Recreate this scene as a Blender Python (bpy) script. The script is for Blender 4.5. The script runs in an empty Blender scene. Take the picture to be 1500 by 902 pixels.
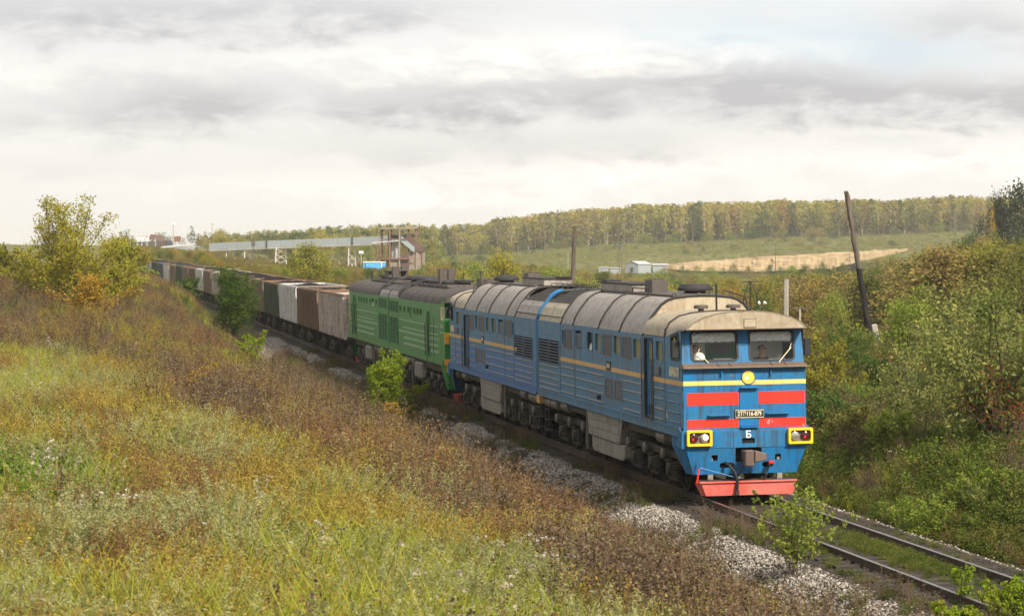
import bpy, math, random
import numpy as np
from mathutils import Vector, Matrix
from mathutils.geometry import tessellate_polygon

random.seed(7)
rng = np.random.default_rng(11)
SC = bpy.context.scene
COL = SC.collection

# ------------------------------------------------------------------ camera
FPX = 3683.6          # focal length in pixels of the 1500 px wide photograph
HZ = 377.4            # image row of the horizon
CAMZ = 5.47           # camera height above the rail head
cd = bpy.data.cameras.new('camera')
cam = bpy.data.objects.new('camera', cd)
COL.objects.link(cam)
cam.location = (0, 0, CAMZ)
cam.rotation_euler = (math.pi / 2 - math.atan((451 - HZ) / FPX), 0, 0)
cd.sensor_width = 36
cd.lens = FPX / 1500 * 36
cd.clip_start = 0.5
cd.clip_end = 20000
cd.dof.use_dof = True
cd.dof.focus_distance = 60
cd.dof.aperture_fstop = 6.3
SC.camera = cam

# ------------------------------------------------------------------ light
SUN_DIR = Vector((0.42, -0.66, 0.66)).normalized()      # direction towards the sun
sun_el = math.asin(SUN_DIR.z)
sun_az = math.atan2(SUN_DIR.x, SUN_DIR.y)
sl = bpy.data.lights.new('sun', 'SUN')
sl.energy = 3.9
sl.angle = math.radians(8)
sl.color = (1.0, 0.93, 0.82)
so = bpy.data.objects.new('sun', sl)
COL.objects.link(so)
so.rotation_euler = (-SUN_DIR).to_track_quat('-Z', 'Y').to_euler()
SC.view_settings.view_transform = 'Standard'
SC.view_settings.look = 'None'
SC.view_settings.gamma = 1.0
SC.view_settings.exposure = 0.72
SC.cycles.max_bounces = 8
SC.cycles.transparent_max_bounces = 12
SC.cycles.volume_bounces = 1


class NB:
    """tiny node builder"""
    def __init__(self, tree):
        self.t = tree

    def n(self, typ, ins=None, **kw):
        nd = self.t.nodes.new(typ)
        for k, v in kw.items():
            setattr(nd, k, v)
        for k, v in (ins or {}).items():
            s = nd.inputs[k]
            if isinstance(v, bpy.types.NodeSocket):
                self.t.links.new(v, s)
            else:
                s.default_value = v
        return nd

    def math(self, op, a, b=0.0, clamp=False):
        nd = self.t.nodes.new('ShaderNodeMath')
        nd.operation = op
        nd.use_clamp = clamp
        for i, v in enumerate((a, b)):
            if isinstance(v, bpy.types.NodeSocket):
                self.t.links.new(v, nd.inputs[i])
            else:
                nd.inputs[i].default_value = v
        return nd.outputs[0]

    def mix(self, f, a, b, blend='MIX'):
        nd = self.t.nodes.new('ShaderNodeMix')
        nd.data_type = 'RGBA'
        nd.blend_type = blend
        nd.clamp_factor = True
        for i, v in ((0, f), (6, a), (7, b)):
            if isinstance(v, bpy.types.NodeSocket):
                self.t.links.new(v, nd.inputs[i])
            elif i == 0:
                nd.inputs[i].default_value = v
            else:
                nd.inputs[i].default_value = tuple(v) + (1,) if len(v) == 3 else v
        return nd.outputs[2]

    def ramp(self, f, stops, interp='LINEAR'):
        nd = self.t.nodes.new('ShaderNodeValToRGB')
        cr = nd.color_ramp
        cr.interpolation = interp
        while len(cr.elements) < len(stops):
            cr.elements.new(0.5)
        for e, (p, c) in zip(cr.elements, stops):
            e.position = p
            if not hasattr(c, '__len__'):
                c = (c, c, c)
            e.color = tuple(c) + (1,)
        self.t.links.new(f, nd.inputs[0])
        return nd.outputs[0]

    def noise(self, vec, scale, detail=4, rough=0.55, dist=0.0):
        nd = self.n('ShaderNodeTexNoise', {'Scale': scale, 'Detail': detail, 'Roughness': rough, 'Distortion': dist})
        if vec is not None:
            self.t.links.new(vec, nd.inputs['Vector'])
        return nd.outputs['Fac']

    def mapping(self, vec, scale=(1, 1, 1), loc=(0, 0, 0)):
        nd = self.n('ShaderNodeMapping', {'Scale': scale, 'Location': loc})
        self.t.links.new(vec, nd.inputs['Vector'])
        return nd.outputs[0]


# ------------------------------------------------------------------ world: hazy broken cloud over a Nishita sky
world = bpy.data.worlds.new('World')
SC.world = world
world.use_nodes = True
wt = world.node_tree
wt.nodes.clear()
W = NB(wt)
sky = W.n('ShaderNodeTexSky', sky_type='NISHITA', sun_disc=False, sun_elevation=sun_el, sun_rotation=sun_az,
          air_density=1.0, dust_density=2.0, ozone_density=1.0)
tc = W.n('ShaderNodeTexCoord')
sep = W.n('ShaderNodeSeparateXYZ', {0: tc.outputs['Generated']})
az = W.math('ARCTAN2', sep.outputs[0], sep.outputs[1])            # 0 straight ahead, + to the right
el = W.math('ARCSINE', W.math('MULTIPLY', sep.outputs[2], 0.99999))
D2 = FPX
# cloud space: streaks lie flat, so the elevation is stretched
cv = W.n('ShaderNodeCombineXYZ', {0: W.math('MULTIPLY', az, 9.0), 1: W.math('MULTIPLY', el, 42.0), 2: sep.outputs[1]})
n_big = W.noise(cv.outputs[0], 0.85, 6, 0.52, 0.35)
n_fin = W.noise(W.mapping(cv.outputs[0], (1.7, 1.0, 1), (3.1, 1.7, 0)), 2.0, 8, 0.62, 0.3)
wob = W.math('MULTIPLY', W.math('SUBTRACT', n_fin, 0.5), 0.03)
wob2 = W.math('MULTIPLY', W.math('SUBTRACT', n_big, 0.5), 0.12)
azw = W.math('ADD', az, wob2)
elw = W.math('ADD', el, wob)


def blob(px, row, wpx, hpx, amp):
    a = (px - 750) / D2
    e = (HZ - row) / D2
    u = W.math('DIVIDE', W.math('SUBTRACT', azw, a), wpx / D2)
    v = W.math('DIVIDE', W.math('SUBTRACT', elw, e), hpx / D2)
    q = W.math('ADD', W.math('MULTIPLY', u, u), W.math('MULTIPLY', v, v))
    return W.math('MULTIPLY', W.math('EXPONENT', W.math('MULTIPLY', q, -1.0)), amp)


grey = None
for b in [(720, 155, 190, 34, 1.0), (1010, 120, 230, 26, 0.75), (1230, 150, 200, 38, 1.0), (1480, 150, 130, 28, 0.8),
          (300, 150, 210, 42, 0.85), (60, 185, 160, 26, 0.45), (130, 30, 330, 40, 0.8), (520, 20, 200, 28, 0.55),
          (960, 215, 160, 20, 0.4), (1450, 45, 110, 30, 0.55), (680, 225, 220, 18, 0.3), (1300, 215, 120, 14, 0.3),
          (150, 255, 260, 16, 0.2)]:
    x = blob(*b)
    grey = x if grey is None else W.math('ADD', grey, x)
# beyond the frame the deck goes on as the same kind of broken streaks
generic = W.math('MULTIPLY', W.math('SUBTRACT', n_big, 0.42), 2.2, True)
outside = W.math('SMOOTH_MIN', W.math('MULTIPLY', W.math('SUBTRACT', el, 0.085), 20.0, True), 1.0)
grey = W.math('ADD', grey, W.math('MULTIPLY', generic, W.math('ADD', W.math('MULTIPLY', outside, 0.5), 0.1)))
grey = W.math('MULTIPLY', grey, W.math('ADD', W.math('MULTIPLY', W.math('SUBTRACT', n_fin, 0.5), 2.6), 0.95), True)
white = None
for b in [(950, 258, 200, 34, 1.1), (610, 285, 190, 24, 1.0), (1240, 212, 220, 26, 0.9), (520, 95, 300, 40, 0.6), (90, 115, 220, 30, 0.5), (880, 75, 300, 34, 0.6), (1400, 235, 160, 24, 0.7), (300, 265, 200, 18, 0.5)]:
    x = blob(*b)
    white = x if white is None else W.math('ADD', white, x)
white = W.math('MULTIPLY', white, W.math('ADD', W.math('MULTIPLY', W.math('SUBTRACT', n_fin, 0.46), 5.0), 0.4, True), True)
blue = W.math('ADD', blob(1120, 55, 250, 50, 1.2), blob(1330, 90, 190, 26, 0.9))
blue = W.math('MULTIPLY', blue, W.math('MULTIPLY', W.math('SUBTRACT', n_big, 0.2), 2.0, True))
base = W.ramp(W.math('MULTIPLY', el, 6.0), [(0.0, (0.93, 0.875, 0.81)), (0.35, (0.87, 0.845, 0.815)), (1.0, (0.82, 0.825, 0.825))])
c1 = W.mix(W.math('MULTIPLY', blue, 0.85, True), base, (0.63, 0.745, 0.825))
c2 = W.mix(W.math('MULTIPLY', white, 1.0, True), c1, (1.12, 1.06, 0.98))
c3 = W.mix(W.math('MULTIPLY', grey, 0.9, True), c2, (0.485, 0.468, 0.485))
bg1 = W.n('ShaderNodeBackground', {'Color': sky.outputs[0], 'Strength': 0.1})
bg2 = W.n('ShaderNodeBackground', {'Color': c3, 'Strength': 0.70})
mx = W.n('ShaderNodeMixShader', {0: 0.93, 1: bg1.outputs[0], 2: bg2.outputs[0]})
wo = W.n('ShaderNodeOutputWorld', {'Surface': mx.outputs[0]})

# ------------------------------------------------------------------ materials
MATS = {}


def new_mat(name):
    m = bpy.data.materials.new(name)
    m.use_nodes = True
    m.node_tree.nodes.clear()
    return m, NB(m.node_tree)


def finish(m, b, col, rough=0.6, metal=0.0, bump=None, bstr=0.3, bdist=0.02, spec=0.4, emit=None, estr=0.0):
    p = b.n('ShaderNodeBsdfPrincipled', {'Metallic': metal, 'Specular IOR Level': spec})
    for k, v in (('Base Color', col), ('Roughness', rough)):
        if isinstance(v, bpy.types.NodeSocket):
            b.t.links.new(v, p.inputs[k])
        else:
            p.inputs[k].default_value = (tuple(v) + (1,)) if hasattr(v, '__len__') else v
    if emit is not None:
        p.inputs['Emission Color'].default_value = tuple(emit) + (1,)
        p.inputs['Emission Strength'].default_value = estr
    if bump is not None:
        bn = b.n('ShaderNodeBump', {'Height': bump, 'Strength': bstr, 'Distance': bdist})
        b.t.links.new(bn.outputs[0], p.inputs['Normal'])
    b.n('ShaderNodeOutputMaterial', {'Surface': p.outputs[0]})
    return m


def paint(name, rgb, rough=0.5, dirt=(0.09, 0.075, 0.06), amt=0.5, streak=0.5, rust=0.0, rust_rgb=(0.16, 0.06, 0.025),
          fade=None, metal=0.0, spec=0.35):
    """weathered paint: fading, dust, run-down streaks, rust chips"""
    m, b = new_mat(name)
    t = b.n('ShaderNodeTexCoord')
    oi = b.n('ShaderNodeObjectInfo')
    off = b.n('ShaderNodeVectorMath', {0: t.outputs['Object'], 1: b.n('ShaderNodeCombineXYZ', {0: b.math('MULTIPLY', oi.outputs['Random'], 37.0), 1: b.math('MULTIPLY', oi.outputs['Random'], 11.0)}).outputs[0]}, operation='ADD')
    v = off.outputs[0]
    big = b.noise(v, 0.9, 5, 0.6)
    fine = b.noise(v, 7.0, 8, 0.65)
    st = b.noise(b.mapping(v, (9, 9, 0.55)), 1.0, 5, 0.6)
    f = fade or tuple(min(1, c * 1.25 + 0.03) for c in rgb)
    c = b.mix(b.ramp(big, [(0.35, 0.0), (0.7, 0.6)]), rgb, f)
    d1 = b.math('MULTIPLY', b.ramp(b.math('ADD', b.math('MULTIPLY', big, 0.5), b.math('MULTIPLY', fine, 0.5)), [(0.42, 0.0), (0.66, 1.0)]), amt)
    c = b.mix(d1, c, dirt)
    d2 = b.math('MULTIPLY', b.ramp(st, [(0.5, 0.0), (0.72, 1.0)]), streak)
    c = b.mix(d2, c, tuple(x * 0.7 for x in dirt))
    if rust > 0:
        r = b.noise(v, 3.1, 10, 0.7, 0.4)
        rf = b.ramp(r, [(0.72 - rust * 0.25, 0.0), (0.76 - rust * 0.22, 1.0)])
        c = b.mix(rf, c, b.mix(fine, rust_rgb, tuple(x * 2.0 for x in rust_rgb)))
    return finish(m, b, c, b.math('ADD', b.math('MULTIPLY', fine, 0.25), rough - 0.1), metal, fine, 0.12, 0.01, spec)


def plain(name, rgb, rough=0.6, metal=0.0, var=0.3, scale=6.0, spec=0.4, emit=None, estr=0.0, bstr=0.2):
    m, b = new_mat(name)
    t = b.n('ShaderNodeTexCoord')
    n1 = b.noise(t.outputs['Object'], scale, 6, 0.62)
    c = b.mix(n1, tuple(x * (1 - var) for x in rgb), tuple(min(1, x * (1 + var)) for x in rgb))
    return finish(m, b, c, rough, metal, n1, bstr, 0.02, spec, emit, estr)


def glass_mat(name, tint=(0.9, 0.93, 0.92), refl=1.0):
    m, b = new_mat(name)
    tr = b.n('ShaderNodeBsdfTransparent', {'Color': tuple(tint) + (1,)})
    gl = b.n('ShaderNodeBsdfGlossy', {'Color': (1, 1, 1, 1), 'Roughness': 0.03})
    fr = b.n('ShaderNodeFresnel', {'IOR': 1.45})
    ms = b.n('ShaderNodeMixShader', {0: b.math('MULTIPLY', fr.outputs[0], refl), 1: tr.outputs[0], 2: gl.outputs[0]})
    b.n('ShaderNodeOutputMaterial', {'Surface': ms.outputs[0]})
    return m


def foliage(name, stops, trans=0.35, objvar=0.5, bright=1.0):
    """leaf colour from a per-leaf 'tint' attribute mixed with a per-plant random value"""
    m, b = new_mat(name)
    at = b.n('ShaderNodeAttribute', attribute_name='tint', attribute_type='GEOMETRY')
    oi = b.n('ShaderNodeObjectInfo')
    f = b.math('ADD', b.math('MULTIPLY', at.outputs['Fac'], 1 - objvar), b.math('MULTIPLY', oi.outputs['Random'], objvar))
    k = len(stops)
    c = b.ramp(f, [((i + 0.5) / k, tuple(x * bright for x in s)) for i, s in enumerate(stops)])
    df = b.n('ShaderNodeBsdfDiffuse', {'Color': c})
    tl = b.n('ShaderNodeBsdfTranslucent', {'Color': c})
    ms = b.n('ShaderNodeMixShader', {0: trans, 1: df.outputs[0], 2: tl.outputs[0]})
    b.n('ShaderNodeOutputMaterial', {'Surface': ms.outputs[0]})
    return m


# ------------------------------------------------------------------ mesh helpers
class MB:
    def __init__(self):
        self.v = []
        self.f = []
        self.m = []
        self.cur = 0

    def add(self, verts, faces, mi=None):
        o = len(self.v)
        self.v.extend(tuple(p) for p in verts)
        for f in faces:
            self.f.append(tuple(i + o for i in f))
            self.m.append(self.cur if mi is None else mi)
        return self

    def box(self, x0, x1, y0, y1, z0, z1):
        return self.add([(x0, y0, z0), (x1, y0, z0), (x1, y1, z0), (x0, y1, z0), (x0, y0, z1), (x1, y0, z1), (x1, y1, z1), (x0, y1, z1)],
                        [(0, 3, 2, 1), (4, 5, 6, 7), (0, 1, 5, 4), (1, 2, 6, 5), (2, 3, 7, 6), (3, 0, 4, 7)])

    def hexa(self, p):
        return self.add(p, [(0, 3, 2, 1), (4, 5, 6, 7), (0, 1, 5, 4), (1, 2, 6, 5), (2, 3, 7, 6), (3, 0, 4, 7)])

    def tube(self, path, r, n=8, cap=True, r2=None):
        P = [Vector(p) for p in path]
        rings = []
        k = len(P)
        for i, p in enumerate(P):
            d = (P[min(i + 1, k - 1)] - P[max(i - 1, 0)]).normalized()
            up = Vector((0, 0, 1)) if abs(d.z) < 0.9 else Vector((1, 0, 0))
            a = d.cross(up).normalized()
            c = d.cross(a).normalized()
            rr = r if r2 is None else r + (r2 - r) * i / max(1, k - 1)
            rings.append([p + a * (rr * math.cos(2 * math.pi * j / n)) + c * (rr * math.sin(2 * math.pi * j / n)) for j in range(n)])
        return self.loft(rings, cap)

    def loft(self, rings, cap=True, closed=True):
        n = len(rings[0])
        vs = [p for r in rings for p in r]
        fs = []
        for i in range(len(rings) - 1):
            for j in range(n if closed else n - 1):
                a, b2 = i * n + j, i * n + (j + 1) % n
                fs.append((a, b2, b2 + n, a + n))
        if cap:
            fs.append(tuple(range(n - 1, -1, -1)))
            fs.append(tuple(range((len(rings) - 1) * n, len(rings) * n)))
        return self.add(vs, fs)

    def lathe(self, c, axis, prof, n=16):
        """prof: list of (distance along axis, radius)"""
        a = Vector(axis).normalized()
        u = a.cross(Vector((0, 0, 1)) if abs(a.z) < 0.9 else Vector((1, 0, 0))).normalized()
        w = a.cross(u)
        c = Vector(c)
        rings = [[c + a * d + u * (r * math.cos(2 * math.pi * j / n)) + w * (r * math.sin(2 * math.pi * j / n)) for j in range(n)] for d, r in prof]
        return self.loft(rings, True)

    def prism(self, poly, fn, d0, d1):
        """poly 2d (a,b), fn(a,b,d)->xyz"""
        n = len(poly)
        vs = [fn(a, b, d0) for a, b in poly] + [fn(a, b, d1) for a, b in poly]
        fs = [(i, (i + 1) % n, (i + 1) % n + n, i + n) for i in range(n)]
        fs += [tuple(range(n - 1, -1, -1)), tuple(range(n, 2 * n))]
        return self.add(vs, fs)

    def wall(self, outer, holes, fn, depth):
        """flat plate with holes; fn(a,b,d)->xyz, depth: reveal"""
        loops = [outer] + holes
        tris = tessellate_polygon([[Vector((a, b, 0)) for a, b in lp] for lp in loops])
        flat = [p for lp in loops for p in lp]
        self.add([fn(a, b, 0) for a, b in flat], tris)
        for h in holes:
            n = len(h)
            self.add([fn(a, b, 0) for a, b in h] + [fn(a, b, depth) for a, b in h], [(i, (i + 1) % n, (i + 1) % n + n, i + n) for i in range(n)])
        return self

    def mesh(self, name, mats, smooth=False):
        me = bpy.data.meshes.new(name)
        me.from_pydata([tuple(p) for p in self.v], [], self.f)
        for m in (mats if isinstance(mats, (list, tuple)) else [mats]):
            me.materials.append(m)
        if any(self.m):
            me.polygons.foreach_set('material_index', self.m)
        if smooth:
            me.polygons.foreach_set('use_smooth', [True] * len(me.polygons))
        me.validate()
        me.update()
        return me


def link(name, me, parent=None, bevel=0.0):
    o = bpy.data.objects.new(name, me)
    COL.objects.link(o)
    if parent is not None:
        o.parent = parent
    if bevel:
        md = o.modifiers.new('bevel', 'BEVEL')
        md.width = bevel
        md.segments = 1
        md.limit_method = 'ANGLE'
    return o


def part(name, mb, mat, parent=None, bevel=0.0, smooth=False):
    me = mb.mesh(name, mat, smooth)
    if smooth:
        try:
            me.set_sharp_from_angle(angle=math.radians(38))
        except Exception:
            pass
    return link(name, me, parent, bevel)


def tag(o, label=None, cat=None, group=None, kind=None):
    if label:
        o['label'] = label
    if cat:
        o['category'] = cat
    if group:
        o['group'] = group
    if kind:
        o['kind'] = kind
    return o


def empty(name, loc=(0, 0, 0), label=None, cat=None, group=None, kind=None):
    o = bpy.data.objects.new(name, None)
    o.empty_display_size = 0.3
    COL.objects.link(o)
    o.location = loc
    return tag(o, label, cat, group, kind)


def rrect(a0, a1, b0, b1, r, n=4):
    pts = []
    for ca, cb, t0 in ((a1 - r, b1 - r, 0), (a0 + r, b1 - r, 90), (a0 + r, b0 + r, 180), (a1 - r, b0 + r, 270)):
        for k in range(n + 1):
            t = math.radians(t0 + 90 * k / n)
            pts.append((ca + r * math.cos(t), cb + r * math.sin(t)))
    return pts


def text_mesh(name, body, size, mat, depth=0.004, bold=0.0):
    cu = bpy.data.curves.new(name, 'FONT')
    cu.body = body
    cu.size = size
    cu.extrude = depth
    cu.offset = bold
    cu.align_x = 'CENTER'
    cu.align_y = 'CENTER'
    cu.resolution_u = 3
    o = bpy.data.objects.new(name, cu)
    COL.objects.link(o)
    dg = bpy.context.evaluated_depsgraph_get()
    me = bpy.data.meshes.new_from_object(o.evaluated_get(dg))
    bpy.data.objects.remove(o)
    bpy.data.curves.remove(cu)
    me.materials.clear()
    me.materials.append(mat)
    return me


def frame_mat(origin, right, back):
    right = Vector(right).normalized()
    back = (Vector(back) - right * Vector(back).dot(right)).normalized()
    up = right.cross(back)
    M = Matrix.Identity(4)
    for i, c in enumerate((right, back, up)):
        M[0][i], M[1][i], M[2][i] = c
    M.translation = Vector(origin)
    return M


# ------------------------------------------------------------------ track alignment
TH0, K0, K1 = 0.1777709, -0.00015082857, 1.4793498e-06
G0, G1, CANT = 0.0017651859, 1.6562396e-05, 0.012909954
TX0, TD0 = 5.4119158, 56.2119382
_S = np.arange(-60, 520.01, 0.25)
_TH = TH0 + K0 * _S + K1 * _S * _S / 2
_cx = np.concatenate([[0], np.cumsum((np.sin(_TH[1:]) + np.sin(_TH[:-1])) / 2 * 0.25)])
_cy = np.concatenate([[0], np.cumsum((np.cos(_TH[1:]) + np.cos(_TH[:-1])) / 2 * 0.25)])
_i0 = int(round(60 / 0.25))
_TXA = TX0 - (_cx - _cx[_i0])
_TYA = TD0 + (_cy - _cy[_i0])
_TZA = G0 * _S + G1 * _S * _S / 2


def track(s):
    return (float(np.interp(s, _S, _TXA)), float(np.interp(s, _S, _TYA)), float(np.interp(s, _S, _TZA)), float(np.interp(s, _S, _TH)))


def tpt(s, lat, h):
    x, y, z, t = track(s)
    return Vector((x + lat * math.cos(t), y + lat * math.sin(t), z + h + lat * CANT))


def sl_coords(x, y):
    """arrays x,y -> (s, signed lateral, rail level)"""
    s = np.interp(y, _TYA, _S)
    for _ in range(3):
        tx = np.interp(s, _S, _TXA)
        ty = np.interp(s, _S, _TYA)
        th = np.interp(s, _S, _TH)
        s = s + (-(x - tx) * np.sin(th) + (y - ty) * np.cos(th))
    tx = np.interp(s, _S, _TXA)
    ty = np.interp(s, _S, _TYA)
    th = np.interp(s, _S, _TH)
    return s, (x - tx) * np.cos(th) + (y - ty) * np.sin(th), np.interp(s, _S, _TZA)


def wpt(px, row, D):
    """a place D metres ahead seen at this pixel of the photograph"""
    return Vector(((px - 750) / FPX * D, D, CAMZ - (row - HZ) / FPX * D))


# smooth value noise for numpy
_NT = np.random.default_rng(3).random((257, 257))


def vnoise(x, y):
    xi = np.floor(x).astype(int)
    yi = np.floor(y).astype(int)
    fx = x - xi
    fy = y - yi
    fx = fx * fx * (3 - 2 * fx)
    fy = fy * fy * (3 - 2 * fy)
    a = _NT[xi % 257, yi % 257]
    b = _NT[(xi + 1) % 257, yi % 257]
    c = _NT[xi % 257, (yi + 1) % 257]
    d = _NT[(xi + 1) % 257, (yi + 1) % 257]
    return (a * (1 - fx) + b * fx) * (1 - fy) + (c * (1 - fx) + d * fx) * fy


def fbm(x, y, o=4):
    v = 0
    a = 0.5
    t = 0
    for i in range(o):
        v = v + a * vnoise(x * 2 ** i + 17.3 * i, y * 2 ** i + 9.1 * i)
        t += a
        a *= 0.5
    return v / t
# ================================================================== materials of the train
M = {}
M['blue_side'] = paint('faded_blue_paint', (0.055, 0.20, 0.355), 0.5, (0.085, 0.08, 0.072), 0.65, 0.85, 0.15, fade=(0.13, 0.265, 0.375))
M['rib'] = paint('rib_edge_highlight', (0.155, 0.185, 0.22), 0.6, (0.26, 0.22, 0.18), 0.7, 0.3, 0.12, fade=(0.24, 0.235, 0.225))  # lighter tan-grey puts the highlights of the ribs into their colour
M['blue_low'] = paint('bright_blue_paint', (0.045, 0.155, 0.40), 0.5, (0.11, 0.10, 0.09), 0.5, 0.6, 0.2, fade=(0.085, 0.20, 0.41))
M['blue_front'] = paint('blue_front_paint', (0.001, 0.145, 0.36), 0.45, (0.045, 0.06, 0.07), 0.65, 0.85, 0.16, fade=(0.02, 0.22, 0.42))
M['yellow'] = paint('pale_yellow_paint', (0.78, 0.60, 0.16), 0.5, (0.55, 0.24, 0.05), 0.6, 0.3, 0.0)
M['ochre'] = paint('dusty_ochre_paint', (0.60, 0.36, 0.12), 0.55, (0.28, 0.16, 0.08), 0.4, 0.3, 0.0)
M['safety_yellow'] = paint('safety_yellow_paint', (0.85, 0.55, 0.0), 0.4, (0.35, 0.22, 0.05), 0.3, 0.1, 0.0)
M['red'] = paint('red_paint', (0.86, 0.025, 0.012), 0.42, (0.45, 0.03, 0.02), 0.35, 0.25, 0.0, fade=(0.9, 0.05, 0.025))
M['red_worn'] = paint('chipped_red_paint', (0.86, 0.025, 0.012), 0.45, (0.45, 0.03, 0.02), 0.3, 0.2, 0.42, rust_rgb=(0.40, 0.38, 0.36))
M['plow_red'] = paint('dusty_red_paint', (0.72, 0.10, 0.075), 0.55, (0.45, 0.22, 0.18), 0.6, 0.2, 0.0, fade=(0.78, 0.2, 0.16))
M['roof_grey'] = paint('dusty_grey_roof', (0.31, 0.275, 0.24), 0.6, (0.12, 0.09, 0.068), 0.8, 0.45, 0.12, fade=(0.42, 0.385, 0.345), spec=0.25)
M['roof_cream'] = paint('cream_roof', (0.40, 0.34, 0.235), 0.55, (0.22, 0.13, 0.06), 0.75, 0.45, 0.18, fade=(0.46, 0.41, 0.31))
M['roof_brown'] = paint('sooty_brown_roof', (0.075, 0.058, 0.047), 0.65, (0.028, 0.022, 0.018), 0.65, 0.45, 0.08, fade=(0.105, 0.083, 0.068), spec=0.25)
M['soot'] = plain('soot_black_steel', (0.028, 0.025, 0.024), 0.7, 0.0, 0.6, 3.0)
M['roof_kit'] = paint('grimy_steel', (0.09, 0.073, 0.06), 0.6, (0.05, 0.04, 0.03), 0.6, 0.4, 0.2)
M['seam'] = plain('black_roof_gasket', (0.03, 0.026, 0.023), 0.7)
M['bogie'] = paint('dusty_bogie_steel', (0.026, 0.022, 0.019), 0.6, (0.085, 0.066, 0.05), 0.55, 0.2, 0.1, fade=(0.045, 0.038, 0.032))
M['bogie_lt'] = paint('grey_bogie_cap', (0.15, 0.13, 0.11), 0.45, (0.04, 0.033, 0.027), 0.85, 0.3, 0.0)
M['tank'] = paint('pale_grey_tank', (0.285, 0.26, 0.225), 0.6, (0.11, 0.085, 0.065), 0.7, 0.7, 0.08)
M['wheel'] = plain('wheel_steel', (0.03, 0.025, 0.021), 0.5, 0.4)
M['black'] = plain('black_rubber', (0.018, 0.018, 0.018), 0.55)
M['dark'] = plain('dark_opening', (0.008, 0.008, 0.009), 0.9)
M['louvre'] = paint('dull_louvre', (0.13, 0.135, 0.14), 0.6, (0.11, 0.08, 0.06), 0.6, 0.3, 0.1)
M['grille_blue'] = paint('grille_bar', (0.10, 0.14, 0.19), 0.6, (0.06, 0.05, 0.045), 0.7, 0.3, 0.1)
M['dusty_pane'] = plain('dusty_pane', (0.25, 0.235, 0.115), 0.25, 0, 0.35, 2.0, 0.6)
M['glass'] = glass_mat('cab_glass', (0.97, 0.98, 0.97), 0.8)
M['silver'] = plain('silver_blind', (0.88, 0.87, 0.80), 0.35, 0.0, 0.5, 18.0, 0.5, bstr=1.0)
M['cream_in'] = plain('cream_cab_lining', (0.88, 0.86, 0.76), 0.7, 0, 0.08)
M['green_in'] = plain('green_cab_lining', (0.05, 0.22, 0.10), 0.6, 0, 0.1)
M['desk'] = plain('grey_desk', (0.16, 0.15, 0.13), 0.6)
M['white'] = plain('white_paint', (0.75, 0.73, 0.66), 0.5, 0, 0.06)
M['plate'] = plain('black_plate', (0.035, 0.032, 0.03), 0.5)
M['cream_txt'] = plain('cream_lettering', (0.72, 0.62, 0.40), 0.6, 0, 0.2)
M['lamp_on'] = plain('lit_white_lamp', (0.9, 0.9, 0.82), 0.2, 0, 0.05, emit=(1.0, 0.95, 0.8), estr=1.6)
M['lamp_warm'] = plain('lit_amber_headlight', (0.75, 0.42, 0.08), 0.25, 0, 0.1, 9.0, emit=(1.0, 0.42, 0.03), estr=0.38)
M['lamp_hot'] = plain('lit_headlight_core', (1, 0.95, 0.8), 0.25, 0, 0.05, emit=(1.0, 0.9, 0.6), estr=1.6)
M['lamp_off'] = plain('unlit_lamp', (0.42, 0.40, 0.34), 0.15, 0.6, 0.1)
M['lamp_red'] = plain('red_tail_lens', (0.055, 0.012, 0.012), 0.12, 0, 0.1)
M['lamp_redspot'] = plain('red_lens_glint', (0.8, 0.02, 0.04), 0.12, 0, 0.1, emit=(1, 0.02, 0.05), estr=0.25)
M['brown_ledge'] = paint('dusty_brown_ledge', (0.155, 0.10, 0.065), 0.6, (0.10, 0.07, 0.05), 0.5, 0.1, 0.0, fade=(0.19, 0.135, 0.09))
M['coupler'] = paint('rusty_coupler', (0.17, 0.12, 0.095), 0.5, (0.06, 0.045, 0.035), 0.5, 0.2, 0.3, metal=0.2)
M['green'] = paint('green_paint', (0.06, 0.255, 0.06), 0.5, (0.09, 0.10, 0.055), 0.5, 0.5, 0.05, fade=(0.135, 0.325, 0.12))
M['green_front'] = paint('deep_green_paint', (0.01, 0.20, 0.035), 0.42, (0.04, 0.08, 0.03), 0.3, 0.2, 0.0)
M['green_line'] = paint('pale_green_rib', (0.36, 0.46, 0.30), 0.5, (0.12, 0.2, 0.1), 0.5, 0.2, 0.0)
M['orange'] = paint('orange_marker', (0.85, 0.35, 0.04), 0.4, (0.4, 0.2, 0.08), 0.2, 0.1, 0.0)
M['skin'] = plain('skin', (0.46, 0.26, 0.18), 0.55, 0, 0.06)
M['hair'] = plain('dark_hair', (0.02, 0.015, 0.012), 0.6)
M['shirt_black'] = plain('black_shirt', (0.022, 0.022, 0.026), 0.8)
M['shirt_red'] = plain('dull_red_shirt', (0.10, 0.04, 0.035), 0.8)
M['trousers'] = plain('dark_trousers', (0.03, 0.03, 0.04), 0.8)

HW = 1.475     # half width of the locomotives


def sidefn(sg, W=HW):
    return lambda a, b, d: (sg * (W - d), a, b)


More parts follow.
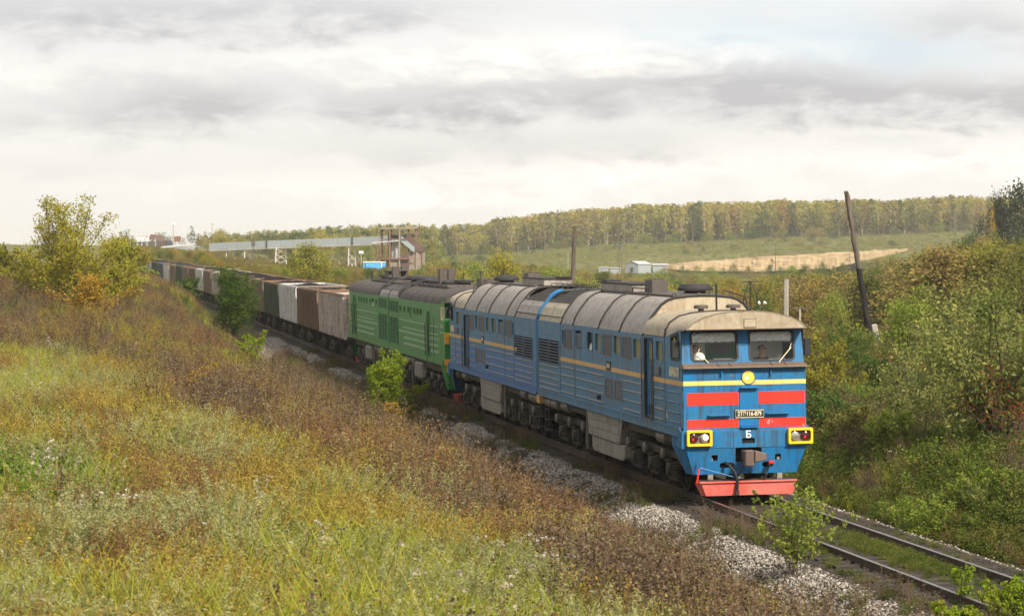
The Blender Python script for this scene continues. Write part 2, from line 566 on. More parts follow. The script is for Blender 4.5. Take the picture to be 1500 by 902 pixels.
def ring(mb, poly, fn, w, d0, d1):
    """rubber or steel frame of width w around a rounded opening"""
    ca = sum(p[0] for p in poly) / len(poly)
    cb = sum(p[1] for p in poly) / len(poly)
    inner, outer = [], []
    n = len(poly)
    for i in range(n):
        p, q, r = poly[i - 1], poly[i], poly[(i + 1) % n]
        tx, ty = r[0] - p[0], r[1] - p[1]
        L = math.hypot(tx, ty) or 1
        nx, ny = ty / L, -tx / L
        if nx * (q[0] - ca) + ny * (q[1] - cb) < 0:
            nx, ny = -nx, -ny
        inner.append((q[0] - nx * w * 0.5, q[1] - ny * w * 0.5))
        outer.append((q[0] + nx * w * 0.5, q[1] + ny * w * 0.5))
    rings = [[fn(a, b, d0) for a, b in outer], [fn(a, b, d1) for a, b in outer], [fn(a, b, d1) for a, b in inner], [fn(a, b, d0) for a, b in inner], [fn(a, b, d0) for a, b in outer]]
    k = len(poly)
    vs = [p for r in rings for p in r]
    fs = []
    for i in range(4):
        for j in range(k):
            fs.append((i * k + j, i * k + (j + 1) % k, (i + 1) * k + (j + 1) % k, (i + 1) * k + j))
    mb.add(vs, fs)
    return mb


def plate(mb, poly, fn, d):
    mb.add([fn(a, b, d) for a, b in poly], [tuple(range(len(poly)))])
    return mb


def louvre(root, fn, y0, y1, z0, z1, mat, n=None, name='louvre', deep=0.05):
    o = part(name, plate(MB(), [(y0, z0), (y1, z0), (y1, z1), (y0, z1)], fn, deep), M['dark'], root)
    n = n or max(4, int((z1 - z0) / 0.055))
    h = (z1 - z0) / n
    s = MB()
    for i in range(n):
        a = z0 + i * h
        s.add([fn(y0, a, -0.012), fn(y1, a, -0.012), fn(y1, a + h * 0.8, deep * 0.8), fn(y0, a + h * 0.8, deep * 0.8),
               fn(y0, a - 0.008, -0.012), fn(y1, a - 0.008, -0.012)], [(0, 1, 2, 3), (4, 5, 1, 0)])
    part('slats', s, mat, o)
    fr = MB()
    ring(fr, [(y0, z0), (y1, z0), (y1, z1), (y0, z1)], fn, 0.05, 0.01, -0.014)
    part('vent_frame', fr, mat, o)
    return o


def bogie(root, axles, mat_cap, sides=(-1, 1)):
    y0, y1 = min(axles) - 0.95, max(axles) + 0.95
    fr = MB()
    for sg in (-1, 1):
        x = sg * 1.03
        poly = [(y0, 0.70), (y0, 0.92)]
        for a in axles:
            poly += [(a - 0.42, 0.95), (a + 0.42, 0.95)]
        poly += [(y1, 0.92), (y1, 0.70)]
        for a in reversed(axles):
            poly += [(a + 0.5, 0.66), (a + 0.3, 0.78), (a - 0.3, 0.78), (a - 0.5, 0.66)]
        fr.prism(poly, lambda a, b, d: (d, a, b), x - 0.08, x + 0.08)
    for yy in (y0 + 0.1, (y0 + y1) / 2, y1 - 0.1):
        fr.box(-1.0, 1.0, yy - 0.12, yy + 0.12, 0.62, 0.86)
    b = part('bogie', fr, M['bogie'], root, 0.015)
    for a in axles:
        w = MB()
        w.tube([(-0.9, a, 0.525), (0.9, a, 0.525)], 0.09, 8)
        for sg in (-1, 1):
            w.lathe((sg * 0.70, a, 0.525), (sg, 0, 0), [(0, 0.545), (0.03, 0.525), (0.14, 0.515), (0.14, 0.44), (0.10, 0.42), (0.10, 0.16), (0.16, 0.14)], 20)
        part('wheelset', w, M['wheel'], b, smooth=True)
        for sg in (-1, 1):
            x = sg * 1.12
            bx = MB()
            bx.box(x - 0.13, x + 0.10, a - 0.17, a + 0.17, 0.38, 0.68)
            bx.lathe((x + sg * 0.12, a, 0.525), (sg, 0, 0), [(0, 0.16), (0.05, 0.15), (0.06, 0.08)], 12)
            bx.box(x - 0.05, x + 0.07, a - 0.46, a + 0.46, 0.27, 0.36)
            part('axle_box', bx, M['bogie'], b, 0.02)
            for k in (-0.34, 0.34):
                sp = MB()
                prof = []
                for i in range(6):
                    z = 0.36 + i * 0.066
                    prof += [(z, 0.125), (z + 0.033, 0.125), (z + 0.036, 0.08), (z + 0.062, 0.08)]
                sp.lathe((x, a + k, 0), (0, 0, 1), prof, 10)
                part('spring', sp, M['bogie'], b)
            cy = MB()
            cy.lathe((sg * 0.98, a + 0.55, 0.86), (sg, 0, 0), [(0, 0.11), (0.2, 0.12), (0.24, 0.14), (0.3, 0.14), (0.33, 0.09)], 12)
            part('brake_cylinder', cy, mat_cap, b)
            lv = MB()
            lv.hexa([(x - 0.02, a + 0.62, 0.3), (x + 0.06, a + 0.62, 0.3), (x + 0.06, a + 0.72, 0.3), (x - 0.02, a + 0.72, 0.3),
                     (x - 0.02, a + 0.48, 0.8), (x + 0.06, a + 0.48, 0.8), (x + 0.06, a + 0.62, 0.8), (x - 0.02, a + 0.62, 0.8)])
            lv.tube([(x + 0.02, a + 0.65, 0.42), (x + 0.02, a - 0.5, 0.40)], 0.025, 6)
            part('brake_lever', lv, M['bogie'], b)
    return b


def coupler_knuckle(root, y=0.0, mat=None):
    c = MB()
    c.box(-0.11, 0.11, y + 0.12, y + 0.62, 0.90, 1.12)
    c.hexa([(-0.16, y + 0.04, 0.80), (0.02, y - 0.02, 0.80), (0.06, y + 0.22, 0.80), (-0.17, y + 0.22, 0.80),
            (-0.16, y + 0.04, 1.16), (0.02, y - 0.02, 1.16), (0.06, y + 0.22, 1.16), (-0.17, y + 0.22, 1.16)])
    c.hexa([(0.05, y + 0.00, 0.88), (0.34, y + 0.06, 0.93), (0.34, y + 0.22, 0.93), (0.05, y + 0.25, 0.88),
            (0.05, y + 0.00, 1.16), (0.34, y + 0.06, 1.08), (0.34, y + 0.22, 1.08), (0.05, y + 0.25, 1.16)])
    return part('coupler', c, mat or M['coupler'], root, 0.02)


ROOF_MAIN = [(-1.475, 3.61), (-1.40, 3.80), (-1.27, 4.03), (-1.02, 4.34), (-0.86, 4.45), (-0.70, 4.50), (-0.34, 4.54), (0, 4.55)]
ROOF_CAB = [(-1.475, 3.655), (-1.45, 3.82), (-1.36, 3.97), (-1.14, 4.12), (-0.84, 4.185), (-0.5, 4.215), (-0.25, 4.225), (0, 4.23)]
ROOF_NOSE = [(-1.40, 3.875), (-1.385, 3.91), (-1.27, 4.02), (-1.02, 4.14), (-0.66, 4.235), (-0.4, 4.265), (-0.2, 4.275), (0, 4.28)]


def full(p):
    return p + [(-a, b) for a, b in reversed(p[:-1])]


def roof_panel(root, y0, y1, p0, p1, mat, name='roof_panel', t=0.03, grow=0.0, smooth=True):
    a, b = full(p0), full(p1)
    mb = MB()
    n = len(a)
    r0 = [(x, y0, z) for x, z in a]
    r1 = [(x, y1, z) for x, z in b]
    i0 = [(x * 0.975, y0, z - t) for x, z in a]
    i1 = [(x * 0.975, y1, z - t) for x, z in b]
    mb.loft([r0, r1], False, False)
    mb.loft([i0, r0], False, False)
    mb.loft([r1, i1], False, False)
    return part(name, mb, mat, root, smooth=smooth)


def roof_seam(root, y, p, r=0.03, mat=None):
    mb = MB()
    mb.tube([(x * 1.006, y, z + 0.008) for x, z in full(p)], r, 6)
    return part('roof_seam', mb, mat or M['seam'], root, smooth=True)


def handrail(root, pts, r=0.018, mat=None, name='handrail'):
    return part(name, MB().tube(pts, r, 6), mat or M['soot'], root)


def build_side(root, sg, items, ribs, cfg):
    """car side from y=2.2 back; every opening is real"""
    fn = sidefn(sg)
    y0, y1 = cfg['y0'], cfg['y1']
    zb, zt = cfg['zb'], cfg['zt']
    zs = cfg.get('zsplit')
    holes = {0: [], 1: []}
    pl = []
    for it in items:
        k = it[0]
        ya, yb, za, zc = it[1:5]
        if k in ('win', 'open', 'vwin', 'cream'):
            poly = rrect(ya, yb, za, zc, 0.09, 3)
        elif k == 'door':
            poly = rrect(ya, yb, za, zc, 0.08, 3)
        else:
            poly = [(ya, za), (yb, za), (yb, zc), (ya, zc)]
        pl.append((it, poly))
    # the plate is cut into bays so that a hole never crosses a joint
    cuts = sorted(set([y0, y1] + cfg['bays']))
    for i in range(len(cuts) - 1):
        a, b = cuts[i], cuts[i + 1]
        inside = [p for it, p in pl if a - 1e-4 <= min(q[0] for q in p) and max(q[0] for q in p) <= b + 1e-4]
        mb = MB()
        mb.wall([(a, zb), (b, zb), (b, zt), (a, zt)], inside, fn, 0.06)
        mat = cfg['mat']
        part('side_panel', mb, mat, root)
        if i:
            part('panel_joint', MB().box(*sorted((sg * (HW - 0.02), sg * (HW + 0.006))), a - 0.012, a + 0.012, zb, zt - 0.01), cfg['joint'], root)
    for (it, poly) in pl:
        k = it[0]
        ya, yb, za, zc = it[1:5]
        if k in ('win', 'cream'):
            o = part('window', plate(MB(), poly, fn, 0.045), M['dusty_pane'], root)
            part('window_frame', ring(MB(), poly, fn, 0.05, 0.03, -0.012), cfg['frame'], o)
        elif k == 'open':
            o = part('window', plate(MB(), poly, fn, 0.058), M['dark'], root)
            part('window_frame', ring(MB(), poly, fn, 0.05, 0.03, -0.012), cfg['frame'], o)
            cl = MB()
            cl.hexa([fn(ya + 0.08, za + 0.0, 0.0), fn(yb - 0.3, za + 0.0, 0.0), fn(yb - 0.3, za, 0.05), fn(ya + 0.08, za, 0.05),
                     fn(ya + 0.2, za + 0.2, 0.0), fn(yb - 0.4, za + 0.15, 0.0), fn(yb - 0.4, za + 0.15, 0.05), fn(ya + 0.2, za + 0.2, 0.05)])
            part('rag', cl, M['white'], o)
        elif k == 'vwin':
            o = part('window', plate(MB(), poly, fn, 0.05), M['dark'], root)
            part('window_frame', ring(MB(), poly, fn, 0.05, 0.03, -0.012), cfg['frame'], o)
            s = MB()
            for j in range(6):
                z = za + 0.05 + j * (zc - za - 0.15) / 6
                s.add([fn(ya + 0.04, z, 0.0), fn(yb - 0.04, z, 0.0), fn(yb - 0.04, z + 0.05, 0.045), fn(ya + 0.04, z + 0.05, 0.045)], [(0, 1, 2, 3)])
            part('slats', s, M['louvre'], o)
        elif k in ('louvre', 'lowvent'):
            louvre(root, fn, ya + 0.01, yb - 0.01, za + 0.01, zc - 0.01, M['louvre'] if k == 'louvre' else cfg.get('lowmat', M['louvre']), name='louvre' if k == 'louvre' else 'low_vent')
        elif k == 'door':
            d = MB()
            wy0, wy1 = ya + (yb - ya) * 0.28, yb - (yb - ya) * 0.2
            wpoly = rrect(wy0, wy1, zc - 0.62, zc - 0.12, 0.06, 3)
            d.wall(poly, [wpoly], lambda a, b, dd: fn(a, b, 0.05 + dd), 0.03)
            dr = part('door', d, cfg['doormat'], root)
            part('pane', plate(MB(), wpoly, fn, 0.07), M['dusty_pane'], dr)
            part('door_frame', ring(MB(), poly, fn, 0.05, 0.05, -0.015), cfg.get('doorframe', cfg['joint']), dr)
            part('step_slot', plate(MB(), rrect(ya + 0.25, yb - 0.2, za + 0.06, za + 0.32, 0.05, 3), fn, 0.045), M['dark'], dr)
            for yy in (ya - 0.07, yb + 0.07):
                handrail(root, [fn(yy, za - 0.05, -0.005), fn(yy, za - 0.02, -0.07), fn(yy, zc - 0.5, -0.07), fn(yy, zc - 0.47, -0.005)], 0.018, cfg['rail'])
            part('door_handle', MB().box(*sorted((sg * (HW - 0.045), sg * (HW + 0.0))), ya + 0.08, ya + 0.2, (za + zc) / 2 - 0.1, (za + zc) / 2 - 0.06), M['bogie_lt'], dr)
        elif k == 'rad':
            o = part('radiator_grille', plate(MB(), poly, fn, 0.059), M['dark'], root)
            nc, nr = it[5], it[6]
            bt_ = cfg.get('barfrac', 1.0)
            rows = MB()
            h = (zc - za) / nr
            w = (yb - ya) / nc
            me = None
            for c in range(nc):
                for r in range(nr):
                    if me is None:
                        bm = MB()
                        q = lambda yy, z, dd: (sg * (-dd), yy, z)
                        bm.hexa([q(0.05, 0.0, -0.025), q(w - 0.05, 0.0, -0.025), q(w - 0.05, 0.012, -0.01), q(0.05, 0.012, -0.01),
                                 q(0.05, h * 0.14 * bt_, 0.03), q(w - 0.05, h * 0.14 * bt_, 0.03), q(w - 0.05, h * 0.22 * bt_, 0.03), q(0.05, h * 0.22 * bt_, 0.03)])
                        me = bm.mesh('shutter_bar', cfg['bar'])
                    b2 = link('shutter_bar', me, o)
                    b2.location = (sg * HW, ya + c * w, za + r * h + 0.02)
            for c in range(nc + 1):
                yy = ya + c * w
                part('grille_post', MB().box(*sorted((sg * (HW - 0.05), sg * (HW + 0.02))), yy - 0.03, yy + 0.03, za - 0.02, zc + 0.02), cfg['bar'], o)
    for rb in ribs:
        ya, yb, z, hh, mm = rb
        x0, x1 = sorted((sg * (HW - 0.005), sg * (HW + 0.022)))
        part('rib', MB().hexa([(sg * HW, ya, z - hh), (sg * (HW + 0.022), ya, z - hh * 0.4), (sg * (HW + 0.022), yb, z - hh * 0.4), (sg * HW, yb, z - hh),
                               (sg * HW, ya, z + hh), (sg * (HW + 0.022), ya, z + hh * 0.3), (sg * (HW + 0.022), yb, z + hh * 0.3), (sg * HW, yb, z + hh)]), mm, root)


def tank_box(root, y0, y1, z0, z1, x, cols, rows, mat, lower=None):
    core = MB()
    core.prism([(y0, z0), (y1 + 0.35, z1), (y1, z0 + 0.0)][:0] + [(y0 + 0.02, z0), (y1 - 0.02, z0), (y1 + 0.25, z1), (y0 - 0.35, z1)], lambda a, b, d: (d, a, b), -x + 0.02, x - 0.02)
    o = part('battery_box', core, mat, root)
    for sg in (-1, 1):
        for i in range(cols):
            for j in range(rows):
                a, b = y0 + (y1 - y0) * i / cols, y0 + (y1 - y0) * (i + 1) / cols
                c, d = z0 + (z1 - z0) * j / rows, z0 + (z1 - z0) * (j + 1) / rows
                q = MB().box(*sorted((sg * (x - 0.03), sg * x)), a + 0.02, b - 0.02, c + 0.015, d - 0.015)
                part('cover_panel', q, mat, o, 0.006)
    if lower:
        a, b, c, d = lower
        t = MB()
        t.prism([(a + 0.25, c), (b - 0.25, c), (b, c + 0.1), (b, d), (a, d), (a, c + 0.1)], lambda p, q, dd: (dd, p, q), -x + 0.06, x - 0.06)
        part('fuel_tank', t, mat, root, 0.02)
    return o


# ================================================================== blue locomotive section
def blue_section(name, label, low_bright, s_front, reverse, number, left, right, lights):
    sg_vis = 1 if reverse else -1
    root = empty(name, label=label, cat='locomotive', group='sections of the blue diesel locomotive')
    s_mid = s_front + 18.15 / 2
    a, b2 = tpt(s_front, 0, 0), tpt(s_front + 18.15, 0, 0)
    th = track(s_mid)[3]
    right_v = Vector((math.cos(th), math.sin(th), CANT))
    if not reverse:
        root.matrix_world = frame_mat(a, right_v, b2 - a)
    else:
        root.matrix_world = frame_mat(b2, -right_v, a - b2)
    lowm = M['blue_low'] if low_bright else M['blue_side']
    cfg = dict(y0=2.2, y1=17.98, zb=2.69, zt=3.64, mat=M['blue_side'], joint=M['seam'], frame=M['blue_side'], doormat=M['blue_front'], rail=M['bogie_lt'], bar=M['grille_blue'], lowmat=M['louvre'])
    # upper and lower belts of the car side are separate plates, parted by the stripe
    for sg, (bays, up, low, ribs) in ((-1, left), (1, right)):
        doors = [i for i in up if i[0] == 'door']
        c1 = dict(cfg, zb=1.64, zt=3.64, bays=bays)
        build_side(root, sg, up + low, [(r[0], r[1], r[2], 0.024, M['rib']) for r in ribs], c1)
        # stripe, broken at doors and grille
        segs = [(0.66, 14.72)]
        for d in doors:
            ns = []
            for (p, q) in segs:
                if p < d[1] and d[2] < q:
                    ns += [(p, d[1] - 0.04), (d[2] + 0.04, q)]
                else:
                    ns.append((p, q))
            segs = ns
        for (p, q) in segs:
            if p < 2.2:
                mb = MB()
                xw = lambda y: sg * (HW + 0.004 - max(0, (2.2 - y)) / 1.55 * 0.045)
                mb.add([(xw(p), p, 2.585), (xw(2.2), 2.2, 2.585), (xw(q), q, 2.585), (xw(p), p, 2.695), (xw(2.2), 2.2, 2.695), (xw(q), q, 2.695)], [(0, 1, 4, 3), (1, 2, 5, 4)])
            else:
                mb = MB().box(*sorted((sg * (HW - 0.01), sg * (HW + 0.004))), p, q, 2.585, 2.695)
            part('stripe', mb, M['ochre'], root)
            if p > 2.2 or q > 4:
                pp = max(p, 2.25)
                part('rib', MB().box(*sorted((sg * (HW - 0.01), sg * (HW + 0.014))), pp, q, 2.545, 2.565), M['blue_side'], root)
        # lower belt of brighter repaint: thin plates between the doors, cut round the vents
        if low_bright:
            cuts2 = [(2.24, doors[0][1] - 0.09), (doors[0][2] + 0.09, bays[1] - 0.02), (bays[1] + 0.02, bays[2] - 0.02), (bays[2] + 0.02, 17.4)]
            for (p, q) in cuts2:
                hl_ = [[(i[1], i[3]), (i[2], i[3]), (i[2], i[4]), (i[1], i[4])] for i in low if p < i[1] and i[2] < q]
                part('repainted_panel', MB().wall([(p, 1.66), (q, 1.66), (q, 2.42), (p, 2.42)], hl_, lambda a, b, d: (sg * (HW + 0.004 - d), a, b), 0.004), M['blue_low'], root)
        # sole bar
        sb = MB()
        sb.box(*sorted((sg * 1.30, sg * (HW + 0.015))), 0.75, 18.0, 1.45, 1.635)
        sb.box(*sorted((sg * 1.30, sg * (HW + 0.04))), 0.75, 18.0, 1.615, 1.645)
        sb.box(*sorted((sg * 1.30, sg * (HW + 0.03))), 0.75, 18.0, 1.44, 1.462)
        part('sole_bar', sb, lowm, root)
        # cab side
        yf = lambda z: 0.65 if z < 3.02 else 0.76 + (z - 3.1) * 0.16

        def warp(a, bb, d):
            t = (2.2 - a) / 1.55
            z = bb if bb < 3.1 else bb + (bb - 3.1) / 0.55 * 0.225 * t
            return (sg * (HW - 0.045 * t - d), yf(bb) + (a - 0.65) * (2.2 - yf(bb)) / 1.55, z)
        cw = rrect(0.86, 1.62, 3.16, 3.60, 0.06, 3)
        outer = [(0.65, 1.64), (2.2, 1.64), (2.2, 3.65), (0.65, 3.65), (0.65, 3.05)]
        mb = MB().wall(outer, [cw], warp, 0.05)
        part('cab_side', mb, M['blue_side'] if sg == sg_vis else M['blue_front'], root)
        o = part('cab_window', plate(MB(), cw, warp, 0.03), M['glass'], root)
        part('window_frame', ring(MB(), cw, warp, 0.05, 0.04, -0.012), M['black'], o)
        part('window_post', MB().hexa([warp(1.18, 3.17, 0.0), warp(1.22, 3.17, 0.0), warp(1.22, 3.17, 0.04), warp(1.18, 3.17, 0.04), warp(1.18, 3.6, 0.0), warp(1.22, 3.6, 0.0), warp(1.22, 3.6, 0.04), warp(1.18, 3.6, 0.04)]), M['black'], o)
        part('panel_joint', MB().box(*sorted((sg * (HW - 0.02), sg * (HW + 0.006))), 2.19, 2.212, 1.64, 3.64), M['seam'], root)
        for z in (2.42, 2.19, 1.96, 1.74):
            part('rib', MB().hexa([warp(0.95, z - 0.02, 0), warp(0.95, z - 0.008, -0.02), warp(2.08, z - 0.008, -0.02), warp(2.08, z - 0.02, 0),
                                   warp(0.95, z + 0.02, 0), warp(0.95, z + 0.006, -0.02), warp(2.08, z + 0.006, -0.02), warp(2.08, z + 0.02, 0)]), lowm, root)
        # mirror
        mm = MB()
        mm.box(*sorted((sg * 1.47, sg * 1.63)), 0.86, 0.92, 3.22, 3.62)
        mr = part('mirror', mm, M['black'], root, 0.015)
        for za in (3.27, 3.56):
            part('mirror_arm', MB().tube([(sg * 1.42, 1.0, za), (sg * 1.55, 0.9, za)], 0.015, 6), M['black'], mr)
        if number:
            me = text_mesh('number_text', number, 0.30, M['cream_txt'], 0.002, 0.006)
            t = link('cab_number', me, root)
            t.matrix_local = Matrix.Translation((sg * (HW - 0.02 + 0.008), 1.46, 2.87)) @ Matrix.Rotation(math.radians(90 if sg > 0 else -90), 4, 'Z') @ Matrix.Rotation(math.radians(90), 4, 'X') @ Matrix.Diagonal((0.88, 1.05, 1, 1))
            me = text_mesh('letter_text', 'Б', 0.2, M['cream_txt'], 0.002, 0.002)
            t = link('cab_letter', me, root)
            t.matrix_local = Matrix.Translation((sg * (HW - 0.004), 2.06, 1.86)) @ Matrix.Rotation(math.radians(90 if sg > 0 else -90), 4, 'Z') @ Matrix.Rotation(math.radians(90), 4, 'X')
        # small builder's plate and vent box on the side
        bp = part('builder_plate', MB().box(*sorted((sg * HW, sg * (HW + 0.02))), 8.05, 8.55, 2.6, 2.84), M['plate'], root)
        for k in range(5):
            part('plate_stroke', MB().box(*sorted((sg * (HW + 0.018), sg * (HW + 0.024))), 8.12 + k * 0.075, 8.155 + k * 0.075, 2.67, 2.77), M['cream_txt'], bp)
        part('vent_box', MB().box(*sorted((sg * HW, sg * (HW + 0.06))), 2.62, 3.0, 2.74, 2.95), M['louvre'], root, 0.01)
        part('lamp_socket', MB().lathe((sg * HW, 9.35, 1.86), (sg, 0, 0), [(0, 0.06), (0.08, 0.06), (0.10, 0.04)], 8), M['black'], root)
    # ---- cab front
    ff = lambda a, bb, d: (a, 0.65 + d, bb)
    body = MB()
    body.wall([(-1.43, 1.57), (1.43, 1.57), (1.43, 3.02), (-1.43, 3.02)], [], ff, 0.05)
    front = part('cab_front', body, M['blue_front'], root)
    part('front_stripe', MB().box(-1.432, 1.432, 0.642, 0.655, 2.60, 2.70), M['yellow'], front)
    for (x0, x1, z0, z1, mk) in ((-1.35, -0.15, 2.15, 2.435, 'red'), (0.32, 1.40, 2.16, 2.44, 'red'), (-1.35, -0.15, 1.64, 1.83, 'red'), (0.33, 1.42, 1.63, 1.84, 'red_worn')):
        part('red_panel', MB().box(x0, x1, 0.643, 0.655, z0, z1), M[mk], front)
    part('access_panel', MB().box(-0.13, 0.30, 0.638, 0.655, 1.66, 2.53), M['blue_front'], front, 0.006)
    led = MB()
    led.hexa([(-1.46, 0.50, 2.985), (1.46, 0.50, 2.985), (1.46, 0.85, 2.985), (-1.46, 0.85, 2.985),
              (-1.44, 0.52, 3.02), (1.44, 0.52, 3.02), (1.42, 0.85, 3.12), (-1.42, 0.85, 3.12)])
    part('ledge', led, M['brown_ledge'], front, 0.01)
    for x in (-0.62, -0.35, 0.62, 0.95):
        part('ledge_hatch', MB().hexa([(x - 0.006, 0.52, 3.024), (x + 0.006, 0.52, 3.024), (x + 0.006, 0.84, 3.123), (x - 0.006, 0.84, 3.123), (x - 0.006, 0.52, 3.03), (x + 0.006, 0.52, 3.03), (x + 0.006, 0.84, 3.128), (x - 0.006, 0.84, 3.128)]), M['seam'], front)
    # windscreen wall, leaning back
    fw = lambda a, bb, d: (a, 0.76 + (bb - 3.1) * 0.16 + d, bb)
    wl = rrect(-1.20, -0.12, 3.15, 3.80, 0.09, 4)
    wr = rrect(0.16, 1.20, 3.14, 3.80, 0.09, 4)
    ws = MB().wall([(-1.43, 3.05), (1.43, 3.05), (1.385, 3.93), (-1.385, 3.93)], [wl, wr], fw, 0.05)
    scr = part('windscreen_wall', ws, M['blue_front'], root)
    for w in (wl, wr):
        o = part('windscreen', plate(MB(), w, fw, 0.03), M['glass'], root)
        part('rubber_seal', ring(MB(), w, fw, 0.05, 0.045, -0.012), M['black'], o)
        x0, x1 = min(p[0] for p in w), max(p[0] for p in w)
        bl = MB()
        nx, nz = 22, 6
        vs = []
        for j in range(nz + 1):
            for i in range(nx + 1):
                r = random.Random(i * 31 + j * 7 + int(x0 * 100))
                vs.append(fw(x0 + 0.03 + (x1 - x0 - 0.06) * i / nx, 3.565 + 0.22 * j / nz, 0.06 + r.uniform(-0.02, 0.02)))
        bl.add(vs, [(j * (nx + 1) + i, j * (nx + 1) + i + 1, (j + 1) * (nx + 1) + i + 1, (j + 1) * (nx + 1) + i) for j in range(nz) for i in range(nx)])
        part('sun_blind', bl, M['silver'], o)
        part('blind_rod', MB().tube([fw(x0 + 0.02, 3.555, 0.08), fw(x1 - 0.02, 3.555, 0.08)], 0.022, 6), M['brown_ledge'] if x0 < 0 else M['bogie_lt'], o)
    for (xa, za, xb, zb_) in ((-0.82, 3.10, -1.03, 3.33), (0.82, 3.09, 1.13, 3.42)):
        part('wiper', MB().tube([fw(xa, za, -0.05), fw(xb, zb_, -0.03)], 0.012, 6).tube([fw(xb - 0.05, zb_ - 0.06, -0.02), fw(xb + 0.02, zb_ + 0.10, -0.02)], 0.009, 6), M['cream_txt'], scr)
    for (xa, xb) in ((-1.34, -0.21), (0.27, 1.38)):
        handrail(front, [(xa, 0.65, 2.97), (xa, 0.56, 2.97), (xb, 0.56, 2.97), (xb, 0.65, 2.97)], 0.02, M['blue_front'])
    for xa in (-0.55, 0.60):
        part('latch', MB().tube([(xa, 0.64, 2.95), (xa, 0.60, 2.9), (xa, 0.60, 2.80)], 0.02, 6), M['blue_front'], front)
    for (xa, xb, z) in ((-0.88, -0.35, 1.92), (0.48, 1.02, 1.94), (-0.12, 0.30, 2.535), (-0.12, 0.30, 1.64)):
        part('foot_step', MB().box(xa, xb, 0.53, 0.65, z - 0.012, z + 0.012), M['blue_front'], front, 0.005)
    # headlight
    hl = part('headlight', MB().lathe((0.085, 0.66, 2.765), (0, -1, 0), [(0, 0.165), (0.035, 0.165), (0.04, 0.15), (0.015, 0.145)], 24), M['blue_front'], front, smooth=True)
    part('lens', MB().lathe((0.085, 0.645, 2.765), (0, -1, 0), [(0, 0.145), (0.01, 0.12), (0.02, 0.01)], 24), M['lamp_warm' if lights else 'lamp_off'], hl, smooth=True)
    if lights:
        part('lamp_core', MB().lathe((0.04, 0.624, 2.75), (0, -1, 0), [(0, 0.036), (0.012, 0.026), (0.015, 0.002)], 12), M['lamp_hot'], hl, smooth=True)
    # number plate
    np_ = part('number_plate', MB().box(-0.25, 0.44, 0.615, 0.645, 1.845, 2.04), M['plate'], front, 0.006)
    part('plate_rim', ring(MB(), [(-0.235, 1.86), (0.425, 1.86), (0.425, 2.025), (-0.235, 2.025)], lambda a, bb, d: (a, 0.615 + d, bb), 0.014, 0.0, -0.006), M['cream_txt'], np_)
    if lights:
        me = text_mesh('plate_text', '2ТЭ116-879', 0.135, M['cream_txt'], 0.003, 0.003)
        t = link('plate_lettering', me, np_)
        t.matrix_local = Matrix.Translation((0.095, 0.611, 1.943)) @ Matrix.Rotation(math.radians(90), 4, 'X') @ Matrix.Diagonal((0.80, 1, 1, 1))
    # buffer beam
    bb_ = MB()
    bb_.wall([(-1.50, 1.19), (1.50, 1.19), (1.50, 1.57), (-1.50, 1.57)], [[(-0.24, 1.19 + 1e-3), (0.36, 1.19 + 1e-3), (0.36, 1.24), (-0.24, 1.24)][:0] or rrect(-0.10, 0.20, 1.28, 1.40, 0.02, 2)], lambda a, q, d: (a, 0.56 + d, q), 0.06)
    bb_.add([(-1.5, 0.56, 1.19), (-1.5, 0.56, 1.57), (-1.5, 1.0, 1.57), (-1.5, 1.0, 1.19)], [(0, 1, 2, 3)])
    bb_.add([(1.5, 0.56, 1.19), (1.5, 0.56, 1.57), (1.5, 1.0, 1.57), (1.5, 1.0, 1.19)], [(0, 1, 2, 3)])
    bb_.add([(-1.5, 0.56, 1.57), (1.5, 0.56, 1.57), (1.43, 0.66, 1.60), (-1.43, 0.66, 1.60)], [(0, 1, 2, 3)])
    beam = part('buffer_beam', bb_, M['blue_front'], root)
    part('slot_back', MB().box(-0.12, 0.22, 0.62, 0.64, 1.27, 1.41), M['dark'], beam)
    for x in (-0.78, 0.72, -0.3, 0.42):
        part('panel_joint', MB().box(x - 0.005, x + 0.005, 0.555, 0.565, 1.2, 1.56), M['seam'], beam)
    me = text_mesh('letter_text', 'Б', 0.22, M['white'], 0.003, 0.004)
    t = link('front_letter', me, beam)
    t.matrix_local = Matrix.Translation((0.05, 0.555, 1.475)) @ Matrix.Rotation(math.radians(90), 4, 'X')
    for sg in (-1, 1):
        x0, x1 = sorted((sg * 0.90 - 0.0, sg * 1.48))
        if sg < 0:
            x0, x1 = -1.40, -0.82
        else:
            x0, x1 = 0.96, 1.53
        fnl = lambda a, q, d: (a, 0.44 + d, q)
        lb = MB().wall(rrect(x0, x1, 1.25, 1.605, 0.02, 2), [rrect(x0 + 0.05, x1 - 0.05, 1.30, 1.555, 0.05, 3)], fnl, 0.10)
        lb.loft([[fnl(a, q, 0) for a, q in rrect(x0, x1, 1.25, 1.605, 0.02, 2)], [fnl(a, q, 0.14) for a, q in rrect(x0, x1, 1.25, 1.605, 0.02, 2)]], False)
        box = part('marker_light_box', lb, M['safety_yellow'], root)
        part('reflector', plate(MB(), rrect(x0 + 0.05, x1 - 0.05, 1.30, 1.555, 0.05, 3), fnl, 0.095), M['bogie_lt'], box)
        outer_x, inner_x = (x0 + 0.16, x1 - 0.17) if sg < 0 else (x1 - 0.16, x0 + 0.16)
        part('tail_lamp', MB().lathe((outer_x, 0.53, 1.43), (0, -1, 0), [(0, 0.105), (0.04, 0.105), (0.06, 0.07), (0.068, 0.005)], 16), M['lamp_red'], box, smooth=True)
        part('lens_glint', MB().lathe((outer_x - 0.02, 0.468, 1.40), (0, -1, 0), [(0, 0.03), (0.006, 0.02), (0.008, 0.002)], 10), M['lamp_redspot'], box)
        lit = lights and sg < 0
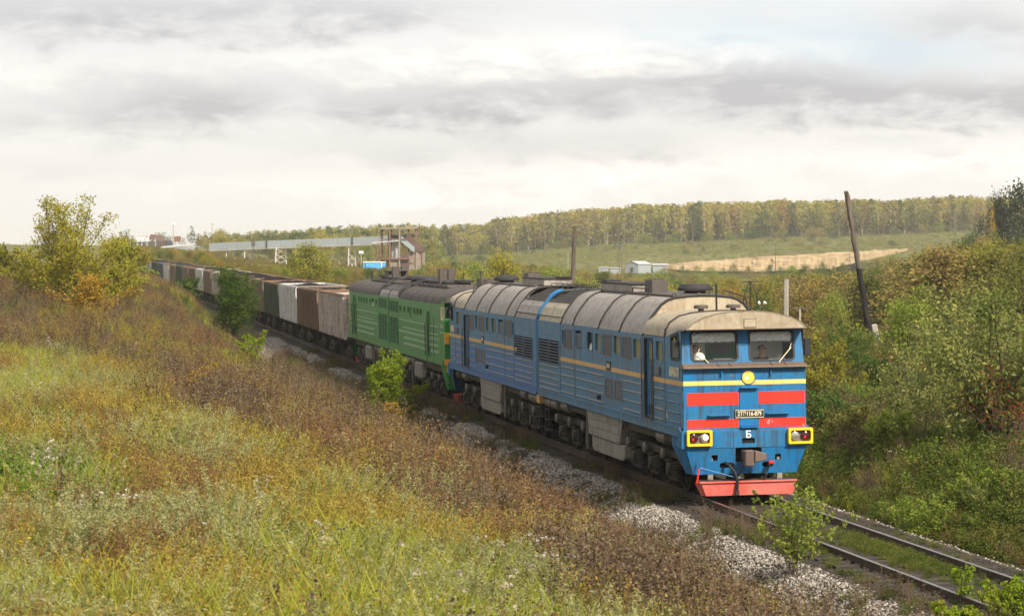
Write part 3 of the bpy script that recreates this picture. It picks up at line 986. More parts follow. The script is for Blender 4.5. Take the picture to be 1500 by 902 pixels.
        part('white_lamp', MB().lathe((inner_x, 0.53, 1.43), (0, -1, 0), [(0, 0.10), (0.04, 0.10), (0.055, 0.07), (0.062, 0.005)], 16), M['lamp_off'], box, smooth=True)
        if lit:
            part('lamp_core', MB().lathe((inner_x + 0.02, 0.468, 1.44), (0, -1, 0), [(0, 0.06), (0.01, 0.045), (0.014, 0.003)], 12), M['lamp_on'], box, smooth=True)
    # apron with its openings
    fa = lambda a, q, d: (a, 0.57 + (1.2 - q) * 0.14 + d, q)
    holes = [[(-0.25, 0.86), (0.36, 0.86), (0.36, 1.17), (0.28, 1.185), (-0.18, 1.185), (-0.25, 1.17)],
             rrect(-0.80, -0.66, 0.90, 1.03, 0.01, 2), rrect(0.68, 0.82, 0.89, 1.02, 0.01, 2), rrect(-0.61, -0.27, 0.73, 0.85, 0.055, 3), rrect(0.38, 0.65, 0.73, 0.85, 0.055, 3)]
    ap = MB().wall([(-1.40, 1.192), (-1.22, 0.59), (1.20, 0.59), (1.40, 1.192)], holes, fa, 0.04)
    for sg in (-1, 1):
        ap.add([fa(sg * 1.40, 1.192, 0), fa(sg * 1.21, 0.59, 0), (sg * 1.30, 1.0, 0.59), (sg * 1.485, 1.55, 1.192), (sg * 1.485, 1.55, 1.45), (sg * 1.5, 1.0, 1.45)], [(0, 1, 2, 3), (0, 3, 4, 5)])
    apo = part('apron', ap, M['blue_front'], root)
    part('draft_pocket', MB().box(-0.9, 0.9, 0.80, 1.4, 0.62, 1.18), M['dark'], apo)
    coupler_knuckle(root, 0.03)
    part('coupler_chain', MB().tube([(-0.12, 0.5, 0.95), (-0.10, 0.42, 0.8), (-0.16, 0.45, 0.62), (-0.14, 0.52, 0.72)], 0.018, 6), M['bogie'], apo)
    # hoses, lever rod
    hs = part('brake_hose', MB().tube([(-0.50, 0.55, 0.86), (-0.44, 0.42, 0.80), (-0.33, 0.36, 0.66), (-0.27, 0.34, 0.45), (-0.29, 0.33, 0.22)], 0.035, 8), M['black'], root, smooth=True)
    part('hose_end', MB().box(-0.33, -0.25, 0.29, 0.36, 0.14, 0.24), M['bogie'], hs)
    h2 = part('brake_hose', MB().tube([(0.52, 0.55, 0.86), (0.49, 0.42, 0.78), (0.42, 0.40, 0.60), (0.36, 0.44, 0.45)], 0.035, 8), M['black'], root, smooth=True)
    part('red_tap', MB().box(0.48, 0.60, 0.40, 0.5, 0.82, 0.88), M['red'], h2, 0.01)
    rod = part('uncoupling_rod', MB().tube([(-1.12, 0.50, 0.92), (-1.12, 0.46, 0.76), (-0.2, 0.40, 0.50), (-0.12, 0.42, 0.72)], 0.018, 6), M['blue_front'], root)
    part('rod_handle', MB().tube([(-1.13, 0.47, 0.74), (-1.19, 0.44, 0.42)], 0.02, 6), M['red'], rod)
    # plow
    pw = MB()
    P = [(-1.19, 0.62, 0.42), (-1.10, 0.40, 0.42), (1.08, 0.40, 0.42), (1.16, 0.62, 0.42)]
    Q = [(-1.06, 0.60, 0.125), (-0.98, 0.44, 0.125), (1.04, 0.44, 0.125), (1.13, 0.60, 0.125)]
    pw.add(P + Q, [(0, 1, 5, 4), (1, 2, 6, 5), (2, 3, 7, 6)])
    pw.add([(p[0], p[1] + 0.03, p[2]) for p in P] + [(p[0], p[1] + 0.03, p[2]) for p in Q], [(0, 4, 5, 1), (1, 5, 6, 2), (2, 6, 7, 3)])
    pw.box(-1.14, 1.12, 0.36, 0.47, 0.42, 0.45)
    plow = part('plow', pw, M['plow_red'], root)
    for x in (-0.82, 0.80):
        part('plow_bracket', MB().box(x - 0.06, x + 0.06, 0.66, 0.72, 0.43, 0.95), M['tank'], plow)
    part('plow_beam', MB().box(-1.1, 1.1, 0.66, 0.9, 0.30, 0.46), M['bogie'], plow)
    # ---- roof
    eave = [(a, b) for a, b in ROOF_CAB]
    roof_panel(root, 0.44, 2.16, ROOF_NOSE, ROOF_CAB, M['roof_cream'])
    fas = MB()
    nose = full(ROOF_NOSE)
    fas.add([(x, 0.44, z) for x, z in nose] + [(x, 0.475, z) for x, z in nose], [tuple(range(len(nose) - 1, -1, -1))])
    fas.add([(-1.40, 0.44, 3.875), (1.40, 0.44, 3.875), (1.37, 0.95, 3.865), (-1.37, 0.95, 3.865)], [(0, 1, 2, 3)])
    fc = part('roof_fascia', fas, M['roof_cream'], root)
    ht = part('fascia_hatch', MB().box(-0.06, 0.21, 0.425, 0.44, 3.90, 4.085), M['roof_cream'], fc, 0.006)
    part('hatch_seam', ring(MB(), [(-0.065, 3.895), (0.215, 3.895), (0.215, 4.09), (-0.065, 4.09)], lambda a, q, d: (a, 0.44 + d, q), 0.015, 0.0, -0.006), M['seam'], ht)
    part('rain_gutter', MB().tube([(x, 0.43, z - 0.005) for x, z in ((-1.41, 3.87), (1.41, 3.87))], 0.014, 6), M['brown_ledge'], fc)
    roof_panel(root, 2.16, 4.40, ROOF_CAB, ROOF_CAB, M['roof_cream'])
    wallp = MB()
    fm = full(ROOF_MAIN)
    wallp.add([(x, 4.40, z) for x, z in fm], [tuple(range(len(fm) - 1, -1, -1))])
    part('roof_end_wall', wallp, M['roof_cream'], root)
    ys = [4.40, 7.0, 9.54, 12.86, 14.52]
    for i in range(4):
        roof_panel(root, ys[i], ys[i + 1], ROOF_MAIN, ROOF_MAIN, M['roof_grey'])
    roof_seam(root, 2.16, ROOF_CAB)
    for y in ys:
        roof_seam(root, y, ROOF_MAIN, 0.034)
        for sg in (-1, 1):
            part('lifting_eye', MB().tube([(sg * 0.72, y - 0.02, 4.5), (sg * 0.74, y - 0.02, 4.60), (sg * 0.66, y - 0.02, 4.60), (sg * 0.66, y - 0.02, 4.5)], 0.015, 6), M['soot'], root)
    # radiator roof: cream haunch panels, then open grilles, then the ridge
    RAD = [(-1.475, 3.63), (-1.42, 3.80), (-1.30, 4.02), (-1.16, 4.17)]
    for sg in (-1, 1):
        for (a, b) in ((14.52, 16.2), (16.2, 17.9)):
            mb = MB()
            mb.loft([[(sg * -x, a + 0.02, z) for x, z in RAD], [(sg * -x, b - 0.02, z) for x, z in RAD]], False, False)
            part('roof_panel', mb, M['roof_cream'] if not reverse else M['roof_grey'], root)
            part('roof_rib', MB().tube([(sg * 1.445, a, 3.79), (sg * 1.445, b, 3.79)], 0.012, 6), M['seam'], root)
        gr = MB()
        gr.add([(sg * 1.14, 14.55, 4.10), (sg * 1.14, 17.9, 4.10), (sg * 0.42, 17.9, 4.40), (sg * 0.42, 14.55, 4.40)], [(0, 1, 2, 3)])
        g = part('roof_grille', gr, M['dark'], root)
        for r in range(2):
            for k in range(9):
                yy = 14.75 + k * 0.36
                xa, xb = (1.12 - r * 0.36), (0.80 - r * 0.36)
                za, zb2 = 4.18 + r * 0.15, 4.32 + r * 0.15
                part('grille_bar', MB().hexa([(sg * xa, yy, za - 0.03), (sg * xb, yy, zb2 - 0.03), (sg * xb, yy + 0.07, zb2 - 0.03), (sg * xa, yy + 0.07, za - 0.03),
                                              (sg * xa, yy, za + 0.04), (sg * xb, yy, zb2 + 0.04), (sg * xb, yy + 0.07, zb2 + 0.04), (sg * xa, yy + 0.07, za + 0.04)]), M['soot'], g)
        for (xx, zz) in ((1.14, 4.2), (0.79, 4.34), (0.43, 4.49)):
            part('grille_rail', MB().tube([(sg * xx, 14.55, zz), (sg * xx, 17.9, zz)], 0.022, 6), M['roof_kit'], g)
    part('ridge_plate', MB().box(-0.42, 0.42, 14.5, 17.95, 4.40, 4.46), M['soot'], root)
    for k in range(4):
        y = 14.7 + k * 0.85
        handrail(root, [(0.0, y, 4.46), (0.0, y, 4.64), (0.36, y, 4.64), (0.36, y, 4.46)], 0.016)
        handrail(root, [(-0.38, y, 4.46), (-0.38, y, 4.62), (-0.38, y + 0.5, 4.62), (-0.38, y + 0.5, 4.46)], 0.016)
    # roof equipment
    part('roof_hatch', MB().box(-0.62, 0.62, 4.9, 13.2, 4.52, 4.575), M['roof_kit'], root, 0.01)
    o = part('exhaust_box', MB().box(-0.42, 0.0, 7.9, 8.7, 4.55, 4.90), M['roof_kit'], root, 0.015)
    part('exhaust_mouth', MB().box(-0.38, -0.04, 7.94, 8.66, 4.895, 4.91), M['dark'], o)
    fan = part('ventilator_cap', MB().lathe((0.28, 6.2, 4.55), (0, 0, 1), [(0, 0.26), (0.08, 0.26), (0.09, 0.44), (0.16, 0.44), (0.25, 0.36), (0.27, 0.02)], 20), M['soot'], root, smooth=True)
    lbx = part('filter_box', MB().box(-0.55, 0.35, 9.6, 13.4, 4.55, 4.76), M['roof_grey'], root, 0.015)
    part('box_lid', MB().box(-0.58, 0.38, 9.55, 13.45, 4.76, 4.79), M['soot'], lbx)
    part('box_cap', MB().box(-0.5, -0.1, 12.9, 13.5, 4.79, 4.84), M['soot'], lbx)
    handrail(root, [(-0.25, 5.2, 4.56), (-0.25, 5.2, 4.68), (0.30, 4.9, 4.68), (0.30, 4.9, 4.56)])
    handrail(root, [(-0.60, 9.3, 4.56), (-0.60, 9.3, 4.68), (-0.60, 7.3, 4.68), (-0.60, 7.3, 4.56)])
    handrail(root, [(0.55, 4.6, 4.5), (0.58, 4.6, 4.68), (1.12, 4.6, 4.5), (1.2, 4.6, 4.2)])
    part('roof_lamp', MB().lathe((-0.05, 4.55, 4.52), (0, 0, 1), [(0, 0.04), (0.08, 0.05), (0.1, 0.02)], 8), M['roof_kit'], root)
    for (xx, yy) in ((-0.5, 2.6), (0.30, 2.7)):
        hn = part('roof_vent', MB().lathe((xx, yy, 4.18), (0, 0, 1), [(0, 0.07), (0.1, 0.07), (0.105, 0.17), (0.17, 0.17), (0.19, 0.14)], 14), M['roof_kit'], root)
    part('radio_mast', MB().tube([(-0.18, 2.4, 4.18), (-0.18, 2.4, 4.86)], 0.026, 6).box(-0.28, -0.08, 2.3, 2.5, 4.21, 4.25), M['soot'], root)
    an = MB()
    an.tube([(0.42, 1.6, 4.2), (0.42, 1.6, 4.93)], 0.028, 8, r2=0.02)
    an.lathe((0.42, 1.6, 4.18), (0, 0, 1), [(0, 0.08), (0.06, 0.06), (0.08, 0.03)], 8)
    ant = part('antenna', an, M['soot'], root)
    for k in range(6):
        t = math.pi * 2 * k / 6 + 0.3
        part('antenna_wire', MB().tube([(0.42 + math.cos(t) * r, 1.6 + math.sin(t) * r, z) for r, z in ((0.02, 4.9), (0.09, 4.78), (0.16, 4.62), (0.185, 4.48), (0.17, 4.36))], 0.008, 4), M['soot'], ant)
    part('antenna_arm', MB().tube([(0.22, 1.6, 4.91), (0.62, 1.6, 4.91)], 0.012, 6), M['soot'], ant)
    part('antenna_cable', MB().tube([(-0.18, 2.4, 4.22), (0.1, 2.2, 4.25), (0.42, 1.7, 4.24)], 0.014, 6), M['soot'], root)
    # ---- underneath
    bogie(root, (2.85, 4.70, 6.55), M['bogie_lt'])
    bogie(root, (12.1, 13.95, 15.8), M['bogie_lt'])
    tank_box(root, 7.45, 11.2, 0.78, 1.42, 1.42, 1 if reverse else 3, 4 if reverse else 3, M['tank'], (7.05, 11.0, 0.36, 0.76))
    part('underframe', MB().box(-1.28, 1.28, 0.9, 17.9, 1.2, 1.6), M['bogie'], root)
    part('inner_bulkhead', MB().box(-1.38, 1.38, 2.25, 17.9, 1.6, 3.6), M['dark'], root)
    for (y, z) in ((1.5, 1.27), (3.3, 1.25), (16.4, 1.25), (14.9, 1.27), (17.3, 1.25)):
        for sg in (-1, 1):
            part('air_reservoir', MB().lathe((sg * 1.20, y - 0.45, z), (0, 1, 0), [(0, 0.1), (0.05, 0.17), (0.85, 0.17), (0.9, 0.1)], 10), M['bogie_lt'], root, smooth=True)
    for sg in (-1, 1):
        part('sand_pipe', MB().tube([(sg * 1.3, 11.75, 1.4), (sg * 1.32, 11.72, 1.15), (sg * 1.32, 11.7, 0.35)], 0.05, 8), M['bogie_lt'], root)
        for y in (5.4, 8.9):
            pass
        part('bellows', MB().box(*sorted((sg * 1.2, sg * 1.49)), 17.98, 18.13, 1.5, 3.62), M['blue_front'], root)
    part('bellows_hood', MB().tube([(x * 0.985, 18.06, z - 0.05) for x, z in full(ROOF_MAIN)], 0.05, 6), M['black'], root)
    for sg in (-1, 1):
        part('bellows_edge', MB().tube([(sg * -x * 1.0, 18.06, z - 0.01) for x, z in ROOF_MAIN[:6]], 0.055, 6), M['blue_front'], root)
    # buffer gap ladder
    for sg in (-1, 1):
        ld = MB()
        for z in (0.45, 0.75, 1.05):
            ld.box(*sorted((sg * 1.15, sg * 1.35)), 17.2, 17.7, z - 0.015, z + 0.015)
        for y in (17.2, 17.7):
            ld.tube([(sg * 1.33, y, 0.42), (sg * 1.33, y, 1.45)], 0.018, 6)
        part('step_ladder', ld, M['bogie'], root)
        part('gas_lamp_box', MB().box(*sorted((sg * 1.3, sg * 1.47)), 17.95, 18.12, 1.2, 1.44), M['ochre'], root)
    # ---- cab interior
    inn = MB()
    inn.box(-1.3, 1.3, 2.05, 2.15, 1.9, 3.9)
    cb = part('cab_rear_wall', inn, M['cream_in'], root)
    part('cab_rear_panel', MB().box(-0.55, 0.25, 2.03, 2.06, 2.0, 3.58), M['green_in'], cb)
    part('cab_rear_window', MB().box(-0.48, 0.02, 2.02, 2.035, 3.26, 3.60), M['desk'], cb)
    part('cab_floor', MB().box(-1.36, 1.36, 0.75, 2.1, 1.85, 1.95), M['desk'], root)
    part('cab_ceiling', MB().box(-1.30, 1.30, 0.95, 2.1, 3.86, 3.9), M['cream_in'], root)
    dk = part('driving_desk', MB().box(-1.30, 1.30, 0.82, 1.12, 2.0, 3.09), M['desk'], root)
    part('papers', MB().box(0.65, 1.05, 0.86, 1.02, 3.12, 3.16), M['white'], dk)
    part('instrument', MB().box(-0.65, -0.2, 0.9, 1.05, 3.09, 3.19), M['desk'], dk)
    return root


def person(name, label, mat_shirt, head, base_mat, turn=0.0):
    """seated figure, one continuous skinned body; head = position of the head centre in cab coordinates"""
    hx, hy, hz = head
    J = {}
    P = [('pelvis', (0, 0.12, -0.78), 0.15), ('belly', (0, 0.10, -0.60), 0.14), ('chest', (0, 0.08, -0.38), 0.155), ('coll', (0, 0.06, -0.20), 0.10), ('neck', (0, 0.02, -0.13), 0.055), ('head0', (0, 0.0, -0.03), 0.075), ('head1', (0, 0.005, 0.06), 0.088), ('head2', (0, 0.02, 0.11), 0.07)]
    E = [(0, 1), (1, 2), (2, 3), (3, 4), (4, 5), (5, 6), (6, 7)]
    idx = {p[0]: i for i, p in enumerate(P)}

    def addj(nm, co, r, par):
        P.append((nm, co, r))
        idx[nm] = len(P) - 1
        E.append((idx[par], idx[nm]))
    for s in (-1, 1):
        k = 'l' if s < 0 else 'r'
        addj('sh' + k, (s * 0.19, 0.07, -0.24), 0.075, 'coll')
        addj('el' + k, (s * 0.26, -0.02, -0.50), 0.05, 'sh' + k)
        addj('wr' + k, (s * 0.20, -0.26, -0.45), 0.033, 'el' + k)
        addj('hd' + k, (s * 0.19, -0.33, -0.44), 0.036, 'wr' + k)
        addj('hp' + k, (s * 0.10, 0.05, -0.80), 0.11, 'pelvis')
        addj('kn' + k, (s * 0.13, -0.36, -0.74), 0.07, 'hp' + k)
        addj('an' + k, (s * 0.13, -0.32, -1.16), 0.045, 'kn' + k)
        addj('ft' + k, (s * 0.13, -0.46, -1.20), 0.04, 'an' + k)
    me = bpy.data.meshes.new(name)
    ct, st = math.cos(turn), math.sin(turn)
    me.from_pydata([(x * ct - y * st, x * st + y * ct, z) for _, (x, y, z), _ in P], E, [])
    o = bpy.data.objects.new(name, me)
    COL.objects.link(o)
    sk = o.modifiers.new('skin', 'SKIN')
    for i, (_, _, r) in enumerate(P):
        me.skin_vertices[0].data[i].radius = (r, r * 0.9)
    me.skin_vertices[0].data[0].use_root = True
    ss = o.modifiers.new('sub', 'SUBSURF')
    ss.levels = 2
    ss.render_levels = 2
    dg = bpy.context.evaluated_depsgraph_get()
    m2 = bpy.data.meshes.new_from_object(o.evaluated_get(dg))
    o.modifiers.clear()
    o.data = m2
    m2.materials.clear()
    for mm in (mat_shirt, M['skin'], M['trousers']):
        m2.materials.append(mm)
    for p in m2.polygons:
        c = p.center
        if c.z > -0.155:
            p.material_index = 1
        elif abs(c.x) < 0.4 and (c.y < -0.2) and c.z > -0.6:
            p.material_index = 1
        elif c.z < -0.66:
            p.material_index = 2
        p.use_smooth = True
    tag(o, label, 'person')
    o.matrix_world = base_mat @ Matrix.Translation((hx, hy, hz))

    def rp(x, y, z):
        return (x * ct - y * st, x * st + y * ct, z)
    h = MB()
    pr = []
    for k in range(6):
        t = k / 5 * math.radians(100)
        pr.append((0.035 + 0.105 * math.sin(t) * 0.98, 0.098 * math.cos(t * 0.98) + 0.004))
    h.lathe(rp(0, 0.03, 0.0), (0, 0.18, 1), pr, 14)
    part('hair', h, M['hair'], o, smooth=True)
    f = MB()
    f.hexa([rp(-0.012, -0.085, -0.005), rp(0.012, -0.085, -0.005), rp(0.012, -0.06, -0.005), rp(-0.012, -0.06, -0.005), rp(-0.006, -0.082, 0.045), rp(0.006, -0.082, 0.045), rp(0.006, -0.06, 0.045), rp(-0.006, -0.06, 0.045)])
    part('nose', f, M['skin'], o)
    part('mouth', MB().box(-0.022, 0.022, -0.079, -0.066, -0.038, -0.031), plain('lips', (0.3, 0.12, 0.1), 0.5), o)
    for s in (-1, 1):
        part('eye', MB().lathe(rp(s * 0.032, -0.076, 0.04), (0, -1, 0), [(0, 0.012), (0.006, 0.008), (0.008, 0.001)], 8), M['hair'], o)
        part('ear', MB().lathe(rp(s * 0.083, 0.01, 0.02), (s, -0.3, 0), [(0, 0.03), (0.012, 0.026), (0.014, 0.005)], 8), M['skin'], o)
    # five fingers on each hand, closed on the desk edge
    for s in (-1, 1):
        hd = MB()
        for k in range(4):
            x = s * 0.19 + (k - 1.5) * 0.019
            L = (0.062, 0.074, 0.07, 0.055)[k]
            hd.tube([rp(x, -0.345, -0.435), rp(x, -0.345 - L * 0.6, -0.43), rp(x, -0.345 - L, -0.455)], 0.0085, 6)
        hd.tube([rp(s * 0.155, -0.315, -0.44), rp(s * 0.13, -0.35, -0.445), rp(s * 0.135, -0.385, -0.455)], 0.0095, 6)
        part('fingers', hd, M['skin'], o)
    return o


UP_A = [('win', 2.40, 3.08, 3.05, 3.56), ('door', 3.40, 4.26, 1.68, 3.57), ('win', 4.63, 5.46, 3.03, 3.53), ('louvre', 5.70, 6.73, 2.99, 3.53), ('win', 6.92, 7.67, 3.03, 3.53),
        ('louvre', 7.95, 8.96, 2.97, 3.52), ('win', 9.20, 9.93, 3.02, 3.52), ('open', 10.28, 11.0, 3.02, 3.53), ('vwin', 11.7, 12.5, 3.0, 3.53), ('louvre', 12.98, 13.98, 2.96, 3.50), ('cream', 14.08, 14.40, 3.02, 3.48),
        ('rad', 14.83, 17.86, 2.43, 3.11, 2, 8)]
LOW_A = [('lowvent', 6.8, 7.6, 1.9, 2.40), ('lowvent', 7.88, 8.72, 1.9, 2.40)]
BAY_A = [4.42, 12.62, 14.62]


def ribs_for(bays, rows=(2.43, 2.2, 1.96, 1.73)):
    r = []
    for (a, b) in bays:
        for z in rows:
            r.append((a, b, z))
    return r


RIB_A = ribs_for([(2.36, 3.28), (4.55, 6.65), (8.95, 12.5), (12.72, 14.55)])
for y in (14.9, 15.6, 16.35, 17.1, 17.75):
    pass
RIB_A += [(14.88, 17.85, z) for z in (2.36, 2.19, 2.02, 1.85, 1.70)]
UP_B = [('win', 2.55, 3.35, 3.02, 3.53), ('door', 4.26, 5.33, 1.64, 3.44), ('louvre', 5.42, 6.42, 2.98, 3.49), ('win', 6.76, 7.46, 3.01, 3.51), ('louvre', 7.66, 8.64, 2.99, 3.49), ('win', 8.98, 9.70, 3.0, 3.5),
        ('win', 10.12, 10.82, 3.0, 3.5), ('vwin', 11.42, 12.32, 2.99, 3.5), ('louvre', 12.72, 13.86, 2.97, 3.5), ('cream', 13.95, 14.25, 3.0, 3.45), ('rad', 14.32, 17.42, 2.43, 3.07, 2, 8)]
LOW_B = [('lowvent', 6.8, 7.55, 1.92, 2.40), ('lowvent', 7.9, 8.72, 1.92, 2.40)]
BAY_B = [1.9 + 2.0, 12.55, 14.28]
RIB_B = ribs_for([(2.36, 3.8), (5.45, 6.7), (8.95, 12.45), (12.65, 14.2)]) + [(14.4, 17.4, z) for z in (2.36, 2.19, 2.02, 1.85, 1.70)]
SA = (BAY_A, UP_A, LOW_A, RIB_A)
SB = (BAY_B, UP_B, LOW_B, RIB_B)
blueA = blue_section('diesel_locomotive', 'front blue locomotive section with red panels, yellow stripe and lit headlight', False, 0.0, False, '16840670', SA, SB, True)
blueB = blue_section('diesel_locomotive', 'rear blue locomotive section with chipped bright blue lower panels, beside the green locomotive', True, 18.15, True, '16840670', SA, SB, False)
person('person', 'driver in a black shirt seated behind the right windscreen of the blue cab', M['shirt_black'], (0.62, 1.38, 3.33), blueA.matrix_world, 0.0)
person('person', 'person in a dull red shirt seated at the left windscreen of the blue cab', M['shirt_red'], (-0.98, 1.25, 3.36), blueA.matrix_world, 0.3)
hm = MB().lathe((0, 0, 0), (0, 0, 1), [(0, 0.14), (0.05, 0.135), (0.10, 0.11), (0.14, 0.06), (0.15, 0.005)], 16)
hm.lathe((0, 0, 0), (0, 0, -1), [(0, 0.15), (0.015, 0.15), (0.02, 0.13)], 16)
hmo = part('hard_hat', hm, M['white'], None, smooth=True)
hmo.matrix_world = blueA.matrix_world @ Matrix.Translation((-0.98, 0.95, 3.19))
tag(hmo, 'white hard hat on the desk behind the left windscreen of the blue cab', 'hard hat')

# ================================================================== green locomotive section
GROOF = [(-1.475, 3.66), (-1.44, 3.80), (-1.35, 3.95), (-1.18, 4.08), (-0.9, 4.18), (-0.6, 4.23), (-0.3, 4.25), (0, 4.26)]


def green_section(label, s_front, reverse, side, s_len=16.97):
    root = empty('diesel_locomotive', label=label, cat='locomotive', group='sections of the green diesel locomotive')
    a, b2 = tpt(s_front, 0, 0), tpt(s_front + s_len, 0, 0)
    th = track(s_front + s_len / 2)[3]
    rv = Vector((math.cos(th), math.sin(th), CANT))
    root.matrix_world = frame_mat(b2, -rv, a - b2) if reverse else frame_mat(a, rv, b2 - a)
    cfg = dict(y0=1.6, y1=16.85, zb=1.66, zt=3.68, mat=M['green'], joint=M['green_front'], doorframe=M['green'], frame=M['green'], doormat=M['green'], rail=M['soot'], bar=M['green'], barfrac=0.8)
    bays, items, ribs = side
    for sg in (-1, 1):
        build_side(root, sg, items, [(r[0], r[1], r[2], 0.014, M['green_line']) for r in ribs], dict(cfg, bays=bays))
        sb = MB()
        sb.box(*sorted((sg * 1.25, sg * (HW + 0.02))), 0.75, 16.85, 1.44, 1.655)
        part('sole_bar', sb, M['green'], root)
        fn = lambda a, b, d: (sg * (HW - 0.05 * (1.6 - a) / 0.95 - d), a, b)
        cw = rrect(0.78, 1.32, 3.12, 3.56, 0.05, 3)
        part('cab_side', MB().wall([(0.65, 1.66), (1.6, 1.66), (1.6, 3.68), (0.65, 3.84)], [cw], fn, 0.05), M['green'], root)
        o = part('cab_window', plate(MB(), cw, fn, 0.03), M['glass'], root)
        part('window_frame', ring(MB(), cw, fn, 0.05, 0.04, -0.012), M['cream_txt'], o)
        part('curtain', MB().hexa([fn(0.8, 3.28, 0.08), fn(1.05, 3.28, 0.08), fn(1.05, 3.28, 0.1), fn(0.8, 3.28, 0.1), fn(0.8, 3.55, 0.08), fn(1.05, 3.55, 0.08), fn(1.05, 3.55, 0.1), fn(0.8, 3.55, 0.1)]), M['yellow'], o)
        part('marker_lamp', MB().box(*sorted((sg * 1.27, sg * 1.44)), 0.56, 0.66, 2.24, 2.5), M['orange'], root)
        part('marker_lamp', MB().box(*sorted((sg * 1.22, sg * 1.45)), 0.53, 0.66, 1.47, 1.68), M['orange'], root)
        part('marker_lamp', MB().box(*sorted((sg * 1.25, sg * 1.44)), 0.54, 0.66, 2.5, 2.66), M['safety_yellow'], root)
        for (z, w, h) in ((2.88, 0.62, 0.16), (2.64, 0.66, 0.06)):
            for k in range(4 if h > 0.1 else 7):
                y = 0.86 + k * w / (4 if h > 0.1 else 7)
                part('number_stroke', MB().box(*sorted((sg * (HW - 0.04), sg * (HW + 0.004))), y, y + w / (4 if h > 0.1 else 7) * 0.55, z - h / 2, z + h / 2), M['green_line'], root)
        part('apron_side', MB().add([(sg * 1.40, 0.62, 1.44), (sg * 1.25, 0.75, 0.55), (sg * 1.32, 0.95, 0.55), (sg * 1.48, 1.45, 1.44)], [(0, 1, 2, 3)]), M['green_front'], root)
        part('bellows', MB().box(*sorted((sg * 1.2, sg * 1.50)), 16.84, 16.965, 1.5, 3.68), M['green_front'], root)
        part('battery_box', MB().box(*sorted((sg * 0.7, sg * 1.42)), 7.3, 9.3, 0.62, 1.26), M['tank'], root, 0.08)
        for k in range(4):
            part('battery_rib', MB().box(*sorted((sg * 1.4, sg * 1.44)), 7.45 + k * 0.5, 7.55 + k * 0.5, 0.66, 1.2), M['tank'], root, 0.01)
        for y in (2.9, 4.75):
            handrail(root, [(sg * (HW + 0.05), y, 1.2), (sg * (HW + 0.05), y, 3.2)], 0.013, M['bogie_lt'])
        for k in range(3):
            part('air_reservoir', MB().lathe((sg * 1.15, 10.0 + k * 1.1, 1.2), (0, 1, 0), [(0, 0.1), (0.05, 0.18), (0.9, 0.18), (0.95, 0.1)], 10), M['bogie_lt'], root, smooth=True)
        part('sand_pipe', MB().tube([(sg * 1.25, 10.4, 1.4), (sg * 1.32, 10.3, 1.0), (sg * 1.32, 10.3, 0.3)], 0.06, 8), M['bogie_lt'], root)
    fw = lambda a, b, d: (a, 0.65 + max(0, b - 3.0) * 0.2 + d, b)
    wl, wr = rrect(-1.2, -0.1, 3.12, 3.66, 0.08, 3), rrect(0.1, 1.2, 3.12, 3.66, 0.08, 3)
    part('cab_front', MB().wall([(-1.425, 1.44), (1.425, 1.44), (1.425, 3.0), (-1.425, 3.0)], [], fw, 0.05), M['green_front'], root)
    part('windscreen_wall', MB().wall([(-1.425, 3.0), (1.425, 3.0), (1.38, 3.9), (-1.38, 3.9)], [wl, wr], fw, 0.05), M['green_front'], root)
    for w in (wl, wr):
        o = part('windscreen', plate(MB(), w, fw, 0.03), M['glass'], root)
        part('rubber_seal', ring(MB(), w, fw, 0.05, 0.045, -0.012), M['black'], o)
    part('cab_rear_wall', MB().box(-1.28, 1.28, 1.9, 2.0, 1.8, 3.85), M['cream_in'], root)
    part('cab_floor', MB().box(-1.36, 1.36, 0.75, 2.0, 1.7, 1.8), M['desk'], root)
    part('apron', MB().add([(-1.40, 0.62, 1.44), (-1.22, 0.76, 0.55), (1.22, 0.76, 0.55), (1.40, 0.62, 1.44)], [(0, 1, 2, 3)]), M['green_front'], root)
    part('plow', MB().hexa([(-1.1, 0.5, 0.14), (1.1, 0.5, 0.14), (1.1, 0.55, 0.14), (-1.1, 0.55, 0.14), (-1.15, 0.45, 0.42), (1.15, 0.45, 0.42), (1.15, 0.55, 0.42), (-1.15, 0.55, 0.42)]), M['plow_red'], root)
    coupler_knuckle(root, 0.03)
    # roof
    nose = [(a * 0.96, b + 0.10 if i < 3 else b) for i, (a, b) in enumerate(GROOF)]
    roof_panel(root, 0.42, 1.8, nose, GROOF, M['roof_brown'])
    fas = MB().add([(x, 0.43, z) for x, z in full(nose)], [tuple(range(2 * len(nose) - 2, -1, -1))])
    part('roof_fascia', fas, M['roof_brown'], root)
    ys = [1.8, 3.6, 5.6, 7.6, 9.6, 11.6, 13.45]
    for i in range(len(ys) - 1):
        roof_panel(root, ys[i], ys[i + 1], GROOF, GROOF, M['roof_brown'])
        roof_seam(root, ys[i], GROOF, 0.014, M['roof_kit'])
    # raised black hoop before the radiator bay
    hoop = [(a * 1.01, b + 0.10 + 0.12 * (1 - abs(a) / 1.475)) for a, b in GROOF]
    roof_panel(root, 13.3, 13.75, hoop, hoop, M['soot'], 'roof_hoop', 0.05)
    RAD = [(-1.475, 3.66), (-1.43, 3.82), (-1.34, 3.97)]
    for sg in (-1, 1):
        part('roof_panel', MB().loft([[(sg * -x, 13.5, z) for x, z in RAD], [(sg * -x, 16.85, z) for x, z in RAD]], False, False), M['roof_grey'], root)
        for k in range(4):
            ya, yb = 13.75 + k * 0.78, 14.47 + k * 0.78
            part('roof_shutter', MB().hexa([(sg * 1.33, ya, 3.97), (sg * 1.33, yb, 3.97), (sg * 0.8, yb, 4.19), (sg * 0.8, ya, 4.19), (sg * 1.32, ya, 4.0), (sg * 1.32, yb, 4.0), (sg * 0.8, yb, 4.22), (sg * 0.8, ya, 4.22)]), M['roof_brown'], root)
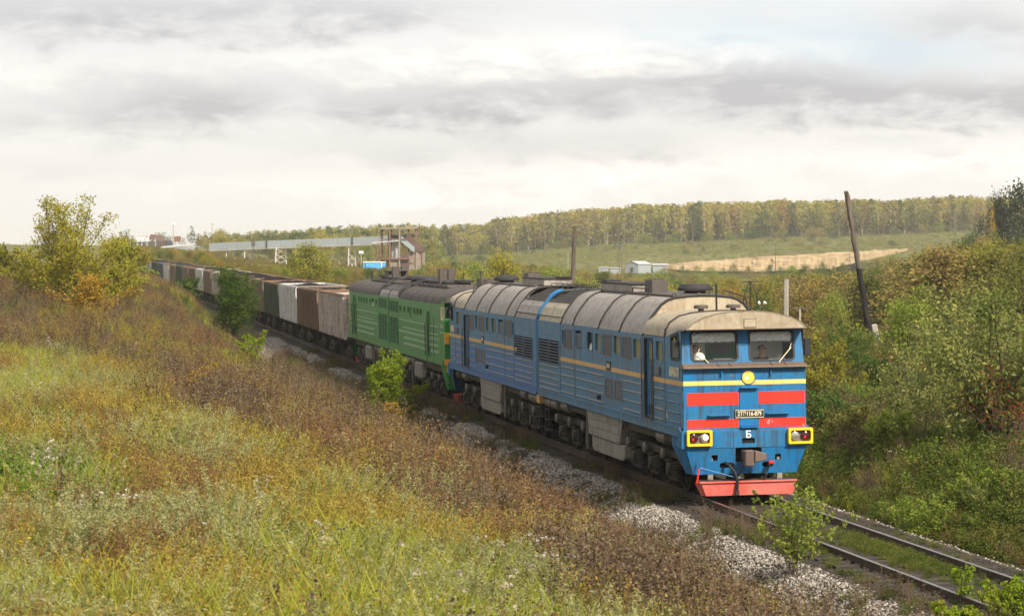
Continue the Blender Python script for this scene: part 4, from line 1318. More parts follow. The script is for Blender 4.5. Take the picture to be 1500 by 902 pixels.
    part('ridge_plate', MB().box(-0.85, 0.85, 13.4, 16.9, 4.16, 4.24), M['soot'], root)
    part('roof_hatch', MB().box(-0.75, 0.75, 4.4, 12.9, 4.22, 4.33), M['roof_kit'], root, 0.02)
    for k in range(5):
        part('hatch_seam', MB().box(-0.76, 0.76, 5.0 + k * 1.6, 5.07 + k * 1.6, 4.33, 4.35), M['soot'], root)
    part('roof_duct', MB().box(-0.4, 0.5, 7.4, 12.6, 4.33, 4.47), M['soot'], root, 0.05)
    for (x, y) in ((-0.35, 8.4), (0.42, 11.2)):
        st = part('exhaust_stack', MB().hexa([(x - 0.14, y - 0.2, 4.33), (x + 0.14, y - 0.2, 4.33), (x + 0.14, y + 0.2, 4.33), (x - 0.14, y + 0.2, 4.33), (x - 0.17, y - 0.24, 4.93), (x + 0.17, y - 0.24, 4.93), (x + 0.17, y + 0.24, 4.93), (x - 0.17, y + 0.24, 4.93)]), M['roof_kit'], root, 0.02)
        part('stack_mouth', MB().box(x - 0.14, x + 0.14, y - 0.2, y + 0.2, 4.925, 4.94), M['dark'], st)
    fan = MB().lathe((-0.1, 15.1, 4.22), (0, 0, 1), [(0, 0.32), (0.14, 0.32), (0.15, 0.56), (0.23, 0.58), (0.33, 0.5), (0.35, 0.02)], 20)
    part('ventilator_cap', fan, M['soot'], root, smooth=True)
    part('ventilator_cap', MB().lathe((0.15, 6.0, 4.3), (0, 0, 1), [(0, 0.26), (0.1, 0.26), (0.11, 0.40), (0.2, 0.4), (0.24, 0.02)], 16), M['soot'], root, smooth=True)
    if not reverse:
        part('horn_box', MB().box(0.12, 0.72, 2.0, 2.6, 4.24, 4.62), M['roof_kit'], root, 0.015)
        part('radio_mast', MB().tube([(-0.42, 2.4, 4.2), (-0.42, 2.4, 4.85)], 0.015, 6), M['soot'], root)
        part('radio_mast', MB().tube([(0.95, 1.6, 4.15), (0.95, 1.6, 4.9)], 0.03, 6), M['soot'], root)
    else:
        part('radio_mast', MB().tube([(0.5, 2.6, 4.2), (0.5, 2.6, 4.7)], 0.05, 6), M['soot'], root)
        part('roof_mirror', MB().lathe((0.1, 6.9, 4.62), (0, 1, 0), [(0, 0.1), (0.04, 0.12), (0.06, 0.02)], 10), M['soot'], root)
        part('roof_canopy', MB().box(-0.45, 0.55, 7.6, 9.4, 4.72, 4.77).box(-0.05, 0.5, 7.8, 9.2, 4.33, 4.72), M['roof_kit'], root)
    for k in range(8):
        y = 4.6 + k * 1.05
        handrail(root, [(-0.80, y, 4.22), (-0.80, y, 4.36), (-0.80, y + 0.8, 4.36), (-0.80, y + 0.8, 4.22)], 0.015)
    bogie(root, (2.75, 4.6, 6.45), M['bogie_lt'])
    bogie(root, (11.0, 12.85, 14.7), M['bogie_lt'])
    part('underframe', MB().box(-1.24, 1.24, 0.9, 16.8, 1.1, 1.62), M['bogie'], root)
    part('fuel_tank', MB().box(-1.2, 1.2, 7.2, 10.1, 0.45, 1.1), M['bogie'], root, 0.05)
    part('inner_bulkhead', MB().box(-1.38, 1.38, 2.05, 16.7, 1.62, 3.7), M['dark'], root)
    return root


GI_C = [('win', y, y + 0.62, 3.14, 3.42) for y in (6.35, 7.3, 8.25, 10.08, 11.32, 12.6)] + [('door', 4.2, 5.0, 1.70, 3.38), ('win', 9.5, 9.85, 3.0, 3.44),
        ('rad', 13.7, 16.62, 3.09, 3.53, 3, 6), ('rad', 13.7, 16.62, 1.76, 2.84, 3, 11)]
GR_C = []
for (a, b) in ((2.0, 4.1), (5.15, 13.5)):
    for z in (2.82, 2.53, 2.38, 2.33, 2.14, 2.09, 1.90, 1.85):
        GR_C.append((a if z != 2.53 or a < 3 else 5.15, b if z > 2.7 or z in (2.38, 2.33) else b - 1.6 if b > 9 else b, z))
sideC = ([3.9, 13.58], GI_C, GR_C)
GI_D = [('win', y, y + 0.55, 3.22, 3.52) for y in (5.2, 6.3, 7.4, 8.5, 9.9, 12.2)] + [('open', 10.9, 11.6, 3.14, 3.54), ('door', 3.0, 4.1, 1.70, 3.55),
        ('rad', 13.4, 16.4, 3.17, 3.57, 3, 6), ('rad', 13.4, 16.4, 1.78, 2.88, 3, 11)]
GR_D = []
for (a, b) in ((1.8, 2.8), (4.3, 13.2)):
    for z in (2.86, 2.55, 2.40, 2.35, 2.14, 2.09, 1.90, 1.85):
        GR_D.append((a, b if z > 2.7 or z in (2.4, 2.35) else b - 1.6 if b > 9 else b, z))
sideD = ([2.85, 13.3], GI_D, GR_D)
greenC = green_section('green locomotive section with sooty roof coupled behind the blue locomotive', 36.3, False, sideC)
greenD = green_section('rear green locomotive section with open black window, ahead of the open wagons', 36.3 + 16.97, True, sideD)

# ================================================================== open wagons
WAGCOL = {
    'pale': paint('wagon_pale_grey', (0.56, 0.49, 0.42), 0.65, (0.22, 0.135, 0.085), 0.7, 0.8, 0.2, fade=(0.56, 0.53, 0.51)),
    'brown': paint('wagon_brown', (0.19, 0.12, 0.075), 0.7, (0.10, 0.06, 0.035), 0.6, 0.7, 0.15, fade=(0.29, 0.20, 0.135)),
    'white': paint('wagon_white', (0.62, 0.62, 0.59), 0.6, (0.25, 0.18, 0.13), 0.5, 0.7, 0.1, fade=(0.70, 0.70, 0.67)),
    'dgreen': paint('wagon_dark_green', (0.055, 0.085, 0.045), 0.65, (0.10, 0.075, 0.05), 0.6, 0.5, 0.08, fade=(0.08, 0.105, 0.06)),
    'tan': paint('wagon_tan', (0.23, 0.165, 0.115), 0.7, (0.13, 0.09, 0.06), 0.6, 0.6, 0.12, fade=(0.29, 0.225, 0.16)),
    'slate': paint('wagon_slate', (0.10, 0.105, 0.12), 0.65, (0.11, 0.08, 0.06), 0.6, 0.5, 0.08, fade=(0.15, 0.15, 0.16)),
}
M['wag_rust'] = paint('wagon_rusty_rim', (0.22, 0.125, 0.065), 0.7, (0.13, 0.075, 0.05), 0.5, 0.2, 0.2, fade=(0.32, 0.19, 0.10))
M['wag_dirt'] = paint('wagon_underframe', (0.05, 0.038, 0.03), 0.75, (0.09, 0.065, 0.05), 0.6, 0.3, 0.1)
WL = 13.92


def wagon_meshes():
    d = {}
    y0, y1 = 0.42, 13.50
    W2 = 1.50
    d['side_wall'] = []
    for sg in (-1, 1):
        d['side_wall'].append(MB().box(*sorted((sg * (W2 - 0.06), sg * (W2 - 0.03))), y0, y1, 1.30, 3.36))
    d['end_wall'] = [MB().box(-W2 + 0.04, W2 - 0.04, y0 - 0.02, y0 + 0.02, 1.35, 3.40), MB().box(-W2 + 0.04, W2 - 0.04, y1 - 0.02, y1 + 0.02, 1.35, 3.40)]
    posts = []
    ys = np.linspace(y0 + 0.08, y1 - 0.08, 9)
    for sg in (-1, 1):
        for i, y in enumerate(ys):
            w = 0.11 if 0 < i < 8 else 0.09
            m = MB()
            m.hexa([(sg * (W2 - 0.04), y - w, 1.22), (sg * (W2 + 0.10), y - w * 0.6, 1.22), (sg * (W2 + 0.10), y + w * 0.6, 1.22), (sg * (W2 - 0.04), y + w, 1.22),
                    (sg * (W2 - 0.04), y - w, 3.36), (sg * (W2 + 0.15), y - w * 0.6, 3.36), (sg * (W2 + 0.15), y + w * 0.6, 3.36), (sg * (W2 - 0.04), y + w, 3.36)])
            posts.append(m)
    d['side_post'] = posts
    hat = []
    for sg in (-1, 1):
        for i in range(8):
            a, b = ys[i] + 0.16, ys[i + 1] - 0.16
            hat.append(MB().box(*sorted((sg * (W2 - 0.035), sg * (W2 + 0.0))), a, b, 1.42, 2.0).box(*sorted((sg * (W2 - 0.02), sg * (W2 + 0.055))), (a + b) / 2 - 0.05, (a + b) / 2 + 0.05, 1.32, 1.7))
    d['hatch'] = hat
    ep = []
    for yy, s2 in ((y0, -1), (y1, 1)):
        for z in (1.9, 2.45, 3.0):
            ep.append(MB().box(-W2 + 0.06, W2 - 0.06, *sorted((yy + s2 * 0.015, yy + s2 * 0.10)), z - 0.07, z + 0.07))
    d['end_rib'] = ep
    d['top_rail'] = [MB().box(*sorted((sg * (W2 - 0.06), sg * (W2 + 0.08))), y0 - 0.02, y1 + 0.02, 3.362, 3.48) for sg in (-1, 1)] + \
        [MB().box(-W2 + 0.06, W2 - 0.06, *sorted((yy - 0.06, yy + 0.06)), 3.40, 3.50) for yy in (y0, y1)]
    uf = MB()
    uf.box(-0.25, 0.25, 0.1, 13.82, 0.95, 1.25)
    uf.box(-1.42, 1.42, y0, y1, 1.2, 1.30)
    d['underframe'] = [uf]
    bg = []
    for yc in (2.63, 11.29):
        m = MB()
        for sg in (-1, 1):
            m.prism([(yc - 1.25, 0.62), (yc - 1.2, 0.36), (yc - 0.6, 0.36), (yc - 0.45, 0.24), (yc + 0.45, 0.24), (yc + 0.6, 0.36), (yc + 1.2, 0.36), (yc + 1.25, 0.62), (yc + 0.5, 0.86), (yc - 0.5, 0.86)], lambda a, b, dd: (dd, a, b), sg * 1.0 - 0.09, sg * 1.0 + 0.09)
            for k in (-0.22, 0, 0.22):
                m.lathe((sg * 1.12, yc + k, 0.3), (0, 0, 1), [(0, 0.09), (0.35, 0.09)], 8)
        m.box(-1.1, 1.1, yc - 0.2, yc + 0.2, 0.6, 0.95)
        bg.append(m)
    d['bogie'] = bg
    ws = []
    for yc in (2.63, 11.29):
        for k in (-0.925, 0.925):
            m = MB().tube([(-0.95, yc + k, 0.475), (0.95, yc + k, 0.475)], 0.08, 8)
            for sg in (-1, 1):
                m.lathe((sg * 0.70, yc + k, 0.475), (sg, 0, 0), [(0, 0.50), (0.03, 0.475), (0.14, 0.47), (0.14, 0.38), (0.08, 0.14)], 16)
                m.lathe((sg * 1.0, yc + k, 0.475), (sg, 0, 0), [(0, 0.14), (0.14, 0.14), (0.15, 0.1)], 10)
            ws.append(m)
    d['wheelset'] = ws
    cp = [MB().box(-0.12, 0.12, 0.0, 0.5, 0.95, 1.15).box(-0.17, 0.2, -0.02, 0.2, 0.88, 1.2), MB().box(-0.12, 0.12, 13.4, 13.92, 0.95, 1.15)]
    d['coupler'] = cp
    return d


WM = {k: [m.mesh(k, M['wag_dirt']) for m in v] for k, v in wagon_meshes().items()}
ORD = ['first', 'second', 'third', 'fourth', 'fifth', 'sixth', 'seventh', 'eighth', 'ninth', 'tenth', 'eleventh', 'twelfth', 'thirteenth', 'fourteenth', 'fifteenth',
       'sixteenth', 'seventeenth', 'eighteenth', 'nineteenth', 'twentieth', 'twenty-first', 'twenty-second', 'twenty-third']
DESC = {'pale': 'pale grey rusty', 'brown': 'dirty brown', 'white': 'dusty white', 'dgreen': 'dark green', 'tan': 'dusty tan', 'slate': 'dark slate grey'}
GRIME_SHADE = {k: paint('wagon_%s_wall' % k, tuple(c * 0.74 for c in v), 0.7, (0.11, 0.075, 0.06), 0.75, 0.9, 0.2) for k, v in {'pale': (0.46, 0.40, 0.345), 'brown': (0.17, 0.11, 0.07), 'white': (0.60, 0.60, 0.57), 'dgreen': (0.06, 0.09, 0.05), 'tan': (0.25, 0.185, 0.13), 'slate': (0.12, 0.12, 0.135)}.items()}  # dirty wall paint, darkened further to stand in for shade between the posts
SEQ = ['pale', 'brown', 'white', 'dgreen', 'tan', 'tan', 'dgreen', 'brown', 'pale', 'tan', 'white', 'brown', 'tan', 'dgreen', 'tan', 'white', 'slate', 'dgreen', 'pale', 'brown', 'slate', 'tan', 'brown']
RIM = {0: 'wag_rust', 1: None, 2: None, 3: 'wag_rust', 4: 'wag_rust', 5: 'wag_rust'}
M['coal'] = plain('black_coal', (0.016, 0.0145, 0.014), 0.95, 0, 0.6, 2.0, 0.08, bstr=1.0)
TRAIN_END = 36.3 + 2 * 16.97
for n, ck in enumerate(SEQ):
    s0 = TRAIN_END + n * WL
    a, b2 = tpt(s0, 0, 0), tpt(s0 + WL, 0, 0)
    th = track(s0 + WL / 2)[3]
    root = empty('open_wagon', label='%s open coal wagon, %s behind the green locomotive' % (DESC[ck], ORD[n]), cat='railway wagon', group='open wagons of the coal train')
    root.matrix_world = frame_mat(a, Vector((math.cos(th), math.sin(th), CANT)), b2 - a)
    for k, meshes in WM.items():
        for me in meshes:
            o = link(k, me, root)
            if k in ('side_wall', 'end_wall', 'side_post', 'hatch', 'end_rib', 'top_rail'):
                mt = GRIME_SHADE[ck] if k == 'side_wall' else WAGCOL[ck]
                if k == 'top_rail':
                    r = RIM.get(n, 'wag_rust' if n % 3 == 0 else None)
                    mt = M[r] if r else mt
                o.material_slots[0].link = 'OBJECT'
                o.material_slots[0].material = mt
    # the coal inside each wagon: a heaped surface
    nx, ny = 10, 40
    r = np.random.default_rng(100 + n)
    hgt = {0: 3.02, 1: 3.22}.get(n, 3.30 + 0.12 * r.random())
    vs = []
    for j in range(ny + 1):
        for i in range(nx + 1):
            u, v = i / nx, j / ny
            x = -1.44 + 2.88 * u
            y = 0.5 + 12.92 * v
            heap = 0.34 * math.sin(math.pi * u) ** 0.8 * (0.45 + 0.55 * math.sin(math.pi * v) ** 0.5) * (0.75 + 0.25 * math.sin(v * 19 + n))
            vs.append((x, y, hgt - 0.12 + heap + 0.10 * (r.random() - 0.5)))
    mb = MB().add(vs, [(j * (nx + 1) + i, j * (nx + 1) + i + 1, (j + 1) * (nx + 1) + i + 1, (j + 1) * (nx + 1) + i) for j in range(ny) for i in range(nx)])
    co = part('coal_load', mb, M['coal'])
    co.matrix_world = root.matrix_world.copy()
    tag(co, 'black coal heaped in the %s wagon behind the green locomotive' % ORD[n], 'coal', 'coal loads in the open wagons')
# ================================================================== terrain height
_PX = np.array([-900, -200, 200, 450, 700, 950, 1200, 1500, 1800, 2600], float)
_DD = np.array([0, 150, 250, 400, 600, 880, 960, 1180, 1600, 3000, 9000], float)
_ZT = np.array([
    # -900 -200  200   450   700   950  1200  1500  1800 2600
    [-0.6, -0.6, -0.6, -0.6, -0.6, -0.6, -0.6, 0.6, 1.2, 1.5],     # 0
    [0.5, 0.5, 0.3, 0.0, -0.8, -0.8, -0.9, 0.9, 1.5, 2.0],         # 150
    [3.5, 3.5, 3.0, 2.0, -1.0, -2.0, -1.2, 2.4, 4.0, 5.0],         # 250
    [6.0, 6.0, 4.6, 3.2, 0.0, -2.5, -1.0, 5.0, 8.0, 9.0],          # 400
    [8.0, 8.0, 7.4, 3.2, 1.6, -1.5, -0.5, 6.0, 9.0, 10.0],         # 600
    [10., 10., 9.6, 6.0, 2.5, 0.2, -0.8, 6.0, 9.0, 10.0],          # 880
    [11., 11., 10., 6.5, 3.5, 6.6, 7.6, 9.0, 11., 12.0],           # 960
    [12., 12., 11., 8.0, 7.5, 12.2, 15.3, 18.5, 20., 22.0],        # 1180
    [13., 13., 12., 10., 11.5, 18., 22., 26., 28., 30.0],          # 1600
    [14., 14., 13., 12., 13., 22., 27., 31., 33., 35.0],           # 3000
    [15., 15., 14., 14., 15., 25., 30., 34., 36., 38.0]])


def far_z(x, y):
    px = 750 + x / np.maximum(y, 1.0) * FPX
    px = np.clip(px, -899, 2599)
    D = np.clip(y, 0, 8999)
    i = np.clip(np.searchsorted(_PX, px) - 1, 0, len(_PX) - 2)
    j = np.clip(np.searchsorted(_DD, D) - 1, 0, len(_DD) - 2)
    u = (px - _PX[i]) / (_PX[i + 1] - _PX[i])
    v = (D - _DD[j]) / (_DD[j + 1] - _DD[j])
    u = u * u * (3 - 2 * u)
    return (_ZT[j, i] * (1 - u) + _ZT[j, i + 1] * u) * (1 - v) + (_ZT[j + 1, i] * (1 - u) + _ZT[j + 1, i + 1] * u) * v


def sstep(a, b, x):
    t = np.clip((x - a) / (b - a), 0, 1)
    return t * t * (3 - 2 * t)


def toe_shift(y):
    """the ballast spreads wider down the bank beside the wagons"""
    return 2.1 * sstep(84, 104, y) * (1 - sstep(150, 178, y))


def ground_z(x, y):
    x = np.asarray(x, float)
    y = np.asarray(y, float)
    s, l, rz = sl_coords(x, y)
    d = np.abs(l)
    n1 = fbm(x * 0.22 + 40, y * 0.16 + 40, 4) - 0.5
    n2 = fbm(x * 0.9 + 10, y * 0.7, 3) - 0.5
    # left bank
    q = 1 + 0.45 * sstep(95, 190, y)
    dl = 3.4 + (d - 3.4 - toe_shift(y)) * q
    bank = -0.92 + 0.42 * np.clip(dl - 3.6, 0, 4.6)
    bank = bank + np.where(dl > 8.0, 1.75 * (1 - np.exp(-(dl - 8.0) / 5.0)), 0)
    rise = np.clip(y - 78, 0, 75) * 0.013 * sstep(4, 10, dl)
    rise = rise + np.clip(d - 18, 0, 60) * 0.035
    left = bank + rise + n1 * 0.75 * sstep(4.2, 8, d) + n2 * 0.34 * sstep(3.6, 6, d)
    # right bank near the camera, then the wide valley
    rn = -0.42 + 0.42 * np.clip(d - 3.0, 0, 2.2) + 0.055 * np.clip(d - 5.2, 0, 30)
    rn = rn + n1 * 0.7 * sstep(3.2, 8, d) + n2 * 0.14 * sstep(2.8, 4, d)
    w = sstep(105, 170, y)
    right = rn * (1 - w) + (far_z(x, y) + n1 * 1.0) * w
    # the far valley begins a few metres off the track
    right = np.where(w > 0, right * sstep(1.5, 6, d) + (rz - 0.4) * (1 - sstep(1.5, 6, d)), right)
    z = np.where(l < 0, left + rz * (1 - sstep(8, 30, d)), right)
    # trackbed with the ballast shoulder
    bed = rz - 0.235
    shl = rz - 0.235 - 0.70 * sstep(1.95, 3.5 + toe_shift(y), d)
    shr = rz - 0.235 - 0.22 * sstep(2.0, 2.9, d)
    sh = np.where(l < 0, shl, shr)
    ts_ = toe_shift(y)
    k = np.where(l < 0, sstep(0, 0.7, d - 3.2 - ts_), sstep(2.4, 3.2, d))
    zz = np.where(d < 1.95, bed, sh * (1 - k) + z * k)
    onT = (s < 470) & (s > -59)
    z = np.where(onT, zz, z)
    # far left land beyond the bank joins the general terrain
    wl = sstep(260, 420, y) * (l < 0)
    z = z * (1 - wl) + np.maximum(far_z(x, y), z * 0 + far_z(x, y)) * wl
    return z


def gz(x, y):
    return float(ground_z(np.array([x]), np.array([y]))[0])


# ground sheet: rows get longer and wider apart with distance
ys = np.concatenate([np.arange(-12, 30, 1.0), np.arange(30, 150, 0.55), 150 * 1.022 ** np.arange(0, 110), [1800, 2200, 3000, 4000]])
ys = ys[np.concatenate([[True], np.diff(ys) > 0.1])]
NU = 420
u = np.linspace(-1, 1, NU)
rows = []
for y in ys:
    half = 30 + max(y, 0) * 0.34
    cx = 0.0
    if -10 < y < 480:
        # put the columns closer together near the track
        tx = float(np.interp(y, _TYA, _TXA))
        uu = np.sign(u) * np.abs(u) ** 1.9
        lim = np.where(uu < 0, half + tx, half - tx)
        xs = tx + uu * lim
    else:
        xs = u * half if y < 480 else np.sign(u) * np.abs(u) ** (1.9 - 0.9 * min(1, (y - 480) / 300)) * half + (-55 * max(0, 1 - (y - 480) / 300)) * (1 - np.abs(u))
    rows.append(np.stack([xs, np.full(NU, y)], 1))
XY = np.array(rows)
gzv = ground_z(XY[..., 0].ravel(), XY[..., 1].ravel())
verts = np.concatenate([XY.reshape(-1, 2), gzv[:, None]], 1)
NR = len(ys)
ii = np.arange(NR - 1)[:, None] * NU + np.arange(NU - 1)[None]
quads = np.stack([ii, ii + 1, ii + 1 + NU, ii + NU], -1).reshape(-1, 4)


def np_mesh(name, verts, faces, mats, tint=None, smooth=False, mi=None):
    """fast mesh from arrays; faces (n,k)"""
    me = bpy.data.meshes.new(name)
    verts = np.asarray(verts, np.float32)
    faces = np.asarray(faces, np.int32)
    n, k = faces.shape
    me.vertices.add(len(verts))
    me.vertices.foreach_set('co', verts.ravel())
    me.loops.add(n * k)
    me.loops.foreach_set('vertex_index', faces.ravel())
    me.polygons.add(n)
    me.polygons.foreach_set('loop_start', np.arange(0, n * k, k, dtype=np.int32))
    me.polygons.foreach_set('loop_total', np.full(n, k, np.int32))
    for m in (mats if isinstance(mats, (list, tuple)) else [mats]):
        me.materials.append(m)
    if mi is not None:
        me.polygons.foreach_set('material_index', np.asarray(mi, np.int32))
    if smooth:
        me.polygons.foreach_set('use_smooth', np.ones(n, bool))
    if tint is not None:
        a = me.attributes.new('tint', 'FLOAT', 'POINT')
        a.data.foreach_set('value', np.asarray(tint, np.float32))
    me.update(calc_edges=True)
    return me


m, b = new_mat('autumn_ground')
geo = b.n('ShaderNodeNewGeometry')
pv = geo.outputs['Position']
nA = b.noise(b.mapping(pv, (0.05, 0.03, 0.05)), 1.0, 6, 0.6)
nB = b.noise(b.mapping(pv, (1.2, 0.8, 1.2)), 1.0, 6, 0.65)
nC = b.noise(b.mapping(pv, (0.25, 0.16, 0.3)), 1.0, 5, 0.6)
soil = b.ramp(nB, [(0.3, (0.035, 0.028, 0.015)), (0.5, (0.075, 0.06, 0.026)), (0.7, (0.12, 0.10, 0.042))])
meadow = b.ramp(nC, [(0.3, (0.10, 0.125, 0.035)), (0.5, (0.15, 0.16, 0.05)), (0.68, (0.20, 0.17, 0.065))])
sp = b.n('ShaderNodeSeparateXYZ', {0: pv})
farf = b.ramp(b.math('DIVIDE', sp.outputs[1], 1000.0), [(0.12, 0.0), (0.30, 1.0)])
colr = b.mix(farf, soil, b.mix(b.ramp(nA, [(0.35, 0.0), (0.65, 1.0)]), meadow, b.mix(nB, (0.10, 0.085, 0.035), (0.17, 0.135, 0.055))))
finish(m, b, colr, 0.95, 0, nB, 0.6, 0.15, 0.1)
M['ground'] = m
gob = link('ground', np_mesh('ground', verts, quads, M['ground'], smooth=True))
tag(gob, kind='structure')

# ------------------------------------------------------------------ trackbed, sleepers, rails
m, b = new_mat('oily_trackbed')
t = b.n('ShaderNodeNewGeometry')
n1 = b.noise(t.outputs['Position'], 9.0, 8, 0.7)
n2 = b.noise(t.outputs['Position'], 0.8, 4, 0.6)
c = b.mix(b.ramp(n1, [(0.4, 0.0), (0.65, 1.0)]), (0.018, 0.015, 0.012), (0.075, 0.058, 0.042))
c = b.mix(b.ramp(n2, [(0.45, 0.0), (0.65, 0.5)]), c, (0.10, 0.075, 0.045))
finish(m, b, c, 0.9, 0, n1, 1.0, 0.05, 0.2)
M['bed'] = m
ss = np.concatenate([np.arange(-42, 110, 0.5), np.arange(110, 460, 5)])
lats = np.array([-1.98, -1.75, -1.3, -1.0, -0.72, -0.4, 0.0, 0.4, 0.72, 1.0, 1.3, 1.75, 1.98])
bh = np.array([-0.232, -0.19, -0.17, -0.16, -0.165, -0.155, -0.145, -0.155, -0.165, -0.16, -0.17, -0.19, -0.232])
bv = []
for s in ss:
    for l, h in zip(lats, bh):
        p = tpt(s, l, h + 0.03 * (fbm(np.array([s * 1.7]), np.array([l * 1.9 + 30]), 3)[0] - 0.5))
        bv.append(p)
nb = len(lats)
ii = np.arange(len(ss) - 1)[:, None] * nb + np.arange(nb - 1)[None]
bf = np.stack([ii, ii + 1, ii + 1 + nb, ii + nb], -1).reshape(-1, 4)
tag(link('trackbed', np_mesh('trackbed', np.array(bv), bf, M['bed'], smooth=True)), kind='structure')
trk = empty('railway_track', tpt(-8, 0, 0), kind='structure')
TINV = Matrix.Translation(-tpt(-8, 0, 0))
M['rail_side'] = paint('rusty_rail', (0.085, 0.052, 0.035), 0.6, (0.04, 0.03, 0.025), 0.5, 0.2, 0.2, metal=0.3)
M['rail_top'] = plain('polished_rail_head', (0.30, 0.28, 0.26), 0.42, 0.85, 0.2, 3.0)
RP = [(-0.066, -0.18), (-0.066, -0.165), (-0.012, -0.14), (-0.010, -0.045), (-0.036, -0.035), (-0.036, -0.006), (-0.026, 0.0), (0.026, 0.0), (0.036, -0.006), (0.036, -0.035), (0.010, -0.045), (0.012, -0.14), (0.066, -0.165), (0.066, -0.18)]
RS = np.concatenate([np.arange(-42, 110, 1.0), np.arange(110, 461, 10)])
for lat in (-0.796, 0.796):
    mb = MB()
    mb.loft([[tpt(s, lat + a, h) for a, h in RP] for s in RS], True)
    n = len(RP)
    mb.m = [1 if (i % n in (5, 6, 7)) and i < n * (len(RS) - 1) else 0 for i in range(len(mb.f))]
    o = part('rail', mb, [M['rail_side'], M['rail_top']])
    o.parent = trk
    o.matrix_parent_inverse = TINV
M['sleeper'] = paint('tarred_sleeper', (0.035, 0.028, 0.022), 0.85, (0.09, 0.07, 0.05), 0.6, 0.1, 0.0, fade=(0.06, 0.048, 0.038))
slm = MB().box(-1.35, 1.35, -0.12, 0.12, -0.19, 0.0)
for sg in (-1, 1):
    slm.box(sg * 0.796 - 0.14, sg * 0.796 + 0.14, -0.09, 0.09, 0.0, 0.012)
sme = slm.mesh('sleeper', M['sleeper'])
for k in range(60):
    s = -26 + k * 0.545
    x, y, z, th = track(s)
    o = link('sleeper', sme, trk)
    o.location = tpt(s, 0, -0.145 + random.uniform(-0.012, 0.004)) - tpt(-8, 0, 0)
    o.rotation_euler = (0, 0, th + random.uniform(-0.012, 0.012))

# ================================================================== plants: small meshes that get strewn
def strips(paths, widths, tints, cross=None):
    """paths: list of (k,3) arrays -> flat ribbons with their own width; returns verts, quads, tint"""
    V, F, T = [], [], []
    o = 0
    for P, w, t in zip(paths, widths, tints):
        P = np.asarray(P, float)
        k = len(P)
        d = np.gradient(P, axis=0)
        sd = np.cross(d, np.array([random.uniform(-1, 1), random.uniform(-1, 1), 0.15]))
        sd /= np.linalg.norm(sd, axis=1, keepdims=True) + 1e-9
        ww = w * np.linspace(1, 0.25, k)[:, None] / 2
        V.append(np.concatenate([P - sd * ww, P + sd * ww]))
        for i in range(k - 1):
            F.append((o + i, o + i + 1, o + k + i + 1, o + k + i))
        T.append(np.full(2 * k, t))
        o += 2 * k
    return np.concatenate(V), np.array(F), np.concatenate(T)


def leaves(C, size, tints, r, up=0.3, aspect=0.5, dirs=None):
    """leaf shaped quads at the centres C; dirs = long axis of each leaf"""
    C = np.asarray(C, float)
    n = len(C)
    size = np.broadcast_to(np.asarray(size, float), (n,))
    if dirs is None:
        dirs = r.normal(size=(n, 3))
        dirs[:, 2] = dirs[:, 2] * 0.6 - up
    dirs = dirs / (np.linalg.norm(dirs, axis=1, keepdims=True) + 1e-9)
    o = r.normal(size=(n, 3))
    sd = np.cross(dirs, o)
    sd /= np.linalg.norm(sd, axis=1, keepdims=True) + 1e-9
    a = dirs * size[:, None] * 0.5
    c = sd * size[:, None] * 0.5 * aspect
    V = np.stack([C - a, C + c * 1.0 - a * 0.1, C + a, C - c * 1.0 - a * 0.1], 1).reshape(-1, 3)
    F = np.arange(n * 4).reshape(n, 4)
    return V, F, np.repeat(tints, 4)


def joinm(parts):
    V, F, T, K = [], [], [], []
    o = 0
    for i, (v, f, t) in enumerate(parts):
        V.append(v)
        F.append(f + o)
        T.append(t)
        K.append(np.full(len(f), i))
        o += len(v)
    return np.concatenate(V), np.concatenate(F), np.concatenate(T), np.concatenate(K)


def curve(base, az, lean, h, k=4, droop=0.0):
    t = np.linspace(0, 1, k)
    r = lean * h * t ** 1.6
    z = h * (t - droop * t ** 3)
    return np.stack([base[0] + np.cos(az) * r, base[1] + np.sin(az) * r, base[2] + z], 1)


F_ = foliage
M['grass'] = F_('meadow_grass', [(0.09, 0.085, 0.016), (0.22, 0.235, 0.028), (0.36, 0.33, 0.038), (0.27, 0.33, 0.038), (0.47, 0.39, 0.07), (0.36, 0.43, 0.055)], 0.3, 0.6)
M['rustgrass'] = F_('rust_grass', [(0.13, 0.08, 0.02), (0.27, 0.18, 0.04), (0.38, 0.27, 0.07), (0.33, 0.28, 0.05)], 0.3, 0.6)
M['weed'] = F_('dry_weed', [(0.05, 0.032, 0.022), (0.105, 0.068, 0.045), (0.155, 0.105, 0.068), (0.245, 0.18, 0.115), (0.13, 0.12, 0.04)], 0.25, 0.5)
M['redweed'] = F_('red_brown_weed', [(0.10, 0.055, 0.028), (0.19, 0.105, 0.05), (0.27, 0.155, 0.07), (0.22, 0.15, 0.065)], 0.25, 0.5)
M['wormwood'] = F_('wormwood', [(0.13, 0.145, 0.05), (0.23, 0.235, 0.09), (0.34, 0.335, 0.15), (0.40, 0.375, 0.18)], 0.25, 0.4)
M['herb'] = F_('green_herb', [(0.06, 0.10, 0.018), (0.11, 0.18, 0.03), (0.19, 0.27, 0.04), (0.30, 0.32, 0.06)], 0.35, 0.5)
M['herb_dark'] = F_('dull_green_herb', [(0.03, 0.048, 0.010), (0.06, 0.088, 0.016), (0.10, 0.13, 0.024), (0.16, 0.175, 0.038), (0.14, 0.11, 0.035), (0.22, 0.215, 0.05)], 0.3, 0.5)  # darker, duller greens with some brown among them
M['fluff'] = F_('pale_seed_fluff', [(0.40, 0.33, 0.26), (0.58, 0.51, 0.43)], 0.3, 0.5)
M['yflower'] = F_('yellow_flower', [(0.62, 0.42, 0.01), (0.75, 0.55, 0.02)], 0.2, 0.5)


